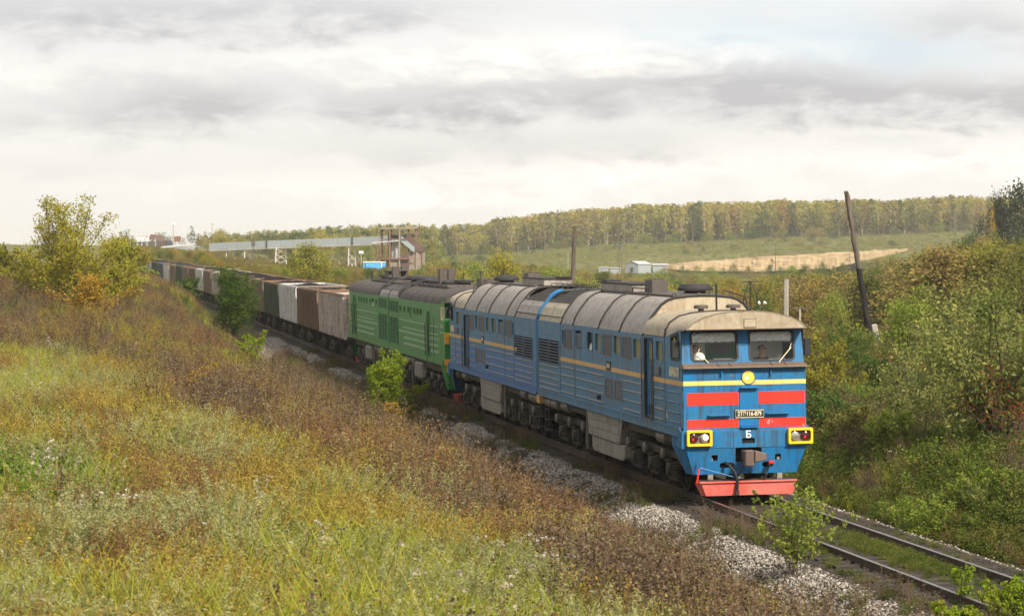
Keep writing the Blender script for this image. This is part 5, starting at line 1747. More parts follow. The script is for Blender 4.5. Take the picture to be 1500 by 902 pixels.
def tuft(seed, n, h0, h1, spread, w, lean=0.5):
    r = np.random.default_rng(seed)
    paths, ws, ts = [], [], []
    for i in range(n):
        a = r.uniform(0, 6.28)
        q = spread * math.sqrt(r.random())
        paths.append(curve((q * math.cos(a), q * math.sin(a), -0.03), r.uniform(0, 6.28), lean * r.uniform(0.2, 1.3), r.uniform(h0, h1), 4, r.uniform(0, 0.35)))
        ws.append(w * r.uniform(0.7, 1.3))
        ts.append(r.random())
    return strips(paths, ws, ts)


def weed(seed, n, h0, h1, spread, w, seedn, ss_, seedpos=0.55):
    r = np.random.default_rng(seed)
    paths, ws, ts, C, TT = [], [], [], [], []
    for i in range(n):
        a = r.uniform(0, 6.28)
        q = spread * math.sqrt(r.random())
        st = curve((q * math.cos(a), q * math.sin(a), -0.03), r.uniform(0, 6.28), 0.25 * r.uniform(0.2, 1.4), r.uniform(h0, h1), 5)
        tt = r.random()
        paths.append(st)
        ws.append(w)
        ts.append(tt * 0.7)
        for k in range(seedn):
            f = seedpos + (1 - seedpos) * r.random()
            i0 = min(3, int(f * 4))
            p = st[i0] + (st[i0 + 1] - st[i0]) * (f * 4 - i0)
            off = r.normal(size=3) * np.array([0.055, 0.055, 0.035]) * (1.5 - f)
            C.append(p + off)
            TT.append(np.clip(tt + r.normal() * 0.25, 0, 1))
        for k in range(3):
            f = r.uniform(0.35, 0.85)
            p = st[min(3, int(f * 4))]
            az = r.uniform(0, 6.28)
            paths.append(np.array([p, p + np.array([math.cos(az) * 0.07, math.sin(az) * 0.07, 0.10])]))
            ws.append(w * 0.6)
            ts.append(tt * 0.7)
    v, f, t, k = joinm([strips(paths, ws, ts), leaves(C, ss_, np.array(TT), r, 0.0, 0.6)])
    return v, f, t


def plume(seed, n, h0, h1, spread, leafn, ls, asp=0.26):
    """wormwood: pale stems thick with tiny leaves"""
    r = np.random.default_rng(seed)
    paths, ws, ts, C, TT = [], [], [], [], []
    for i in range(n):
        a = r.uniform(0, 6.28)
        q = spread * math.sqrt(r.random())
        st = curve((q * math.cos(a), q * math.sin(a), -0.03), a + r.normal() * 0.6, r.uniform(0.15, 0.6), r.uniform(h0, h1), 6, 0.1)
        tt = r.random()
        paths.append(st)
        ws.append(0.008)
        ts.append(tt * 0.5)
        for k in range(leafn):
            f = 0.2 + 0.8 * r.random() ** 0.8
            i0 = min(4, int(f * 5))
            p = st[i0] + (st[i0 + 1] - st[i0]) * (f * 5 - i0)
            C.append(p + r.normal(size=3) * np.array([0.04, 0.04, 0.03]) * (1.35 - f))
            TT.append(np.clip(0.25 + 0.6 * f * tt + r.normal() * 0.2, 0, 1))
    v, f, t, k = joinm([strips(paths, ws, ts), leaves(C, ls * r.uniform(0.6, 1.3, len(C)), np.array(TT), r, -0.5, asp)])
    return v, f, t


def herb(seed, n, h0, h1, spread, leafn, ls, asp=0.55):
    r = np.random.default_rng(seed)
    paths, ws, ts, C, TT = [], [], [], [], []
    for i in range(n):
        a = r.uniform(0, 6.28)
        q = spread * math.sqrt(r.random())
        st = curve((q * math.cos(a), q * math.sin(a), -0.03), a, r.uniform(0.1, 0.5), r.uniform(h0, h1), 4)
        paths.append(st)
        ws.append(0.010)
        ts.append(0.2)
        tt = r.random()
        for k in range(leafn):
            f = 0.12 + 0.88 * r.random()
            i0 = min(2, int(f * 3))
            p = st[i0] + (st[i0 + 1] - st[i0]) * (f * 3 - i0)
            C.append(p + r.normal(size=3) * np.array([0.06, 0.06, 0.02]))
            TT.append(np.clip(tt * 0.5 + r.random() * 0.5, 0, 1))
    v, f, t, k = joinm([strips(paths, ws, ts), leaves(C, ls * r.uniform(0.7, 1.3, len(C)), np.array(TT), r, 0.1, asp)])
    return v, f, t


def fluffy(seed, n, h0, h1, spread, ls, hn):
    r = np.random.default_rng(seed)
    paths, ws, ts, C, TT = [], [], [], [], []
    for i in range(n):
        a = r.uniform(0, 6.28)
        q = spread * math.sqrt(r.random())
        st = curve((q * math.cos(a), q * math.sin(a), -0.03), a, r.uniform(0.05, 0.3), r.uniform(h0, h1), 4)
        for k in range(hn):
            c = st[-1] + r.normal(size=3) * 0.035
            for j in range(3):
                C.append(c + r.normal(size=3) * 0.006)
                TT.append(r.random())
    return leaves(C, ls, np.array(TT), r, 0.0, 0.9)


TEMPL = {}
TCOL = {}


def template_set(name, builds, mat):
    """alike small plants kept in a collection of their own for strewing"""
    c = bpy.data.collections.new(name + '_kinds')
    for i, (v, f, t) in enumerate(builds):
        me = np_mesh(name + '_kind', v, f, mat, t)
        o = bpy.data.objects.new('%s_kind_%d' % (name, i), me)
        c.objects.link(o)
    TCOL[name] = (c, len(builds))


def scatter(name, tset, P, scale, label, cat, sink=0.0, tilt=0.0):
    """one object of points; geometry nodes put a plant on every point"""
    P = np.asarray(P, np.float32)
    n = len(P)
    if n == 0:
        return None
    me = bpy.data.meshes.new(name)
    me.vertices.add(n)
    me.vertices.foreach_set('co', P.ravel())
    coll, k = TCOL[tset]
    for nm, typ, val in (('rz', 'FLOAT', rng.uniform(0, 6.283, n)), ('tl', 'FLOAT', rng.normal(0, tilt, n)), ('sc', 'FLOAT', np.broadcast_to(scale, (n,))), ('kind', 'INT', rng.integers(0, k, n))):
        a = me.attributes.new(nm, typ, 'POINT')
        a.data.foreach_set('value', np.asarray(val, np.int32 if typ == 'INT' else np.float32))
    me.update()
    o = link(name, me)
    ng = bpy.data.node_groups.new(name + '_strew', 'GeometryNodeTree')
    ng.interface.new_socket('Geometry', in_out='INPUT', socket_type='NodeSocketGeometry')
    ng.interface.new_socket('Geometry', in_out='OUTPUT', socket_type='NodeSocketGeometry')
    g = NB(ng)
    gi = g.n('NodeGroupInput')
    ci = g.n('GeometryNodeCollectionInfo', {'Separate Children': True, 'Reset Children': True})
    ci.inputs['Collection'].default_value = coll

    def attr(nm, typ):
        nd = g.n('GeometryNodeInputNamedAttribute', data_type=typ)
        nd.inputs['Name'].default_value = nm
        return nd.outputs['Attribute']
    rot = g.n('ShaderNodeCombineXYZ', {0: attr('tl', 'FLOAT'), 2: attr('rz', 'FLOAT')})
    scv = g.n('ShaderNodeCombineXYZ', {0: attr('sc', 'FLOAT'), 1: attr('sc', 'FLOAT'), 2: attr('sc', 'FLOAT')})
    ip = g.n('GeometryNodeInstanceOnPoints', {'Points': gi.outputs[0], 'Instance': ci.outputs[0], 'Pick Instance': True, 'Instance Index': attr('kind', 'INT')})
    ng.links.new(rot.outputs[0], ip.inputs['Rotation'])
    ng.links.new(scv.outputs[0], ip.inputs['Scale'])
    go = g.n('NodeGroupOutput', {0: ip.outputs[0]})
    md = o.modifiers.new('strew', 'NODES')
    md.node_group = ng
    tag(o, label, cat, kind='stuff')
    return o


template_set('grass', [tuft(i, 40, 0.25, 0.62, 0.20, 0.012) for i in range(4)], M['grass'])
template_set('tallgrass', [tuft(20 + i, 26, 0.45, 0.95, 0.16, 0.010, 0.4) for i in range(3)], M['grass'])
template_set('rustgrass', [weed(30 + i, 15, 0.35, 0.8, 0.18, 0.008, 16, 0.032, 0.35) for i in range(4)], M['rustgrass'])
template_set('weed', [weed(40 + i, 8, 0.5, 1.25, 0.20, 0.012, 26, 0.042, 0.25) for i in range(5)], M['weed'])
template_set('redweed', [weed(50 + i, 9, 0.5, 1.15, 0.20, 0.012, 26, 0.04, 0.22) for i in range(4)], M['redweed'])
template_set('wormwood', [plume(60 + i, 13, 0.40, 0.95, 0.22, 85, 0.036) for i in range(5)], M['wormwood'])
template_set('herb', [herb(70 + i, 10, 0.15, 0.52, 0.18, 20, 0.062) for i in range(4)], M['herb'])
template_set('herb_dark', [herb(80 + i, 13, 0.15, 0.62, 0.24, 26, 0.062) for i in range(4)], M['herb_dark'])
template_set('fluff', [fluffy(90 + i, 5, 0.45, 0.85, 0.15, 0.036, 5) for i in range(3)], M['fluff'])
template_set('yflower', [fluffy(95 + i, 4, 0.35, 0.8, 0.12, 0.036, 5) for i in range(2)], M['yflower'])

# ------------------------------------------------------------------ where the plants grow
def field(n, d0, d1, px0=-350, px1=1950, power=1.0):
    """random places over the visible ground, thinning with distance"""
    uu = rng.random(n)
    if power == 2:
        D = 1 / (1 / d0 + (1 / d1 - 1 / d0) * uu)
    else:
        D = d0 * (d1 / d0) ** uu
    px = rng.uniform(px0, px1, n)
    return (px - 750) / FPX * D, D


def crest(y):
    """distance of the near hill's brow from the track"""
    return np.interp(y, [10, 32, 40, 49, 66, 73, 80, 90], [10.2, 10.4, 11.9, 13.2, 14.8, 18.5, 26.0, 40])


x, y = field(300000, 15, 330)
xe, ye = field(42000, 125, 330, -130, 520)
x, y = np.concatenate([x, xe]), np.concatenate([y, ye])
s, l, rz = sl_coords(x, y)
dist = -l
nz = fbm(x * 0.35, y * 0.25, 4)
nz2 = fbm(x * 0.9 + 50, y * 0.6 + 9, 3)
nz3 = fbm(x * 0.5 + 90, y * 0.3 + 77, 3)
rr = rng.random(len(x))
leftm = (l < -2.95 - 0.5 * (nz2 - 0.5) * 4 * (y < 90) - toe_shift(y) * 0.95) & (s < 330)
mead = leftm & (dist > crest(y) + (nz - 0.5) * 3.0)
brown = leftm & ~mead
zz = ground_z(x, y)
P = np.stack([x, y, zz], 1)
base_sc = np.clip(1.0 + (y - 70) / 260, 1.0, 1.2) * (1 - 0.25 * sstep(125, 180, y))


def put(name, tset, mask, lo, hi, label, cat, tilt=0.12):
    sc = rng.uniform(lo, hi, mask.sum()) * base_sc[mask] * np.where(l[mask] < 0, 0.42 + 0.58 * sstep(3.0, 7.5, -l[mask] - toe_shift(y[mask])), 0.6 + 0.4 * sstep(2.8, 6.0, l[mask]))
    return scatter(name, tset, P[mask], sc, label, cat, tilt=tilt)


w_worm = (nz2 > 0.575) & (nz3 > 0.36)
n5 = fbm(x * 0.17 + 200, y * 0.11 + 31, 4)
n6 = fbm(x * 0.8 + 120, y * 0.45 + 61, 4)
n7 = fbm(x * 0.28 + 320, y * 0.2 + 91, 4)
n8 = fbm(x * 0.6 + 20, y * 0.35 + 191, 4)


def mixture(region, kinds, density):
    """share the places of a region out among plant kinds, each in its own drifting patches"""
    w = np.stack([b_ * np.exp(k_ * (f_ - 0.5) * 2) for (_, _, b_, k_, f_, _, _, _, _) in kinds])
    c = np.cumsum(w, 0)
    pick = rng.random(len(x)) * c[-1]
    which = (pick[None] > c).sum(0)
    dm = region & (rng.random(len(x)) < density)
    for i, (nm, ts, _, _, _, lo, hi, lab, cat) in enumerate(kinds):
        put(nm, ts, dm & (which == i), lo, hi, lab, cat)


mixture(mead, [
    ('meadow_grass', 'grass', 0.52, 2.8, n6, 0.6, 1.25, 'yellow-green grass on the near hillside', 'grass'),
    ('rusty_grass', 'rustgrass', 0.10, 7.0, n7, 0.6, 1.15, 'rust-coloured seeding grass on the near hillside', 'grass'),
    ('tall_grass', 'tallgrass', 0.10, 4.0, n8, 0.6, 1.15, 'tall thin grass blades on the near hillside', 'grass'),
    ('hillside_herbs', 'herb', 0.17, 8.0, n5, 0.5, 1.05, 'low bright green herbs among the grass of the near hillside', 'herbs'),
    ('wormwood_patch', 'wormwood', 0.014, 10.0, nz2, 0.55, 1.0, 'pale grey-green wormwood among the grass of the near hillside', 'wormwood'),
    ('hillside_weeds', 'redweed', 0.02, 9.0, nz3, 0.4, 0.8, 'brown seeding weeds among the grass of the near hillside', 'weeds')], 0.62)
mixture(brown, [
    ('dry_weeds', 'weed', 0.36, 5.0, n6, 0.5, 1.1, 'dry grey-brown weeds in the hollow beside the track', 'weeds'),
    ('red_brown_weeds', 'redweed', 0.14, 8.0, n7, 0.5, 1.05, 'reddish brown dead weeds on the slope beside the track', 'weeds'),
    ('hollow_herbs', 'herb_dark', 0.12, 8.0, n5, 0.45, 1.0, 'dull green herbs among the dry weeds', 'herbs'),
    ('slope_herbs', 'herb', 0.045, 9.0, n8, 0.45, 0.95, 'bright herbs scattered over the brown slope', 'herbs'),
    ('hollow_grass', 'grass', 0.13, 8.0, nz, 0.65, 1.25, 'grass among the dry weeds beside the track', 'grass'),
    ('rusty_slope_grass', 'rustgrass', 0.12, 7.0, nz3, 0.7, 1.3, 'pale seeding grass among the dry weeds', 'grass'),
    ('slope_wormwood', 'wormwood', 0.015, 9.0, nz2, 0.45, 0.85, 'scattered wormwood among the dry weeds', 'wormwood')], 0.42)
put('seed_fluff', 'fluff', leftm & (y < 100) & (rr > 0.60) & (rr < np.where(nz2 > 0.56, 0.6025, 0.6004)), 0.7, 1.1, 'white seed heads above the weeds', 'seed heads')
put('yellow_flowers', 'yflower', leftm & (y < 75) & (rr > 0.64) & (rr < 0.6412), 0.6, 1.0, 'small yellow flowers in the grass', 'flowers')

# clumps that break the carpet of the near hillside
def clump_points(centres, lo, hi, s_lo, s_hi):
    out = []
    for (cx_, cy_, k_) in centres:
        k = int(rng.integers(lo, hi) * k_)
        sg_ = rng.uniform(s_lo, s_hi) * math.sqrt(k_)
        out.append(np.stack([cx_ + rng.normal(0, sg_, k), cy_ + rng.normal(0, sg_ * 1.7, k)], 1))
    q = np.concatenate(out)
    return np.stack([q[:, 0], q[:, 1], ground_z(q[:, 0], q[:, 1])], 1)


ci = np.nonzero(mead & (y < 78))[0]
rng.shuffle(ci)
cr = ci[np.abs(dist[ci] - crest(y[ci]) - 1.2) < 1.6]
spots = [((px_ - 750) / FPX * D_, D_, k_) for px_, D_, k_ in ((150, 24.5, 3.2), (215, 24.0, 2.4), (100, 26.5, 2.0), (330, 27, 1.6), (440, 46, 3.0), (400, 44, 2.0), (560, 43, 2.6), (610, 40, 2.4), (660, 38, 2.0), (520, 33, 1.8), (700, 30, 2.2), (780, 33.5, 2.0), (850, 33, 2.2), (900, 34, 1.6), (280, 36, 2.0), (20, 44, 2.4), (8, 50, 1.5))]
Q = clump_points([(x[i], y[i], 1.0) for i in ci[:110]] + [(x[i], y[i], 1.2) for i in cr[:45]] + spots, 4, 11, 0.14, 0.34)
scatter('wormwood_clumps', 'wormwood', Q, rng.uniform(0.65, 1.2, len(Q)), 'tall pale wormwood plumes standing in clumps on the near hillside', 'wormwood', tilt=0.15)
Q = clump_points([(x[i], y[i], 1.0) for i in ci[300:600]] + [(x[i], y[i], 1.6) for i in cr[60:260]], 4, 12, 0.12, 0.32)
scatter('herb_clumps', 'herb', Q, rng.uniform(0.55, 1.2, len(Q)), 'bright green herb clumps on the near hillside and along its brow', 'herbs', tilt=0.15)
Q = clump_points([(x[i], y[i], 1.0) for i in ci[600:760]], 3, 9, 0.15, 0.4)
scatter('brown_weed_clumps', 'redweed', Q, rng.uniform(0.4, 0.8, len(Q)), 'brown seeding weed clumps on the near hillside', 'weeds', tilt=0.2)
template_set('stalk', [weed(130 + i, 2, 0.8, 1.35, 0.06, 0.016, 26, 0.045, 0.62) for i in range(5)], M['weed'])
bi = np.nonzero(leftm & (y < 95) & (dist > 5.0))[0]
rng.shuffle(bi)
scatter('tall_dead_stalks', 'stalk', P[bi[:240]], rng.uniform(0.5, 1.0, 240), 'tall dead weed stalks standing above the grass', 'weeds', tilt=0.12)
Q = clump_points([((px_ - 750) / FPX * D_, D_, k_) for px_, D_, k_ in ((235, 23.5, 0.9), (265, 24, 0.7), (120, 66, 1.2), (60, 64, 1.2), (470, 72, 1.0), (790, 47, 1.4), (850, 48, 1.4), (540, 78, 1.2), (960, 46, 0.8))], 5, 9, 0.25, 0.5)
scatter('thistle_fluff', 'fluff', Q, rng.uniform(0.45, 0.8, len(Q)), 'pale pinkish seed heads gathered in patches', 'seed heads')

# right-hand bank
rightm = (l > 2.75) & (y < 125) & (l < 45)
mixture(rightm, [
    ('bank_herbs', 'herb_dark', 0.46, 5.0, n5, 0.5, 1.5, 'dense green herbs on the bank right of the track', 'herbs'),
    ('bank_weeds', 'weed', 0.16, 8.0, n6, 0.4, 0.95, 'brown weeds on the bank right of the track', 'weeds'),
    ('bank_bright_herbs', 'herb', 0.13, 8.0, n8, 0.4, 1.3, 'brighter herbs on the bank right of the track', 'herbs'),
    ('bank_grass', 'grass', 0.12, 7.0, n7, 0.5, 1.1, 'grass on the bank right of the track', 'grass'),
    ('bank_red_weeds', 'redweed', 0.08, 8.0, nz, 0.4, 0.9, 'reddish weeds on the bank right of the track', 'weeds')], 0.5)
put('bank_seed_fluff', 'fluff', rightm & (y > 58) & (rr > 0.60) & (rr < np.where(nz2 > 0.55, 0.606, 0.601)), 0.6, 1.0, 'pale seed heads on the right bank', 'seed heads')

# weeds close beside and between the rails
n = 9000
s2 = rng.uniform(-26, 90, n)
l2 = rng.uniform(-3.9, -1.0, n)
pp = np.array([tpt(a, b_, 0) for a, b_ in zip(s2, l2)])
pn = fbm(s2 * 0.28 + 7, l2 * 0.5 + 3, 3)
on_sh = (l2 > -1.75)
zsh = ground_z(pp[:, 0], pp[:, 1])
zsh = np.where(on_sh, np.maximum(zsh, pp[:, 2] - 0.19), zsh)
Q = np.stack([pp[:, 0], pp[:, 1], zsh], 1)
k = ((pn > 0.50) & on_sh & (rng.random(n) < 0.6)) | ((l2 < -2.7) & (rng.random(n) < 0.45)) | ((pn > 0.59) & (rng.random(n) < 0.45))
hb = rng.random(n) < 0.35
scatter('trackside_weeds', 'weed', Q[k & ~hb], rng.uniform(0.25, 0.6, (k & ~hb).sum()), 'low brown weeds along the left rail', 'weeds', tilt=0.15)
scatter('trackside_herbs', 'herb_dark', Q[k & hb], rng.uniform(0.25, 0.6, (k & hb).sum()), 'low dark herbs along the left rail', 'herbs', tilt=0.15)
n = 520
s3 = rng.normal(-8.8, 1.7, n)
l3 = np.clip(rng.normal(0.25, 0.2, n), -0.4, 0.5)
pp = np.array([tpt(a, b_, -0.16) for a, b_ in zip(s3, l3)])
scatter('track_herbs', 'herb_dark', pp, rng.uniform(0.15, 0.34, n), 'green weeds growing between the rails ahead of the locomotive', 'weeds', tilt=0.2)
n = 260
s3 = rng.uniform(-24, -3, n)
l3 = rng.uniform(-1.6, 1.6, n)
pp = np.array([tpt(a, b_, -0.16) for a, b_ in zip(s3, l3)])
scatter('stray_track_weeds', 'herb_dark', pp, rng.uniform(0.15, 0.35, n), 'stray weeds scattered over the trackbed', 'weeds', tilt=0.2)

# ------------------------------------------------------------------ white ballast
m, b = new_mat('pale_gravel')
oi = b.n('ShaderNodeObjectInfo')
tcn = b.n('ShaderNodeTexCoord')
nn = b.noise(tcn.outputs['Object'], 14.0, 4, 0.6)
c = b.ramp(oi.outputs['Random'], [(0.0, (0.085, 0.068, 0.052)), (0.3, (0.215, 0.185, 0.15)), (0.65, (0.385, 0.34, 0.29)), (1.0, (0.55, 0.51, 0.455))])
c = b.mix(b.math('MULTIPLY', nn, 0.55), c, (0.16, 0.13, 0.10))
finish(m, b, c, 0.85, 0, nn, 0.3, 0.01, 0.2)
M['gravel'] = m
gs = []
for i in range(6):
    r = np.random.default_rng(200 + i)
    o_ = np.array([[0, 0, 1], [0.9, 0, 0.25], [0.28, 0.85, 0.25], [-0.72, 0.52, 0.25], [-0.72, -0.52, 0.25], [0.28, -0.85, 0.25], [0.72, 0.52, -0.35], [-0.28, 0.85, -0.35], [-0.9, 0, -0.35], [-0.28, -0.85, -0.35], [0.72, -0.52, -0.35], [0, 0, -0.8]])
    v = o_ * r.uniform(0.7, 1.25, (12, 1)) * np.array([1.15, 0.9, 0.75])
    f = np.array([[0, 1, 2], [0, 2, 3], [0, 3, 4], [0, 4, 5], [0, 5, 1], [1, 6, 2], [2, 7, 3], [3, 8, 4], [4, 9, 5], [5, 10, 1], [6, 7, 2], [7, 8, 3], [8, 9, 4], [9, 10, 5], [10, 6, 1], [11, 7, 6], [11, 8, 7], [11, 9, 8], [11, 10, 9], [11, 6, 10]])
    gs.append((v * 0.028, f, np.zeros(12)))
template_set('gravel', gs, M['gravel'])
n = 95000
s4 = np.concatenate([rng.uniform(-30, 40, 54000), rng.uniform(40, 115, 41000)])
e0 = 1.78 + 0.5 * (fbm(s4 * 0.4, s4 * 0 + 3, 3) - 0.5) - 0.15
e1 = 3.15 + 1.0 * (fbm(s4 * 0.25, s4 * 0 + 20, 3) - 0.5) + toe_shift(np.interp(s4, _S, _TYA)) * 1.1
l4 = -(e0 + (e1 - e0) * rng.random(n) ** 0.95)
keep = fbm(s4 * 0.5 + 60, l4 * 0.9, 3) > np.where((s4 > 30) & (s4 < 42), 0.50, 0.31) + rng.normal(0, 0.05, n)
pp = np.array([tpt(a, b_, 0) for a, b_ in zip(s4, l4)])
zg = ground_z(pp[:, 0], pp[:, 1])
Q = np.stack([pp[:, 0], pp[:, 1], zg + rng.uniform(-0.012, 0.03, n)], 1)[keep]
scatter('ballast_gravel', 'gravel', Q, rng.uniform(0.7, 1.5, len(Q)) * np.where(s4[keep] > 50, 1.5, 1.0), 'pale crushed stone ballast on the left shoulder of the track', 'gravel', tilt=1.0)
n = 4200
s5 = rng.uniform(-26, 20, n)
l5 = rng.normal(1.82, 0.10, n)
pp = np.array([tpt(a, b_, 0) for a, b_ in zip(s5, l5)])
Q = np.stack([pp[:, 0], pp[:, 1], np.maximum(ground_z(pp[:, 0], pp[:, 1]), pp[:, 2] - 0.24) + rng.uniform(-0.01, 0.02, n)], 1)
scatter('ballast_edge', 'gravel', Q, rng.uniform(0.6, 1.3, n), 'thin line of pale stones beyond the right rail', 'gravel', tilt=1.0)
n = 5000
s6 = rng.uniform(-28, 3, n)
l6 = rng.uniform(-1.8, 1.7, n)
pp = np.array([tpt(a, b_, -0.165) for a, b_ in zip(s6, l6)])
M['bedstone'] = plain('oily_stone', (0.06, 0.048, 0.036), 0.85, 0, 0.5, 9.0)
template_set('bedstone', [(v * 0.8, f, t) for v, f, t in gs], M['bedstone'])
sB = rng.uniform(-28, 70, 9000)
lB = -1.55 - np.abs(rng.normal(0, 0.42, 9000))
pB = np.array([tpt(a, b_, 0) for a, b_ in zip(sB, lB)])
zB = np.maximum(ground_z(pB[:, 0], pB[:, 1]), np.where(lB > -1.9, pB[:, 2] - 0.21, -9))
scatter('stained_stones', 'bedstone', np.stack([pB[:, 0], pB[:, 1], zB + rng.uniform(0, 0.03, 9000)], 1), rng.uniform(0.6, 1.4, 9000), 'brown stained stones at the upper edge of the ballast', 'stones', tilt=1.0)
scatter('bed_stones', 'bedstone', pp, rng.uniform(0.5, 1.2, n), 'oily dark stones between the sleepers', 'stones', tilt=1.0)
# ================================================================== trees and bushes
BARK = plain('grey_brown_bark', (0.09, 0.07, 0.05), 0.9, 0, 0.4, 8.0)
BIRCHBARK = plain('pale_birch_bark', (0.46, 0.40, 0.33), 0.8, 0, 0.3, 1.2)
LEAF = {
    'yellowgreen': F_('yellow_green_leaves', [(0.12, 0.115, 0.018), (0.20, 0.19, 0.028), (0.31, 0.27, 0.04), (0.40, 0.32, 0.06)], 0.4, 0.25),
    'boxelder': F_('turning_box_elder_leaves', [(0.12, 0.13, 0.018), (0.20, 0.215, 0.025), (0.31, 0.29, 0.035), (0.40, 0.33, 0.05), (0.20, 0.235, 0.03)], 0.4, 0.15),
    'orange': F_('orange_leaves', [(0.22, 0.13, 0.02), (0.33, 0.20, 0.03), (0.42, 0.26, 0.04), (0.30, 0.24, 0.04)], 0.4, 0.3),
    'olive': F_('olive_leaves', [(0.055, 0.065, 0.015), (0.10, 0.11, 0.025), (0.16, 0.165, 0.04), (0.24, 0.21, 0.06)], 0.35, 0.3),
    'green': F_('green_leaves', [(0.025, 0.055, 0.012), (0.05, 0.095, 0.02), (0.085, 0.145, 0.03), (0.14, 0.19, 0.045)], 0.35, 0.3),
    'bright': F_('bright_green_leaves', [(0.10, 0.155, 0.012), (0.16, 0.235, 0.018), (0.24, 0.31, 0.025), (0.31, 0.31, 0.03)], 0.4, 0.2),
    'fresh': F_('fresh_green_leaves', [(0.09, 0.14, 0.018), (0.16, 0.22, 0.03), (0.25, 0.30, 0.05), (0.36, 0.34, 0.08)], 0.4, 0.2),
    'longleaf': F_('long_olive_leaves', [(0.05, 0.07, 0.018), (0.10, 0.13, 0.03), (0.17, 0.20, 0.05), (0.30, 0.29, 0.09), (0.46, 0.36, 0.09)], 0.35, 0.15),
    'dark': F_('dark_grey_green_needles', [(0.022, 0.03, 0.014), (0.042, 0.052, 0.026), (0.065, 0.075, 0.04), (0.095, 0.098, 0.055)], 0.15, 0.2),
    'tan': F_('tan_leaves', [(0.15, 0.115, 0.04), (0.24, 0.18, 0.06), (0.34, 0.255, 0.085), (0.29, 0.25, 0.06)], 0.35, 0.35),
    'birch': F_('birch_leaves', [(0.20, 0.21, 0.04), (0.30, 0.29, 0.055), (0.42, 0.37, 0.075), (0.46, 0.35, 0.09), (0.31, 0.33, 0.065)], 0.4, 0.6),
    'redberry': F_('dark_red_leaves', [(0.10, 0.02, 0.012), (0.19, 0.035, 0.02), (0.24, 0.08, 0.02)], 0.3, 0.2),
    'willow': F_('willow_leaves', [(0.022, 0.045, 0.010), (0.045, 0.085, 0.016), (0.085, 0.135, 0.024), (0.155, 0.185, 0.045)], 0.35, 0.15),
}


def branch_tubes(paths, radii, n=5):
    """tapered tubes as one mesh (wood of one plant)"""
    V, F = [], []
    o = 0
    for P, r0 in zip(paths, radii):
        P = np.asarray(P, float)
        k = len(P)
        d = np.gradient(P, axis=0)
        d /= np.linalg.norm(d, axis=1, keepdims=True) + 1e-9
        a = np.cross(d, np.array([0.31, 0.95, 0.05]))
        a /= np.linalg.norm(a, axis=1, keepdims=True) + 1e-9
        c = np.cross(d, a)
        rr_ = r0 * np.linspace(1, 0.25, k)[:, None]
        for j in range(n):
            t = 2 * math.pi * j / n
            V.append(P + a * rr_ * math.cos(t) + c * rr_ * math.sin(t))
        for i in range(k - 1):
            for j in range(n):
                j2 = (j + 1) % n
                F.append((o + j * k + i, o + j2 * k + i, o + j2 * k + i + 1, o + j * k + i + 1))
        o += n * k
    return np.concatenate(V), np.array(F)


def at_path(P, f):
    k = len(P) - 1
    i = min(k - 1, int(f * k))
    return P[i] + (P[i + 1] - P[i]) * (f * k - i)


def make_bush(seed, H, R, nstem, nbr, nleaf, ls, asp=0.5, rbase=0.03, lean=1.0, start=0.2, single=False, jit=0.12, hang=0.0, topleaf=1.0, brl=0.42):
    """stems fan out of the ground, carry side shoots, and the shoots carry leaves in clumps"""
    r = np.random.default_rng(seed)
    paths, rad, C, T, DR = [], [], [], [], []
    for i in range(nstem):
        az = 2 * math.pi * (i + r.uniform(-0.4, 0.4)) / nstem
        reach = R * r.uniform(0.25, 1.0) * lean
        h = H * (1 - 0.45 * (reach / (R * lean + 1e-6)) ** 1.5) * r.uniform(0.85, 1.05)
        t = np.linspace(0, 1, 7)
        wob = np.cumsum(r.normal(size=(7, 2)) * 0.025 * H, 0) * t[:, None]
        b0 = r.normal(size=2) * (0.02 if single else 0.10) * R
        P = np.stack([b0[0] + np.cos(az) * reach * t ** 1.5 + wob[:, 0], b0[1] + np.sin(az) * reach * t ** 1.5 + wob[:, 1], -0.1 + (h + 0.1) * t ** 0.9], 1)
        paths.append(P)
        rad.append(rbase * r.uniform(0.7, 1.2))
        tone = r.random()
        for j in range(nbr):
            f = start + (1 - start) * ((j + r.random()) / nbr)
            f = min(f, 0.985)
            p = at_path(P, f)
            a2 = r.uniform(0, 6.28)
            L = H * brl * (1.12 - f) * r.uniform(0.5, 1.1) + 0.05 * H
            up = r.uniform(0.15, 0.8)
            B = np.stack([p, p + L * 0.5 * np.array([math.cos(a2), math.sin(a2), up]), p + L * np.array([math.cos(a2) * 0.95, math.sin(a2) * 0.95, up * 0.85 - hang])])
            paths.append(B)
            rad.append(rbase * 0.35 * (1.2 - f))
            tb = np.clip(tone * 0.4 + r.random() * 0.6, 0, 1)
            for q in range(nleaf):
                g = r.random() ** 0.7
                c = at_path(B, g) + r.normal(size=3) * jit * H * 0.16
                C.append(c)
                dv = (B[2] - B[0]) / (L + 1e-6) * 0.5 + r.normal(size=3) * 0.6
                dv[2] -= hang * 1.2
                DR.append(dv)
                T.append(np.clip(0.18 + 0.5 * tb + 0.32 * r.random(), 0, 1) if r.random() < topleaf else r.random())
        for q in range(nleaf):
            C.append(at_path(P, r.uniform(0.75, 1.0)) + r.normal(size=3) * jit * H * 0.12)
            DR.append(r.normal(size=3))
            T.append(r.random())
    C = np.array(C)
    lv = leaves(C, ls * r.uniform(0.65, 1.3, len(C)), np.array(T), r, 0.2, asp, np.array(DR))
    return branch_tubes(paths, rad), lv


BIG = {}


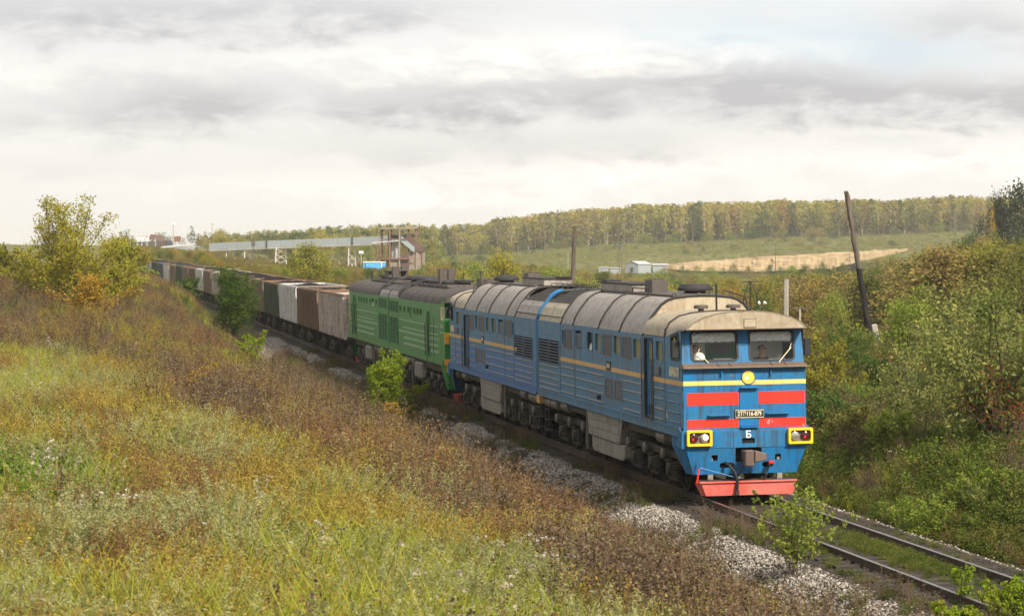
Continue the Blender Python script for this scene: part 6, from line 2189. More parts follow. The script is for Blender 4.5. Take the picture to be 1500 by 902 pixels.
def bush(name, label, cat, group, px, D, H, R, leafmat, loc=None, bark=None, z=None, **kw):
    x = (px - 750) / FPX * D
    seed = kw.pop('seed', int(px * 7 + D))
    (wv, wf), (lv, lf, lt) = make_bush(seed, H, R, **kw)
    root = empty(name, (x, D, gz(x, D) if z is None else z), label, cat, group)
    link('stems' if 'bush' in name or 'sapling' in name or 'shrub' in name else 'trunk', np_mesh('wood', wv, wf, bark or BARK), root)
    link('foliage' if 'bush' in name or 'sapling' in name or 'shrub' in name else 'crown', np_mesh('leaves', lv, lf, LEAF[leafmat], lt), root)
    return root


# ---- left side
bush('box_elder_tree', 'tall yellow-green box elder standing against the sky at the left', 'tree', None, 104, 120, 5.9, 3.0, 'boxelder',
     seed=5, nstem=17, nbr=15, nleaf=58, ls=0.125, asp=0.55, rbase=0.05, start=0.12, jit=0.16, brl=0.26)
bush('yellow_bush', 'low yellow-orange bush at the foot of the tall box elder', 'bush', None, 128, 108, 2.3, 2.0, 'orange',
     nstem=12, nbr=9, nleaf=18, ls=0.13, asp=0.6, start=0.1, jit=0.2)
bush('round_bush', 'dense yellow-green bush to the right of the tall box elder', 'bush', None, 168, 128, 3.0, 2.0, 'boxelder',
     nstem=12, nbr=12, nleaf=44, ls=0.12, asp=0.55, start=0.08, jit=0.22)
bush('round_bush', 'yellow-green bush crowding the left foot of the tall box elder', 'bush', None, 62, 124, 2.7, 2.2, 'boxelder',
     nstem=12, nbr=12, nleaf=44, ls=0.12, asp=0.55, start=0.08, jit=0.22)
bush('round_bush', 'green bush at the left edge of the picture beyond the brown slope', 'bush', None, 12, 140, 2.7, 3.0, 'yellowgreen',
     nstem=13, nbr=10, nleaf=24, ls=0.17, asp=0.6, start=0.08, jit=0.25)
bush('willow_bush', 'dark green willow bush hiding part of the wagons', 'bush', None, 343, 142, 4.0, 1.6, 'willow',
     seed=77, nstem=19, nbr=14, nleaf=40, ls=0.20, asp=0.2, rbase=0.025, start=0.05, jit=0.18, brl=0.33, z=1.15)
bush('willow_bush', 'low green willow bush in front of the far wagons', 'bush', None, 272, 190, 2.0, 1.9, 'willow',
     nstem=12, nbr=9, nleaf=26, ls=0.24, asp=0.3, start=0.05, jit=0.25, z=2.1)
bush('yellow_bush', 'small yellow bush on the slope left of the low willow', 'bush', None, 243, 172, 1.5, 1.0, 'orange',
     nstem=9, nbr=8, nleaf=16, ls=0.17, asp=0.5, start=0.1, jit=0.2, z=2.0)
bush('low_bush', 'dull green bush below the farthest wagons', 'bush', None, 222, 180, 1.2, 1.1, 'olive', nstem=9, nbr=8, nleaf=16, ls=0.2, asp=0.5, start=0.1, jit=0.25, z=2.6)
bush('low_bush', 'bright green bush at the tail of the train', 'bush', None, 210, 235, 1.3, 1.6, 'fresh', nstem=9, nbr=8, nleaf=16, ls=0.25, asp=0.5, start=0.1, jit=0.25, z=3.4)
bush('low_bush', 'brownish bush growing on the pale ballast beside the wagons', 'bush', None, 425, 127, 0.95, 1.15, 'olive', nstem=12, nbr=9, nleaf=14, ls=0.10, asp=0.4, start=0.08, jit=0.25)
bush('maple_sapling', 'bright green box elder saplings beside the green locomotive', 'bush', None, 566, 93, 2.75, 1.3, 'bright',
     seed=12, nstem=16, nbr=14, nleaf=44, ls=0.09, asp=0.42, start=0.25, jit=0.14, brl=0.22)
bush('yellow_bush', 'yellow-orange low growth at the foot of the bright saplings', 'bush', None, 572, 91, 1.1, 1.35, 'orange', nstem=12, nbr=8, nleaf=12, ls=0.12, asp=0.5, start=0.15, jit=0.2)
bush('maple_sapling', 'small bright green sapling among the brown weeds of the slope', 'bush', None, 366, 84, 1.5, 0.95, 'bright',
     nstem=9, nbr=10, nleaf=18, ls=0.10, asp=0.42, start=0.3, jit=0.14, brl=0.2)
bush('cherry_sapling', 'leafy green sapling in front of the left rail ahead of the locomotive', 'bush', None, 1168, 45.5, 1.75, 1.1, 'fresh',
     seed=31, nstem=20, nbr=11, nleaf=9, ls=0.08, asp=0.5, rbase=0.008, start=0.2, jit=0.10, brl=0.16)
bush('maple_sapling', 'bright green sapling at the bottom edge beside the left rail', 'bush', None, 1402, 37.5, 0.72, 0.55, 'bright', nstem=13, nbr=10, nleaf=22, ls=0.075, asp=0.45, rbase=0.01, start=0.2, jit=0.15, brl=0.25)
bush('maple_sapling', 'bright green sapling in the bottom right corner', 'bush', None, 1482, 38.5, 0.95, 0.55, 'bright', nstem=13, nbr=10, nleaf=22, ls=0.075, asp=0.45, rbase=0.01, start=0.2, jit=0.15, brl=0.25)
bush('maple_sapling', 'small yellow-green sapling at the bottom of the gravel shoulder', 'bush', None, 1415, 41.0, 0.85, 0.3, 'bright', nstem=5, nbr=7, nleaf=10, ls=0.08, asp=0.45, rbase=0.008, start=0.3, jit=0.15, brl=0.2)

# ---- right bank
bush('cherry_bush', 'large bush with dark bare stems and long yellow-tipped leaves at the right edge', 'bush', None, 1462, 61, 4.7, 2.6, 'longleaf',
     seed=8, nstem=19, nbr=19, nleaf=30, ls=0.145, asp=0.36, rbase=0.034, start=0.28, jit=0.2, hang=0.25, brl=0.34, bark=plain('dark_bark', (0.05, 0.036, 0.028), 0.9))
bush('red_bush', 'dark red leaved shrub inside the large bush at the right edge', 'bush', None, 1478, 59, 2.6, 1.2, 'redberry', nstem=9, nbr=9, nleaf=9, ls=0.065, asp=0.5, start=0.4, jit=0.25, rbase=0.012)
bush('green_bush', 'green bush with pale leaf tips left of the large right-hand bush', 'bush', None, 1352, 72, 2.9, 1.6, 'longleaf', seed=21, nstem=12, nbr=12, nleaf=20, ls=0.12, asp=0.4, start=0.1, jit=0.22, hang=0.1)
bush('green_bush', 'tall green bush behind the large right-hand bush', 'bush', None, 1425, 80, 4.0, 2.0, 'longleaf', seed=22, nstem=12, nbr=12, nleaf=22, ls=0.14, asp=0.4, start=0.1, jit=0.22, hang=0.1)
bush('olive_bush', 'yellowing bush just right of the locomotive cab', 'bush', None, 1206, 84, 2.7, 1.0, 'yellowgreen', seed=23, nstem=10, nbr=10, nleaf=15, ls=0.12, asp=0.6, start=0.12, jit=0.22)
bush('olive_bush', 'olive brown bush between the cab and the leaning pole', 'bush', None, 1245, 92, 2.3, 1.1, 'olive', seed=24, nstem=11, nbr=10, nleaf=18, ls=0.13, asp=0.5, start=0.1, jit=0.25)
bush('green_bush', 'light green bush right of the leaning pole', 'bush', None, 1330, 96, 3.0, 1.4, 'fresh', seed=25, nstem=11, nbr=11, nleaf=18, ls=0.14, asp=0.5, start=0.08, jit=0.22)
bush('olive_bush', 'olive bush at the right edge behind the green bushes', 'bush', None, 1490, 98, 4.4, 2.2, 'olive', seed=26, nstem=11, nbr=11, nleaf=20, ls=0.17, asp=0.5, start=0.08, jit=0.25)
bush('grey_bush', 'grey-green willow shrub in front of the dark stems at the right edge', 'bush', None, 1432, 53.5, 0.85, 0.55, 'longleaf', seed=28, nstem=12, nbr=6, nleaf=12, ls=0.09, asp=0.2, rbase=0.008, start=0.3, jit=0.15)
bush('olive_bush', 'dull bush low on the bank beside the cab', 'bush', None, 1220, 76, 1.3, 0.9, 'olive', seed=29, nstem=10, nbr=8, nleaf=14, ls=0.10, asp=0.5, start=0.1, jit=0.25)
bush('green_bush', 'low green bush on the bank under the leaning pole', 'bush', None, 1292, 82, 1.5, 1.2, 'green', seed=30, nstem=10, nbr=9, nleaf=15, ls=0.12, asp=0.5, start=0.08, jit=0.25)

for (px_, D_, H_, R_, lf_, lb_) in ((1212, 69, 1.5, 0.9, 'green', 'dense green bush on the bank right beside the headlamp side of the cab'), (1252, 66, 1.25, 0.9, 'olive', 'dull olive bush low on the right bank, second from the cab'),
                                    (1305, 63, 1.2, 0.9, 'fresh', 'light green bush on the bank midway between cab and large bush'), (1238, 88, 2.5, 1.3, 'green', 'tall green bush behind the cab in front of the leaning pole'),
                                    (1318, 76, 1.5, 1.1, 'longleaf', 'rounded long-leaved bush under the right of the leaning pole'), (1378, 67, 2.3, 1.4, 'longleaf', 'leafy bush leaning against the left of the large dark-stemmed bush'),
                                    (1192, 78, 1.7, 0.8, 'yellowgreen', 'yellowing bush half hidden by the right edge of the cab'), (1246, 104, 1.5, 1.2, 'yellowgreen', 'low yellow-green bush left of the foot of the leaning pole'),
                                    (1400, 112, 3.4, 1.9, 'olive', 'olive bush far behind the green bushes at the right'), (1345, 120, 3.0, 1.8, 'fresh', 'pale green bush below the golden birches')):
    bush('bank_bush', lb_, 'bush', None, px_, D_, H_, R_, lf_, nstem=12, nbr=11, nleaf=22, ls=0.10, asp=0.45, rbase=0.014, start=0.08, jit=0.24, hang=0.1)


rb = random.Random(17)
for i, px_ in enumerate(sorted(rb.uniform(1205, 1495) for _ in range(16))):
    D_ = rb.uniform(52, 84) if px_ > 1290 else rb.uniform(66, 90)
    lf_ = rb.choice(['green', 'olive', 'fresh', 'longleaf', 'olive', 'yellowgreen'])
    bush('low_bank_bush', '%s low bush on the right bank, %s from the cab in this row' % ({'green': 'dark green', 'olive': 'olive', 'fresh': 'light green', 'longleaf': 'pale tipped', 'yellowgreen': 'yellowing'}[lf_], ORD[i]), 'bush', 'low bushes on the right bank',
         px_, D_, rb.uniform(0.7, 1.35), rb.uniform(0.5, 0.95), lf_, nstem=11, nbr=9, nleaf=20, ls=0.075, asp=0.45, rbase=0.010, start=0.08, jit=0.25, hang=0.1)
bush('round_bush', 'green bush at the far end of the bank beside the last wagons', 'bush', None, 196, 255, 3.6, 2.4, 'yellowgreen', nstem=12, nbr=11, nleaf=24, ls=0.25, asp=0.55, start=0.06, jit=0.25)
bush('round_bush', 'yellow-green bush on the skyline right of the tall box elder', 'bush', None, 178, 215, 3.6, 2.6, 'boxelder', nstem=12, nbr=11, nleaf=24, ls=0.22, asp=0.55, start=0.06, jit=0.25)


# goldenrod arching out of the near slope
def goldenrod(px, D, H, lean, label):
    r = np.random.default_rng(int(px))
    x = (px - 750) / FPX * D
    root = empty('goldenrod', (x, D, gz(x, D)), label, 'goldenrod plant')
    t = np.linspace(0, 1, 12)
    P = np.stack([lean * t ** 1.8, 0.1 * t, H * (t - 0.22 * t ** 3)], 1)
    C, T = [], []
    for f in np.linspace(0.5, 1.0, 42):
        p = at_path(P, min(f, 0.999))
        for k in range(9):
            C.append(p + r.normal(size=3) * 0.03 + np.array([0, 0, 0.02 * math.sin(f * 40)]))
            T.append(r.random())
    wv, wf = branch_tubes([P], [0.008])
    link('stem', np_mesh('stem', wv, wf, BARK), root)
    v, f, tt = leaves(np.array(C), 0.035, np.array(T), r, 0.0, 0.7)
    link('flower_head', np_mesh('flower_head', v, f, M['goldflower'], tt), root)


M['goldflower'] = F_('faded_gold_flower', [(0.34, 0.20, 0.015), (0.50, 0.31, 0.02), (0.60, 0.40, 0.05)], 0.3, 0.2)
goldenrod(243, 57, 1.25, 1.15, 'arching goldenrod with a drooping yellow plume on the near slope')
goldenrod(255, 56, 1.0, 0.7, 'shorter goldenrod beside the arching goldenrod')

# ------------------------------------------------------------------ shared meshes for the middle distance
def cloud_tree(seed, H, R, n, ls, shape='round', nclump=26, trunk_r=0.09, base=0.12):
    """crown of leaf clumps through the whole volume, tapered trunk with limbs"""
    r = np.random.default_rng(seed)
    paths, rad, C, T = [], [], [], []
    top = H * 0.9
    tp = np.array([[0, 0, -0.3], [r.normal() * 0.03 * H, r.normal() * 0.03 * H, top * 0.4], [r.normal() * 0.05 * H, r.normal() * 0.05 * H, top]])
    paths.append(tp)
    rad.append(trunk_r)
    per = max(4, n // nclump)
    for i in range(nclump):
        f = r.random()
        if shape == 'round':
            zc = H * (base + (1 - base) * (0.05 + 0.9 * f))
            w = R * math.sqrt(max(0.05, 1 - (2 * f - 0.85) ** 2 * 0.85))
        elif shape == 'cone':
            zc = H * (base + (1 - base) * f)
            w = R * (1.05 - f) ** 0.8
        else:   # birch: narrow ovate
            zc = H * (base + (1 - base) * f)
            w = R * (math.sin(math.pi * min(1, f * 0.85 + 0.12)) ** 0.7 + 0.05)
        a = r.uniform(0, 6.28)
        q = w * r.random() ** 0.45
        c = np.array([q * math.cos(a), q * math.sin(a), zc])
        if i % 2 == 0:
            b0 = at_path(tp, min(0.98, max(0.1, zc / top * 0.75)))
            paths.append(np.stack([b0, (b0 + c) / 2 + np.array([0, 0, 0.02 * H]), c]))
            rad.append(trunk_r * 0.3)
        tone = r.random()
        sz = R * r.uniform(0.22, 0.42) if shape != 'birch' else R * r.uniform(0.3, 0.5)
        pts = c + r.normal(size=(per, 3)) * sz * np.array([0.6, 0.6, 0.5])
        C.append(pts)
        T.append(np.clip(tone * 0.55 + r.random(per) * 0.45, 0, 1))
    C = np.concatenate(C)
    C[:, 2] = np.maximum(C[:, 2], 0.02)
    return branch_tubes(paths, rad), leaves(C, ls * r.uniform(0.6, 1.3, len(C)), np.concatenate(T), r, 0.1, 0.7)


def tree_kind(name, variants, bark):
    out = []
    for (w, lv) in variants:
        out.append((np_mesh(name + '_trunk', w[0], w[1], bark), np_mesh(name + '_crown', lv[0], lv[1], LEAF['green'], lv[2])))
    return out


KIND = {
    'shrub': tree_kind('shrub', [cloud_tree(300 + i, 1.0, 0.62, 3400, 0.042, 'round', 52, 0.013, 0.02) for i in range(5)], BARK),
    'tree': tree_kind('tree', [cloud_tree(320 + i, 1.0, 0.42, 3000, 0.040, 'round', 48, 0.016, 0.12) for i in range(4)], BARK),
    'dense': tree_kind('dense', [cloud_tree(420 + i, 1.0, 0.58, 5200, 0.05, 'round', 90, 0.02, 0.03) for i in range(3)], BARK),
    'slim': tree_kind('slim', [cloud_tree(340 + i, 1.0, 0.22, 700, 0.05, 'birch', 26, 0.014, 0.12) for i in range(3)], BIRCHBARK),
    'birch': tree_kind('birch', [cloud_tree(360 + i, 1.0, (0.12, 0.15, 0.18)[i % 3], 330, 0.055, 'birch', 28, 0.0085, (0.30, 0.2, 0.12, 0.24, 0.16, 0.08)[i]) for i in range(6)], BIRCHBARK),
    'wood': tree_kind('wood', [cloud_tree(380 + i, 1.0, 0.26, 420, 0.055, 'round', 26, 0.016, 0.10) for i in range(4)], BARK),
    'conifer': tree_kind('conifer', [cloud_tree(400 + i, 1.0, 0.2, 420, 0.05, 'cone', 26, 0.016, 0.05) for i in range(2)], BARK),
}


def place(kind, name, px, D, H, leaf, label, cat, group, wide=1.0, z=None, seed=0):
    x = (px - 750) / FPX * D
    r = random.Random(int(px * 13 + D * 7 + seed))
    tm, cm = r.choice(KIND[kind])
    root = empty(name, (x, D, (gz(x, D) if z is None else z) - 0.1), label, cat, group)
    root.rotation_euler = (0, 0, r.uniform(0, 6.28))
    root.scale = (H * wide, H * wide, H)
    o = link('trunk', tm, root)
    o = link('crown', cm, root)
    o.material_slots[0].link = 'OBJECT'
    o.material_slots[0].material = LEAF[leaf]
    return root


def place_top(kind, name, px, D, toprow, leaf, label, cat, group, width_px=None, seed=0):
    x = (px - 750) / FPX * D
    z = gz(x, D)
    H = CAMZ - (toprow - HZ) / FPX * D - z
    base_w = {'dense': 1.35, 'shrub': 1.5, 'tree': 1.05, 'slim': 0.5, 'conifer': 0.45, 'wood': 0.65, 'birch': 0.3}[kind]
    wide = 1.0 if width_px is None else (width_px / FPX * D) / (base_w * H)
    return place(kind, name, px, D, H, leaf, label, cat, group, wide, z, seed)


place_top('dense', 'round_tree', 452, 285, 360, 'boxelder', 'round yellow-green tree standing alone behind the wagons', 'tree', None, 74)
place_top('dense', 'round_tree', 735, 250, 372, 'boxelder', 'yellowing tree behind the roof of the blue locomotive', 'tree', None, 72)
place_top('tree', 'round_tree', 780, 265, 392, 'tan', 'low tan tree right of the yellowing tree behind the locomotive roof', 'tree', None, 40)
place_top('dense', 'dark_tree', 1500, 400, 272, 'dark', 'big dark grey-green tree at the right edge against the sky', 'tree', None, 100)
place_top('dense', 'dark_tree', 1462, 405, 292, 'dark', 'dark grey-green tree left of the biggest dark tree', 'tree', None, 46)
place_top('shrub', 'dark_shrub', 1434, 400, 318, 'dark', 'low dark shrub at the foot of the dark trees', 'shrub', None, 44)
place_top('slim', 'orange_birch', 1453, 385, 306, 'orange', 'small orange birch before the dark trees on the right hill', 'tree', None, 12)
place_top('slim', 'yellow_birch', 1380, 245, 376, 'orange', 'slim golden birch, the tallest on the slope of the right hill', 'tree', None, 21)
place_top('slim', 'yellow_birch', 1304, 250, 386, 'orange', 'slim golden birch nearest the leaning pole', 'tree', None, 15)
place_top('slim', 'yellow_birch', 1329, 255, 398, 'orange', 'short golden birch, third from the leaning pole', 'tree', None, 14)
place_top('slim', 'yellow_birch', 1317, 262, 394, 'tan', 'slim tan birch between two golden birches by the leaning pole', 'tree', None, 9)
place_top('shrub', 'dark_shrub', 1458, 330, 336, 'green', 'dark green round shrub high on the right hill', 'shrub', None, 26)
place_top('shrub', 'dark_shrub', 1398, 320, 353, 'green', 'dark green shrub on the middle of the right hill', 'shrub', None, 20)
place_top('shrub', 'green_shrub', 1178, 430, 389, 'green', 'biggest dark green shrub below the sand bank', 'shrub', None, 26)
place_top('shrub', 'green_shrub', 1207, 640, 384, 'green', 'green shrub directly at the foot of the sand bank', 'shrub', None, 30)
place_top('shrub', 'green_shrub', 1234, 660, 385, 'green', 'small green shrub at the right end of the sand bank', 'shrub', None, 14)
place_top('shrub', 'green_shrub', 1160, 560, 390, 'fresh', 'light green shrub left of the biggest dark shrub below the sand bank', 'shrub', None, 30)
place_top('wood', 'green_tree', 276, 480, 364, 'olive', 'dark green tree behind the far wagons', 'tree', None, 24)
place_top('shrub', 'yellow_shrub', 258, 470, 366, 'yellowgreen', 'golden shrub left of the dark green tree behind the far wagons', 'shrub', None, 40)

# tops of scrub must stay under these rows of the picture, so that what stands behind remains in view
LIM = [(150, 352), (230, 362), (300, 368), (330, 383), (420, 388), (470, 390), (560, 391), (600, 397), (640, 382), (700, 382), (780, 386), (860, 396), (905, 398), (960, 397), (1000, 400), (1100, 405), (1160, 400), (1240, 400), (1300, 388), (1345, 352), (1400, 338), (1450, 328), (1560, 318)]


def limit(px):
    return float(np.interp(px, [p[0] for p in LIM], [p[1] for p in LIM]))


rs = random.Random(5)
FRONT = [(300, 860), (450, 900), (600, 1010), (680, 1120), (760, 1180), (1560, 1190)]
HUE = {'yellowgreen': 'yellow-green', 'tan': 'tan', 'olive': 'olive green', 'orange': 'golden orange', 'green': 'dark green', 'fresh': 'light green', 'birch': 'yellowing', 'boxelder': 'yellow-green', 'dark': 'dark'}
FORM = {'shrub': 'spreading', 'tree': 'upright round', 'slim': 'slender'}
MARKS = [(150, 'under the coal yard'), (250, 'right of the coal yard'), (330, 'under the conveyor gallery'), (430, 'left of the round tree'), (480, 'right of the round tree'), (540, 'below the blue cabin'), (625, 'right of the loading tower'),
         (700, 'above the green locomotive'), (770, 'near the yellowing tree'), (845, 'right of the upright pole'), (960, 'below the grey shed'), (1050, 'left of the sand bank middle'), (1150, 'left of the concrete post'), (1235, 'right of the concrete post'),
         (1290, 'beside the leaning pole'), (1350, 'among the slim golden birches'), (1420, 'below the dark trees'), (1480, 'at the right edge')]


def spot(px):
    return [t for p, t in MARKS if px >= p or p == 150][-1]


cands = []
# (px0,px1,D0,D1,count,hmin,hmax,leaf choices, row slack)
ZONES = [(180, 420, 370, 620, 82, 2.0, 4.8, ['yellowgreen', 'tan', 'olive', 'yellowgreen', 'orange', 'green', 'fresh'], 'behind'),
         (400, 640, 300, 570, 66, 2.0, 4.8, ['yellowgreen', 'olive', 'yellowgreen', 'tan', 'fresh', 'green'], 'behind'),
         (620, 960, 240, 760, 84, 2.4, 5.5, ['olive', 'yellowgreen', 'green', 'tan', 'orange', 'olive', 'fresh'], 'valley'),
         (940, 1260, 220, 760, 92, 2.4, 5.0, ['tan', 'olive', 'tan', 'green', 'orange', 'yellowgreen', 'fresh'], 'valley'),
         (1170, 1560, 140, 420, 150, 2.6, 5.2, ['orange', 'yellowgreen', 'tan', 'olive', 'boxelder', 'olive', 'tan', 'olive', 'fresh', 'tan', 'yellowgreen', 'tan', 'green'], 'hill')]
GN = {'behind': ('yellowing scrub shrub behind the coal wagons', 'scrub shrubs behind the wagons'), 'valley': ('autumn scrub shrub in the valley behind the locomotives', 'scrub shrubs in the valley'),
      'hill': ('golden brown scrub shrub on the right hill', 'scrub shrubs on the right hill')}
shrubs = []
DEPTH = {'behind': ('close behind the wagons', 'farther behind the wagons'), 'valley': ('on the near valley side', 'deep in the valley'), 'hill': ('low on the right hill', 'high on the right hill')}
for (p0, p1, d0, d1, cnt, h0, h1, lf, zn) in ZONES:
    made = 0
    tries = 0
    while made < cnt and tries < cnt * 12:
        tries += 1
        px = rs.uniform(p0, p1)
        D = d0 * (d1 / d0) ** rs.random()
        if zn == 'hill' and px < 1330 and D < 190:
            continue
        x = (px - 750) / FPX * D
        s_, l_, _ = sl_coords(np.array([x]), np.array([D]))
        if l_[0] < 7:
            continue
        H = rs.uniform(h0, h1)
        z = gz(x, D)
        row = HZ + (CAMZ - z - H) / D * FPX
        if row < limit(px):
            H2 = CAMZ - (limit(px) + rs.uniform(0, 6) - HZ) / FPX * D - z
            if H2 < 1.3:
                continue
            H = min(H, H2)
        LF = rs.choice(lf)
        kd = rs.choice(['shrub', 'shrub', 'tree', 'slim'] if zn != 'hill' else ['shrub', 'shrub', 'tree'])
        shrubs.append((kd, px, D, H, LF, '%s %s %s %s, %s' % (HUE[LF], FORM[kd], 'shrub' if kd == 'shrub' else 'tree', DEPTH[zn][0 if D < (d0 * d1) ** 0.5 else 1], spot(px)), 'shrub', GN[zn][1], rs.uniform(0.8, 1.3) if kd != 'slim' else 1.0, z, made))
        made += 1

for (px, top, D, lf, w) in ((975, 392, 640, 'tan', 34), (1008, 394, 700, 'olive', 26), (1042, 391, 720, 'fresh', 30), (1075, 386, 760, 'olive', 20), (1098, 393, 700, 'tan', 40), (1128, 388, 740, 'green', 22), (1262, 384, 760, 'olive', 24), (1285, 378, 740, 'tan', 36), (1305, 374, 700, 'yellowgreen', 40)):
    place_top('shrub', 'scrub_shrub', px, D, top, lf, '%s scrub shrub in front of the sand bank, %s' % (HUE[lf], spot(px)), 'shrub', 'scrub shrubs before the sand bank', w)

shrubs.sort(key=lambda q: -q[3] / q[2])
for (kd, px, D, H, LF, lb, cat, grp, wide, z, sd) in shrubs[:280]:
    place(kd, 'scrub_shrub', px, D, H, LF, lb, cat, grp, wide, z, sd)


def joined(tm, cm, name, mats):
    """trunk and crown of one far tree as one mesh, for strewing"""
    vt = np.zeros((len(tm.vertices), 3), np.float32)
    tm.vertices.foreach_get('co', vt.ravel())
    vc = np.zeros((len(cm.vertices), 3), np.float32)
    cm.vertices.foreach_get('co', vc.ravel())
    ft = np.zeros(len(tm.loops), np.int32)
    tm.loops.foreach_get('vertex_index', ft)
    fc_ = np.zeros(len(cm.loops), np.int32)
    cm.loops.foreach_get('vertex_index', fc_)
    tn = np.zeros(len(vc), np.float32)
    cm.attributes['tint'].data.foreach_get('value', tn)
    V = np.concatenate([vt, vc])
    Fq = np.concatenate([ft.reshape(-1, 4), fc_.reshape(-1, 4) + len(vt)])
    mi = np.concatenate([np.zeros(len(ft) // 4, np.int32), np.ones(len(fc_) // 4, np.int32)])
    return np_mesh(name, V, Fq, mats, np.concatenate([np.zeros(len(vt)), tn]), mi=mi)


c = bpy.data.collections.new('far_scrub_kinds')
kk = 0
for lf in ('tan', 'olive', 'yellowgreen', 'orange', 'green', 'fresh'):
    for (tm, cm) in KIND['shrub'][:3]:
        c.objects.link(bpy.data.objects.new('far_scrub_kind_%d' % kk, joined(tm, cm, 'far_scrub_kind', [BARK, LEAF[lf]])))
        kk += 1
TCOL['far_scrub'] = (c, kk)
pts = np.array([((q[1] - 750) / FPX * q[2], q[2], q[9] - 0.1, q[3]) for q in shrubs[280:]])
scatter('far_scrub', 'far_scrub', pts[:, :3], pts[:, 3], 'smaller far scrub filling the gaps between the larger shrubs', 'scrub')

WLAB = ('behind the left of the conveyor gallery', 'behind the middle of the conveyor gallery', 'behind the right of the conveyor gallery', 'behind the loading tower')
for i in range(84):
    px = 322 + (i * 61.8) % 322 + rs.uniform(-3, 3)
    D = rs.uniform(660, 840)
    top = rs.uniform(336, 362) + (6 if px > 600 else 0)
    lf = rs.choice(['yellowgreen', 'olive', 'tan', 'birch', 'olive', 'green', 'fresh'])
    kd = rs.choice(['wood', 'wood', 'tree', 'birch'])
    place_top(kd, 'gallery_tree', px, D, top, lf, '%s %s tree %s, %s' % (HUE[lf], 'slender' if kd == 'birch' else 'rounded', WLAB[0 if px < 400 else 1 if px < 480 else 2 if px < 560 else 3], 'near' if D < 750 else 'far'), 'tree', 'trees behind the conveyor gallery')
for i in range(64):
    px = rs.uniform(640, 1480)
    D0 = float(np.interp(px, [p[0] for p in FRONT], [p[1] for p in FRONT])) - rs.uniform(2, 16)
    lf = rs.choice(['olive', 'green', 'yellowgreen', 'tan', 'fresh'])
    place('shrub', 'wood_edge_shrub', px, D0, rs.uniform(2.0, 5.5), lf, '%s shrub at the foot of the wood edge, %s' % (HUE[lf], spot(px).replace('below', 'above').replace('under', 'above')), 'shrub', 'shrubs at the foot of the wood', rs.uniform(0.7, 1.3))

for i, (px, top, lf) in enumerate(((150, 347, 'olive'), (164, 342, 'green'), (178, 336, 'olive'), (187, 333, 'olive'), (196, 345, 'tan'), (222, 341, 'olive'), (232, 338, 'tan'), (241, 340, 'green'), (249, 343, 'olive'), (268, 346, 'tan'), (280, 331, 'green'), (290, 342, 'olive'),
                                   (299, 336, 'tan'), (309, 340, 'tan'), (320, 343, 'olive'), (333, 340, 'yellowgreen'), (345, 338, 'olive'), (357, 343, 'tan'))):
    place_top('wood', 'skyline_tree', px, 800 + (i * 37) % 90, top, lf, '%s tree on the far left skyline, %s counted from the left' % (HUE[lf], ORD[i]), 'tree', 'trees on the far left skyline', 13 + (i * 5) % 9)

for i in range(18):
    px = 965 + i * 19.5 + rs.uniform(-6, 6)
    row = float(np.interp((px - 956) / 374, [0, 0.15, 0.4, 0.7, 1.0], [392, 397, 398, 393, 380]))
    lf = rs.choice(['olive', 'tan', 'green', 'fresh', 'tan'])
    place_top('shrub', 'sand_foot_shrub', px, rs.uniform(800, 835), row - rs.uniform(1, 9), lf, '%s shrub growing at the foot of the sand bank, %s from its left end' % (HUE[lf], ORD[i]), 'shrub', 'shrubs at the foot of the sand bank', rs.uniform(9, 22))

# a few low bushes on the open green hillside
for i in range(44):
    px = rs.uniform(640, 1330)
    D = rs.uniform(960, 1175)
    place('shrub', 'hillside_shrub', px, D, rs.uniform(1.2, 2.6), ['olive', 'green', 'tan'][i % 3], 'small %s shrub on the green hillside, %s' % (HUE[['olive', 'green', 'tan'][i % 3]], spot(px).replace('below', 'above').replace('under', 'above')), 'shrub', 'shrubs on the green hillside', rs.uniform(1.0, 2.2))

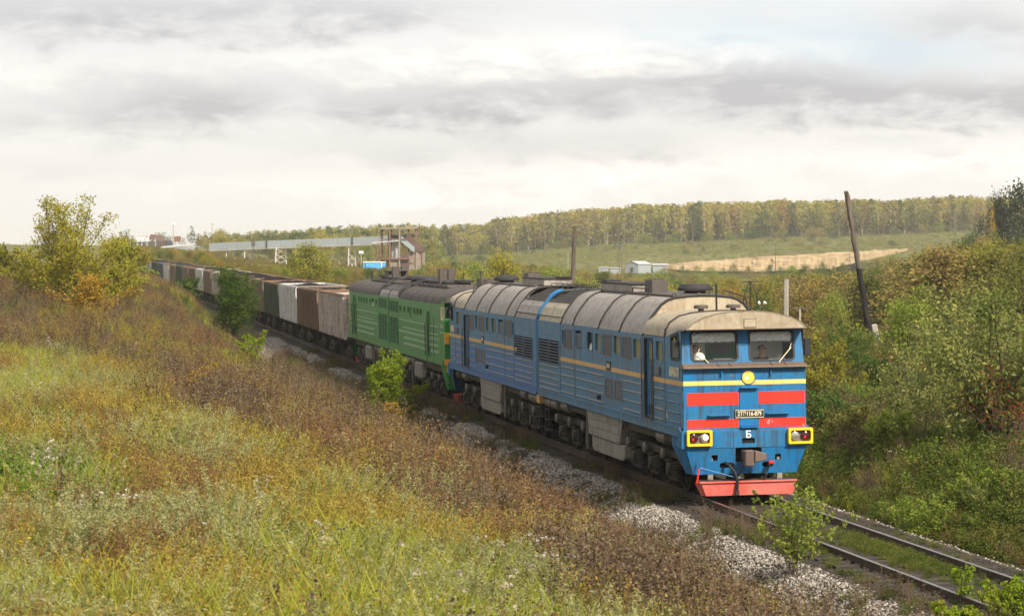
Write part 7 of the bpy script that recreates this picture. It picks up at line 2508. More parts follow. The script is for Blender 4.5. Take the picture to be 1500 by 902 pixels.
# ------------------------------------------------------------------ the birch wood on the skyline
WOODTOP = [(300, 344), (360, 340), (420, 337), (480, 331), (540, 330), (600, 330), (660, 329), (700, 324), (760, 316), (820, 311), (900, 303), (1000, 299), (1100, 296), (1200, 293), (1300, 294), (1380, 290), (1420, 288), (1470, 288), (1540, 290)]
wc = []
for rowi in range(11):
    step = 4.6 if rowi < 4 else 6.5
    px = 290.0
    while px < 1560:
        D0 = float(np.interp(px, [p[0] for p in FRONT], [p[1] for p in FRONT]))
        D = D0 + rowi * 11 + rs.uniform(-7, 9)
        wc.append((px, D, rowi))
        px += rs.uniform(0.55, 1.45) * step * 1.25
rs.shuffle(wc)
wc.sort(key=lambda q: q[2])
rest = {'birch': [], 'wood': [], 'conifer': []}
nind = 0
for (px, D, rowi) in wc:
    x = (px - 750) / FPX * D
    z = gz(x, D)
    top = float(np.interp(px, [p[0] for p in WOODTOP], [p[1] for p in WOODTOP])) + abs(rs.gauss(0, 7.5)) - 3.0 + (1.5 if rowi < 3 else 2.5) + 9.0 * (float(fbm(np.array([px * 0.028]), np.array([7.7]), 3)[0]) - 0.5)
    H = CAMZ - (top - HZ) / FPX * D - z
    if H < 4:
        continue
    H = min(H, 21)
    birchy = min(1, max(0.12, (px - 560) / 330.0))
    q = rs.random()
    kd = 'birch' if q < birchy * 0.72 else ('conifer' if q > 0.955 else 'wood')
    if kd == 'wood' and rowi < 3 and rs.random() < 0.5:
        H *= rs.uniform(0.55, 0.9)
    if kd == 'birch':
        lf = rs.choice(['birch'] * 6 + ['tan', 'orange', 'yellowgreen', 'olive'])
    elif kd == 'wood':
        lf = rs.choice(['yellowgreen', 'olive', 'birch', 'olive', 'tan', 'green'])
    else:
        lf = 'green'
    if nind < 290 and rowi < 3:
        nm, lb = {'birch': ('birch_tree', 'pale-trunked birch at the front edge of the wood on the skyline'), 'wood': ('broadleaf_tree', 'rounded autumn tree at the front edge of the wood on the skyline'),
                  'conifer': ('conifer_tree', 'dark pointed conifer at the front edge of the wood on the skyline')}[kd]
        lb = '%s %s, %s wood row, %s' % (HUE[lf], {'birch': 'pale-trunked birch', 'wood': 'rounded tree', 'conifer': 'pointed conifer'}[kd], ('front', 'second', 'third')[rowi], spot(px).replace('below', 'above').replace('under', 'above'))
        place(kd, nm, px, D, H, lf, lb, 'tree', nm.replace('_', ' ') + 's along the wood edge', rs.uniform(0.85, 1.25), z, rowi)
        nind += 1
    else:
        rest[kd].append((x, D, z - 0.1, H))
for kd, nm, lb in (('birch', 'birch_wood', 'deep mass of birches behind the front edge of the wood'), ('wood', 'mixed_wood', 'rounded autumn trees massed behind the wood edge'), ('conifer', 'conifer_wood', 'scattered dark conifers within the wood')):
    c = bpy.data.collections.new(nm + '_kinds')
    lfs = {'birch': ['birch', 'birch', 'birch', 'tan', 'yellowgreen', 'orange'], 'wood': ['yellowgreen', 'olive', 'birch', 'green'], 'conifer': ['green', 'green']}[kd]
    for i, (tm, cm) in enumerate(KIND[kd]):
        me = joined(tm, cm, nm + '_kind', [BIRCHBARK if kd == 'birch' else BARK, LEAF[lfs[i % len(lfs)]]])
        o = bpy.data.objects.new(nm + '_kind_%d' % i, me)
        c.objects.link(o)
    TCOL[nm] = (c, len(KIND[kd]))
    pts = np.array(rest[kd])
    if len(pts):
        scatter(nm, nm, pts[:, :3], pts[:, 3], lb, 'wood')

# tall weeds over the left land behind the bank and rough grass on the far slopes
n = 26000
px = rng.uniform(600, 1560, n)
D = rng.uniform(400, 1185, n)
x = (px - 750) / FPX * D
z = ground_z(x, D)
template_set('roughgrass', [tuft(500 + i, 16, 0.35, 0.8, 0.9, 0.10, 0.4) for i in range(3)], F_('rough_hill_grass', [(0.10, 0.12, 0.03), (0.16, 0.18, 0.045), (0.20, 0.21, 0.06), (0.23, 0.19, 0.07)], 0.3, 0.5))
scatter('hillside_grass', 'roughgrass', np.stack([x, D, z], 1), rng.uniform(0.8, 1.6, n), 'rough grass over the far green hillside', 'grass')
n = 9000
px = rng.uniform(1000, 1900, n)
D = 120 * (400 / 120) ** rng.random(n)
x = (px - 750) / FPX * D
s_, l_, _ = sl_coords(x, D)
k = l_ > 3
z = ground_z(x, D)
template_set('scrubgrass', [weed(510 + i, 26, 0.5, 1.3, 0.7, 0.03, 22, 0.12, 0.3) for i in range(3)], F_('scrub_grass', [(0.12, 0.095, 0.03), (0.20, 0.155, 0.04), (0.26, 0.21, 0.05), (0.18, 0.18, 0.045)], 0.3, 0.5))
scatter('scrub_undergrowth', 'scrubgrass', np.stack([x, D, z], 1)[k], rng.uniform(0.3, 0.75, k.sum()), 'golden brown undergrowth on the right hill and in the valley', 'undergrowth')
n = 9000
px = rng.uniform(180, 1000, n)
D = 200 * (760 / 200) ** rng.random(n)
x = (px - 750) / FPX * D
s_, l_, _ = sl_coords(x, D)
k = l_ > 4
z = ground_z(x, D)
scatter('valley_undergrowth', 'scrubgrass', np.stack([x, D, z], 1)[k], rng.uniform(0.3, 0.8, k.sum()), 'tan undergrowth behind the train', 'undergrowth')

# ------------------------------------------------------------------ sand bank
m, b = new_mat('bare_sand')
g = b.n('ShaderNodeNewGeometry')
nA = b.noise(b.mapping(g.outputs['Position'], (0.13, 0.13, 0.45)), 1.0, 8, 0.72)
c = b.ramp(nA, [(0.32, (0.17, 0.115, 0.055)), (0.45, (0.34, 0.235, 0.12)), (0.6, (0.46, 0.33, 0.18)), (0.75, (0.52, 0.39, 0.23))])
finish(m, b, c, 0.95, 0, nA, 0.8, 0.5, 0.1)
M['sand'] = m


def sand_bank(name, p0, p1, Dn, rows_, seed):
    r = np.random.default_rng(seed)
    nx, nz = 260, 16
    V = []
    for j in range(nz + 1):
        for i in range(nx + 1):
            t = i / nx
            px = p0 + (p1 - p0) * t
            top = np.interp(t, rows_[0], rows_[1])
            bot = np.interp(t, rows_[0], rows_[2])
            q = j / nz
            wob = 3.2 * (fbm(np.array([px * 0.11]), np.array([seed + 0.0]), 4)[0] - 0.5)
            row = bot + (top + wob - bot) * q
            gul = 1.6 * (fbm(np.array([px * 0.06 + seed]), np.array([q * 2.2]), 5)[0] - 0.5) + 0.7 * (fbm(np.array([px * 0.31 + seed]), np.array([q * 1.5 + px * 0.02]), 3)[0] - 0.5)
            V.append(wpt(px, row, Dn + 55 * q ** 0.8 + 16 * gul * math.sin(math.pi * q) - 4))
    F = [(j * (nx + 1) + i, j * (nx + 1) + i + 1, (j + 1) * (nx + 1) + i + 1, (j + 1) * (nx + 1) + i) for j in range(nz) for i in range(nx)]
    o = link(name, np_mesh(name, np.array([tuple(v) for v in V]), np.array(F), M['sand'], smooth=True))
    tag(o, kind='structure')


sand_bank('sand_bank', 956, 1330, 860, ([0, 0.15, 0.4, 0.7, 1.0], [391, 383, 377, 370, 364], [392, 397, 398, 393, 367]), 1)
sand_bank('sand_bank', 805, 858, 900, ([0, 0.3, 0.7, 1.0], [394, 389, 388, 391], [400, 402, 402, 400]), 2)

# ------------------------------------------------------------------ poles and posts
M['old_wood'] = paint('weathered_pole_wood', (0.11, 0.085, 0.064), 0.85, (0.055, 0.042, 0.032), 0.6, 0.8, 0.0, fade=(0.22, 0.18, 0.14))
M['char'] = paint('charred_wood', (0.007, 0.006, 0.006), 0.85, (0.07, 0.055, 0.045), 0.25, 0.35, 0.0, fade=(0.012, 0.010, 0.010))
M['concrete'] = paint('weathered_concrete', (0.40, 0.36, 0.30), 0.85, (0.22, 0.18, 0.13), 0.5, 0.4, 0.0, fade=(0.46, 0.42, 0.36))


def rough_pole(mb, a, b_, r0, r1, n=10, k=16, seed=0):
    r = random.Random(seed)
    a, b_ = Vector(a), Vector(b_)
    rings = []
    for i in range(k + 1):
        t = i / k
        c = a.lerp(b_, t) + Vector((r.uniform(-1, 1), r.uniform(-1, 1), 0)) * 0.012
        rad = r0 + (r1 - r0) * t
        rings.append([c + Vector((math.cos(2 * math.pi * j / n), math.sin(2 * math.pi * j / n), 0)) * rad * r.uniform(0.90, 1.08) + Vector((0, 0, r.uniform(-0.06, 0.06) if i == k else 0)) for j in range(n)])
    return mb.loft(rings, True)


bt = wpt(1281, 520, 108)
tp = wpt(1239.5, 281, 108)
bt = Vector((bt.x, bt.y, min(bt.z, gz(bt.x, bt.y) - 0.3)))
root = empty('leaning_pole', bt, 'leaning wooden pole with a charred black lower half right of the locomotive', 'utility pole')
d = tp - bt
mid = d * 0.55
part('pole', rough_pole(MB(), mid, d, 0.130, 0.105, seed=1), M['old_wood'], root, smooth=True)
part('charred_foot', rough_pole(MB(), (0, 0, 0), mid, 0.15, 0.132, seed=2), M['char'], root, smooth=True)
for f, s_ in ((0.80, -1), (0.78, 1), (0.23, 1)):
    p = d * f
    part('insulator_hook', MB().tube([p + Vector((s_ * 0.08, -0.05, 0)), p + Vector((s_ * 0.24, -0.08, -0.02)), p + Vector((s_ * 0.30, -0.08, 0.06)), p + Vector((s_ * 0.28, -0.08, 0.16))], 0.018, 6), M['soot'], root)
p0 = wpt(1291, 530, 108.6)
root = empty('concrete_stub', (p0.x, p0.y, gz(p0.x, p0.y)), 'short broken concrete stub beside the foot of the leaning pole', 'concrete post')
h = CAMZ - (474 - HZ) / FPX * 108.6 - root.location.z
part('stub', MB().hexa([(-0.14, -0.1, -0.3), (0.14, -0.1, -0.3), (0.14, 0.1, -0.3), (-0.14, 0.1, -0.3), (-0.42, -0.08, h - 0.06), (-0.20, -0.08, h), (-0.20, 0.08, h), (-0.42, 0.08, h - 0.04)]), M['concrete'], root, 0.02)

p0 = wpt(838.5, 430, 131)
p1 = wpt(841.8, 331, 131)
zb = gz(p0.x, p0.y)
root = empty('wooden_pole', (p0.x, p0.y, zb), 'bare upright wooden pole behind the blue locomotive roof', 'utility pole')
part('pole', rough_pole(MB(), (-0.08, 0, -0.3), p1 - Vector((p0.x, p0.y, zb)), 0.145, 0.11, seed=4), M['old_wood'], root, smooth=True)

p0 = wpt(1152, 440, 150)
zb = gz(p0.x, p0.y)
root = empty('concrete_post', (p0.x, p0.y, zb), 'square pale concrete post rising behind the cab roof', 'concrete post')
h = CAMZ - (409 - HZ) / FPX * 150 - zb
part('post', MB().box(-0.11, 0.11, -0.10, 0.10, -0.3, h), M['concrete'], root, 0.015)
root.rotation_euler = (0, 0, math.radians(-24))
p0 = wpt(1172, 460, 170)
zb = gz(p0.x, p0.y)
root = empty('crossarm_post', (p0.x, p0.y, zb), 'low concrete post with a wooden crossarm behind the right of the cab', 'utility pole')
h = CAMZ - (450.5 - HZ) / FPX * 170 - zb
part('post', MB().box(-0.05, 0.05, -0.05, 0.05, -0.3, h), M['concrete'], root)
part('crossarm', MB().box(-0.5, 0.4, -0.06, 0.06, h - 0.1, h - 0.03), M['old_wood'], root)
for i, (px, row, D) in enumerate(((1113, 446, 175), (1118.5, 446, 175))):
    p0 = wpt(px, row, D)
    zb = gz(p0.x, p0.y)
    root = empty('lamp_post', (p0.x, p0.y, zb), ('small white floodlight on a post behind the cab roof, left one of the pair', 'small white floodlight on a post behind the cab roof, right one of the pair')[i], 'lamp')
    h = p0.z - zb
    part('post', MB().tube([(0, 0, -0.2), (0, 0, h)], 0.03, 6), M['roof_kit'], root)
    part('lamp_head', MB().lathe((0, 0, h), (0.4 * (1 if i else -1), -0.3, 0.6), [(0, 0.04), (0.1, 0.11), (0.22, 0.12), (0.24, 0.02)], 10), M['white'], root)


def thin_pole(name, px, top, D, r, label, cat, mat, arm=None, head=False, box=None, base_row=None):
    p = wpt(px, top, D)
    zb = gz(p.x, p.y)
    root = empty(name, (p.x, p.y, zb), label, cat)
    h = p.z - zb
    part('pole', MB().tube([(0, 0, -0.3), (0, 0, h)], r, 6, r2=r * 0.7), mat, root)
    if arm:
        part('crossarm', MB().box(-arm, arm, -r * 0.6, r * 0.6, h - 0.5, h - 0.5 + r * 1.2), mat, root)
    if head:
        part('lamp_head', MB().box(-0.5, 0.5, -0.3, 0.3, h - 0.1, h + 0.5), M['white'], root, 0.05)
    if box:
        part('transformer', MB().box(-box, box, -box * 0.6, box * 0.6, h - 1.6, h - 0.4), M['roof_kit'], root)
    return root


thin_pole('utility_pole', 907, 358, 780, 0.16, 'tall utility pole with a small transformer beside the grey shed', 'utility pole', M['old_wood'], 0.9, box=0.5)
thin_pole('utility_pole', 911, 370, 790, 0.14, 'shorter plain pole just right of the transformer pole', 'utility pole', M['old_wood'])
thin_pole('utility_pole', 832, 369, 820, 0.13, 'thin pale pole left of the grey shed on the green hill foot', 'utility pole', M['concrete'])
thin_pole('utility_pole', 1136, 356, 850, 0.14, 'thin dark pole standing before the sand bank', 'utility pole', M['roof_kit'], 0.7)
thin_pole('utility_pole', 1245, 372, 850, 0.13, 'thin pole before the right end of the sand bank', 'utility pole', M['old_wood'])
thin_pole('utility_pole', 644, 353, 900, 0.16, 'thin pale pole at the wood edge right of the tower', 'utility pole', M['concrete'], 0.6)
thin_pole('utility_pole', 371, 351, 610, 0.20, 'dark pole crossing the conveyor gallery near its far end', 'utility pole', M['roof_kit'], box=0.45)
thin_pole('lamp_mast', 311, 327, 900, 0.18, 'tall thin mast on the skyline above the conveyor end', 'mast', M['concrete'], 0.8)
thin_pole('lamp_mast', 254, 329, 720, 0.20, 'floodlight mast on the skyline right of the coal heap', 'mast', M['concrete'], head=True)
thin_pole('utility_pole', 228, 349, 700, 0.17, 'short pale pole before the coal heap', 'utility pole', M['concrete'])
thin_pole('lamp_mast', 529, 371, 560, 0.12, 'white floodlight on a short mast left of the tower', 'mast', M['concrete'], head=True)

# ------------------------------------------------------------------ conveyor gallery and loading tower
M['gal'] = paint('blue_grey_cladding', (0.44, 0.49, 0.51), 0.6, (0.28, 0.26, 0.23), 0.4, 0.45, 0.04, fade=(0.54, 0.58, 0.59))
M['gal_white'] = paint('white_girder', (0.58, 0.56, 0.53), 0.6, (0.3, 0.22, 0.15), 0.4, 0.3, 0.05)
M['tower_rust'] = paint('rusted_steel', (0.20, 0.10, 0.06), 0.75, (0.085, 0.05, 0.035), 0.65, 0.6, 0.3, fade=(0.28, 0.17, 0.12))
M['tower_conc'] = paint('rust_stained_concrete', (0.30, 0.25, 0.20), 0.85, (0.17, 0.09, 0.05), 0.8, 0.9, 0.0, fade=(0.38, 0.33, 0.28))
M['dark_rust'] = paint('dark_rusted_plate', (0.085, 0.05, 0.038), 0.8, (0.16, 0.08, 0.05), 0.5, 0.6, 0.2)
M['chute'] = paint('blue_grey_chute', (0.27, 0.31, 0.335), 0.6, (0.2, 0.17, 0.14), 0.4, 0.4, 0.05)
M['dark_steel'] = plain('dark_steel', (0.055, 0.045, 0.042), 0.7)
M['sky_blue'] = paint('sky_blue_paint', (0.05, 0.32, 0.62), 0.5, (0.2, 0.3, 0.4), 0.2, 0.1, 0.0)
DG = 590.0


def gp(px, row, D):
    return wpt(px, row, D)


G_pts = [(312, 361.5, 640), (396, 358, 625), (521, 353.3, 606), (600, 350, 594)]
g0 = gp(*G_pts[0])
root = empty('conveyor_gallery', (g0.x, g0.y, gz(g0.x, g0.y)), 'long blue-grey inclined conveyor gallery on white trestles behind the wagons', 'conveyor')
RO = Vector(root.location)


def seg_box(mb, a, b_, w, h0, h1):
    a, b_ = Vector(a), Vector(b_)
    dirn = (b_ - a)
    sd = dirn.cross(Vector((0, 0, 1))).normalized() * w
    mb.hexa([a - sd + Vector((0, 0, h0)), a + sd + Vector((0, 0, h0)), b_ + sd + Vector((0, 0, h0)), b_ - sd + Vector((0, 0, h0)),
             a - sd + Vector((0, 0, h1)), a + sd + Vector((0, 0, h1)), b_ + sd + Vector((0, 0, h1)), b_ - sd + Vector((0, 0, h1))])
    return mb


for i in range(3):
    a, b_ = gp(*G_pts[i]) - RO, gp(*G_pts[i + 1]) - RO
    n = 6
    for k in range(n):
        p, q = a.lerp(b_, k / n), a.lerp(b_, (k + 1) / n - 0.004)
        part('cladding_panel', seg_box(MB(), p, q, 1.2, -0.78 + (0.05 if k % 2 else 0), 0.9), M['gal'], root)
    part('girder', seg_box(MB(), a + Vector((0, -0.15, 0)), b_ + Vector((0, -0.15, 0)), 1.2, -1.12, -0.80), M['gal_white'], root)
    part('gallery_joint', seg_box(MB(), b_ - (b_ - a).normalized() * 0.15 + Vector((0, -0.1, 0)), b_ + (b_ - a).normalized() * 0.2 + Vector((0, -0.1, 0)), 1.3, -1.0, 1.05), M['dark_steel'], root)
for (px, row, D, base, wd) in ((337, 366, 636, 378, 9), (363, 365, 631, 380, 8), (412, 364, 622, 391, 15), (464, 361, 614, 374, 7), (516, 358, 607, 380, 10)):
    a = gp(px, row, D) - RO
    zb = gz(a.x + RO.x, D) - RO.z - 0.3
    w = wd / FPX * D / 2
    for sx in (-1, 1):
        for sy in (-1, 1):
            part('trestle_leg', MB().tube([(a.x + sx * w * 0.9, a.y + sy * 1.0, a.z + 0.3), (a.x + sx * w * 1.1, a.y + sy * 1.4, zb)], 0.13, 6), M['gal_white'], root)
    hh = a.z - zb
    if wd > 9:
        nbr = 3
        for k in range(nbr):
            z0, z1 = zb + hh * k / nbr, zb + hh * (k + 1) / nbr
            part('trestle_brace', MB().tube([(a.x - w, a.y - 1.1, z0), (a.x + w, a.y - 1.1, z1)], 0.07, 5), M['gal_white'], root)
            part('trestle_brace', MB().tube([(a.x + w, a.y - 1.12, z0), (a.x - w, a.y - 1.12, z1)], 0.07, 5), M['gal_white'], root)

tw = gp(590, 400, DG)
zt = gz(tw.x, tw.y)
root = empty('loading_tower', (tw.x, tw.y, zt), 'derelict rusty loading tower with flat roof at the end of the conveyor', 'tower')
U = DG / FPX


def X(px):
    return (px - 590) * U


def Z(row):
    return CAMZ - (row - HZ) * U - zt


for px, dy, top in ((559, -1.5, 334), (572, -3, 333), (586, -3, 333), (598, 2.5, 333), (610, -1, 334), (572, 3, 333), (559, 2.5, 334), (610, 3, 334)):
    part('column', MB().box(X(px) - 0.18, X(px) + 0.18, dy - 0.18, dy + 0.18, -0.5, Z(top)), M['tower_rust'] if px != 586 else M['tower_conc'], root)
part('roof_slab', MB().hexa([(X(558), -3.6, Z(336)), (X(611.5), -2.0, Z(335.5)), (X(611.5), 3.6, Z(335.5)), (X(558), 3.6, Z(336)), (X(558), -3.6, Z(333.6)), (X(611.5), -2.0, Z(332.6)), (X(611.5), 3.6, Z(332.6)), (X(558), 3.6, Z(333.6))]), M['tower_conc'], root)
for row in (341, 350, 378):
    part('floor_beam', MB().box(X(560), X(610), -2.9, -2.7, Z(row + 1), Z(row)), M['tower_rust'], root)
    part('floor_beam', MB().box(X(560), X(610), 2.4, 2.6, Z(row + 1), Z(row)), M['tower_rust'], root)
can = part('lower_canopy', MB().hexa([(X(546), -3.4, Z(356.4)), (X(585), -3.4, Z(353.6)), (X(585), 1, Z(353.6)), (X(546), 1, Z(356.4)), (X(546), -3.4, Z(355.2)), (X(585), -3.4, Z(352.6)), (X(585), 1, Z(352.6)), (X(546), 1, Z(355.2))]), M['gal_white'], root)
for px in (547, 554, 559, 566):
    part('canopy_post', MB().box(X(px) - 0.1, X(px) + 0.1, -3.3, -3.1, -0.4, Z(355)), M['tower_rust'], root)
for k in range(5):
    a, c = 548 + k * 7, 555 + k * 7
    part('lattice_brace', MB().tube([(X(a), -3.0, Z(378)), (X(c), -3.0, Z(358))], 0.06, 5), M['tower_rust'], root)
    part('lattice_brace', MB().tube([(X(c), -2.9, Z(378)), (X(a), -2.9, Z(358))], 0.06, 5), M['tower_rust'], root)
part('platform', MB().box(X(545), X(600), -3.3, 2.5, Z(380), Z(378.4)), M['tower_rust'], root)
part('machine_house', MB().box(X(574), X(583), -1.0, 2.0, Z(378), Z(350)), M['gal'], root)
part('dark_void', MB().box(X(568), X(586), 0.5, 2.2, Z(356), Z(344)), M['dark_steel'], root)
part('chute', MB().hexa([(X(588), -2.6, Z(354)), (X(607.5), -2.6, Z(370)), (X(607.5), -1.6, Z(370)), (X(588), -1.6, Z(354)), (X(588), -2.6, Z(345.5)), (X(608), -2.6, Z(362)), (X(608), -1.6, Z(362)), (X(588), -1.6, Z(345.5))]), M['chute'], root)
part('inclined_gallery', MB().hexa([(X(592), -1.5, Z(352)), (X(608), -1.5, Z(369)), (X(608), 2.5, Z(369)), (X(592), 2.5, Z(352)), (X(598), -1.4, Z(342)), (X(621), -1.4, Z(361)), (X(621), 2.6, Z(361)), (X(598), 2.6, Z(342))]), M['dark_rust'], root)
part('gallery_end', MB().hexa([(X(608), -1.6, Z(369.5)), (X(621.5), -1.6, Z(369.5)), (X(621.5), 2.6, Z(369.5)), (X(608), 2.6, Z(369.5)), (X(608), -1.6, Z(362)), (X(621), -1.6, Z(360.5)), (X(621), 2.6, Z(360.5)), (X(608), 2.6, Z(362))]), M['dark_rust'], root)
part('bunker_wall', MB().box(X(600), X(622), -1.2, 3.0, -0.8, Z(369.5)), M['tower_conc'], root)
for px in (600, 604, 611, 621):
    part('bunker_pier', MB().box(X(px) - 0.3, X(px) + 0.3, -1.6, -1.2, -0.8, Z(368)), M['tower_conc'], root)
part('wall_panel', MB().box(X(586), X(600), -2.4, -2.2, Z(394), Z(372)), M['dark_rust'], root)
part('wall_panel', MB().box(X(572), X(586), -2.6, -2.4, Z(394), Z(380.5)), M['tower_conc'], root)
part('base_wall', MB().box(X(560), X(600), -0.5, 2.5, -0.8, Z(380.5)), M['gal'], root)
for (a, c, r0, r1) in ((589, 600, 356, 374), (589, 600, 374, 392), (600, 589, 356, 374), (566, 580, 392, 378)):
    part('lattice_brace', MB().tube([(X(a), -2.0, Z(r0)), (X(c), -2.0, Z(r1))], 0.1, 5), M['tower_rust'], root)

bc = gp(548.5, 392, 560)
root = empty('blue_container', (bc.x, bc.y, gz(bc.x, bc.y)), 'bright blue cabin with a white roof left of the loading tower', 'cabin')
h = bc.z - root.location.z
part('body', MB().box(-2.45, 2.45, -1.1, 1.1, -0.3, h + 1.15), M['sky_blue'], root, 0.04)
part('roof', MB().box(-2.5, 2.5, -1.2, 1.2, h + 1.15, h + 1.36), M['white'], root)
part('end_frame', MB().box(-2.1, -1.9, -1.15, -1.09, h + 0.1, h + 1.1), M['dark_steel'], root)
part('end_frame', MB().box(1.55, 1.75, -1.15, -1.09, h + 0.1, h + 1.1), M['white'], root)

# ------------------------------------------------------------------ sheds by the sand bank
M['shed_roof'] = plain('pale_shed_roof', (0.43, 0.42, 0.415), 0.5, 0, 0.08)
M['shed_wall'] = paint('grey_shed_wall', (0.30, 0.325, 0.335), 0.6, (0.2, 0.18, 0.16), 0.3, 0.3, 0.0)
sp = gp(935, 395.5, 800)
root = empty('grey_shed', (sp.x, sp.y, min(gz(sp.x, sp.y), sp.z)), 'grey gabled shed with a pale roof at the foot of the green hill', 'shed')
dz = sp.z - root.location.z
u8 = 800 / FPX
w0, w1 = -17.5 * u8, -4.5 * u8
part('wall', MB().prism([(-2.0, -1.0), (2.0, -1.0), (2.0, 1.9), (0, 2.75), (-2.0, 1.9)], lambda a, b_, d: (d, a, b_ + dz), -2.6, 2.6), M['shed_wall'], root)
for sg in (-1, 1):
    part('roof', MB().hexa([(-2.75, 0, dz + 2.78), (2.75, 0, dz + 2.78), (2.75, sg * 2.2, dz + 1.82), (-2.75, sg * 2.2, dz + 1.82), (-2.75, 0, dz + 2.88), (2.75, 0, dz + 2.88), (2.75, sg * 2.2, dz + 1.92), (-2.75, sg * 2.2, dz + 1.92)]), M['shed_roof'], root)
part('door', MB().box(-2.63, -2.59, -0.4, 0.5, dz - 0.6, dz + 0.9), M['roof_kit'], root)
root.rotation_euler = (0, 0, math.radians(52))
root.scale = (1.35, 1.25, 1.0)
for (px, row, wpx, hpx, lab) in ((884, 394.5, 14, 3, 'low white hut left of the grey shed, leftmost of three'), (901, 395.5, 15, 3.2, 'low white hut touching the left of the grey shed'), (967, 394, 22, 7, 'pale low building just right of the grey shed')):
    p = gp(px, row, 810)
    root = empty('white_hut', (p.x, p.y, min(gz(p.x, p.y), p.z)), lab, 'hut')
    dz = p.z - root.location.z
    u9 = 810 / FPX
    part('wall', MB().box(-wpx * u9 / 2, wpx * u9 / 2, -1.5, 1.5, -0.5, dz + hpx * u9 * 0.8), M['shed_wall'], root)
    part('roof', MB().hexa([(-wpx * u9 / 2 - 0.2, -1.8, dz + hpx * u9 * 0.8), (wpx * u9 / 2 + 0.2, -1.8, dz + hpx * u9 * 0.8), (wpx * u9 / 2 + 0.2, 1.8, dz + hpx * u9 * 1.0), (-wpx * u9 / 2 - 0.2, 1.8, dz + hpx * u9 * 1.0),
                            (-wpx * u9 / 2 - 0.2, -1.8, dz + hpx * u9 * 0.92), (wpx * u9 / 2 + 0.2, -1.8, dz + hpx * u9 * 0.92), (wpx * u9 / 2 + 0.2, 1.8, dz + hpx * u9 * 1.15), (-wpx * u9 / 2 - 0.2, 1.8, dz + hpx * u9 * 1.15)]), M['shed_roof'], root)

# ------------------------------------------------------------------ coal yard far left
def heap(name, px0, px1, row0, row1, D, label, mat):
    V, F = [], []
    nx, ny = 30, 8
    for j in range(ny + 1):
        for i in range(nx + 1):
            t, q = i / nx, j / ny
            px = px0 + (px1 - px0) * t
            x = (px - 750) / FPX * D
            y = D - 6 + 12 * q
            H = (row0 - row1) / FPX * D * (math.sin(math.pi * q) ** 0.8) * min(1, 5 * t, 5 * (1 - t)) * (0.8 + 0.4 * vnoise(np.array([px * 0.3]), np.array([q * 3]))[0])
            V.append((x, y, CAMZ - (row0 - HZ) / FPX * D - 0.6 + H))
    for j in range(ny):
        for i in range(nx):
            F.append((j * (nx + 1) + i, j * (nx + 1) + i + 1, (j + 1) * (nx + 1) + i + 1, (j + 1) * (nx + 1) + i))
    o = link(name, np_mesh(name, np.array(V), np.array(F), mat))
    tag(o, label, 'coal heap')


M['coal_grey'] = plain('dusty_coal', (0.045, 0.045, 0.055), 0.8, 0, 0.4, 0.5)
heap('coal_heap', 188, 216, 360, 350, 700, 'dark coal heap under the white hoppers on the far left skyline', M['coal_grey'])
heap('coal_heap', 214, 258, 360, 349.5, 720, 'long dark coal heap left of the floodlight mast', M['coal_grey'])
for i, px in enumerate((202, 208.5, 216)):
    p = gp(px, 352, 690)
    root = empty('hopper', (p.x, p.y, p.z), ('white hopper with a red cap above the coal heap, left one of three', 'white hopper with a red cap above the coal heap, middle one of three', 'white hopper with a red cap above the coal heap, right one of three')[i], 'hopper')
    part('bin', MB().lathe((0, 0, 0), (0.12, 0, 1), [(-1.6, 0.1), (-0.6, 0.35), (0.1, 0.5), (0.7, 0.42), (0.9, 0.25)], 10), M['white'], root)
    part('cap', MB().lathe((0.12, 0, 0.9), (0, 0, 1), [(0, 0.28), (0.2, 0.28), (0.25, 0.1)], 8), M['plow_red'], root)
    part('frame', MB().box(-0.65, 0.65, -0.6, 0.6, -0.6, -0.45).box(-0.6, -0.5, -0.5, -0.4, -2.5, -0.5).box(0.5, 0.6, -0.5, -0.4, -2.5, -0.5), M['roof_kit'], root)
p = gp(229, 351, 715)
root = empty('brown_shed', (p.x, p.y, p.z), 'brown roofed shed beside the white hoppers', 'shed')
part('roof', MB().hexa([(-2.0, -1.5, 0), (3.2, -1.5, -0.6), (3.2, 1.5, -0.6), (-2.0, 1.5, 0), (-1.6, -0.2, 1.5), (1.2, -0.2, 1.2), (1.2, 0.2, 1.2), (-1.6, 0.2, 1.5)]), M['dark_rust'], root)
part('wall', MB().box(-1.9, 2.9, -1.4, 1.4, -2.5, -0.5), M['roof_kit'], root)
p = gp(260, 350, 705)
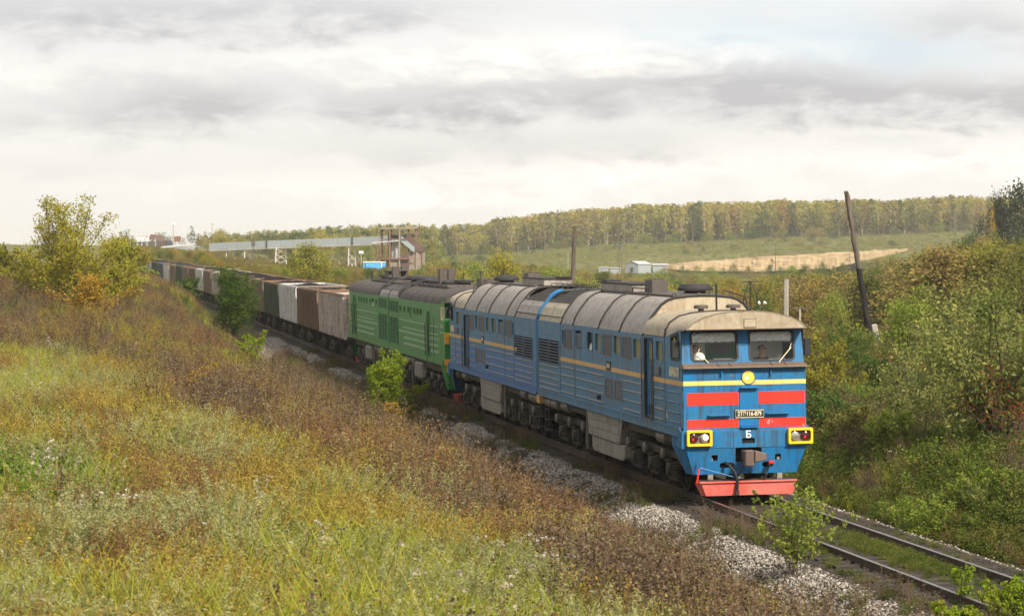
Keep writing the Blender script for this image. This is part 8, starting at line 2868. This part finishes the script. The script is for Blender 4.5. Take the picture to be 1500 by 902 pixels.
root = empty('tower_box', (p.x, p.y, p.z), 'dark boxy cabin on legs beside the floodlight mast', 'cabin')
part('cabin', MB().box(-0.85, 0.85, -0.7, 0.7, -0.8, 0.75), M['tower_rust'], root)
part('leg', MB().box(-0.5, -0.35, -0.1, 0.1, -4.0, -0.8), M['dark_steel'], root)
part('leg', MB().box(0.35, 0.5, -0.1, 0.1, -4.0, -0.8), M['dark_steel'], root)
p = gp(262, 361, 660)
root = empty('long_roof', (p.x, p.y, p.z), 'long low white-roofed building at the left end of the conveyor', 'building')
part('roof', MB().hexa([(-4.6, -1.2, -0.5), (4.2, -1.2, 0.2), (4.2, 1.2, 0.2), (-4.6, 1.2, -0.5), (-4.6, -1.2, -0.25), (4.2, -1.2, 0.75), (4.2, 1.2, 0.95), (-4.6, 1.2, 0.0)]), M['shed_roof'], root)
part('wall', MB().box(-4.3, 4.0, -1.0, 1.0, -3.0, -0.3), M['shed_wall'], root)
p = gp(198, 371, 420)
root = empty('signal_post', (p.x, p.y, gz(p.x, p.y)), 'railway signal with a glowing red lamp beyond the tail of the train', 'signal')
h = p.z - root.location.z
part('mast', MB().tube([(0, 0, -0.2), (0, 0, h + 1.1)], 0.10, 6), M['roof_kit'], root)
part('signal_head', MB().box(-0.35, 0.35, -0.15, 0.15, h - 0.4, h + 0.9), M['dark_steel'], root, 0.03)
part('red_lamp', MB().lathe((-0.42, -0.16, h - 0.05), (0, -1, 0), [(0, 0.15), (0.04, 0.12), (0.06, 0.01)], 12), plain('lit_red_signal', (0.9, 0.1, 0.03), 0.3, emit=(1.0, 0.09, 0.02), estr=0.5), root)

# ------------------------------------------------------------------ thin autumn haze
hb = MB().box(-2600, 2600, -60, 4200, -6.0, 48.0)
m, b = new_mat('autumn_haze')
pv = b.n('ShaderNodeVolumePrincipled', {'Color': (0.93, 0.92, 0.90, 1), 'Density': 0.00015, 'Anisotropy': 0.2})
b.n('ShaderNodeOutputMaterial', {'Volume': pv.outputs[0]})
hz = part('haze', hb, m)
tag(hz, 'thin pale haze over the whole valley', 'haze', kind='stuff')
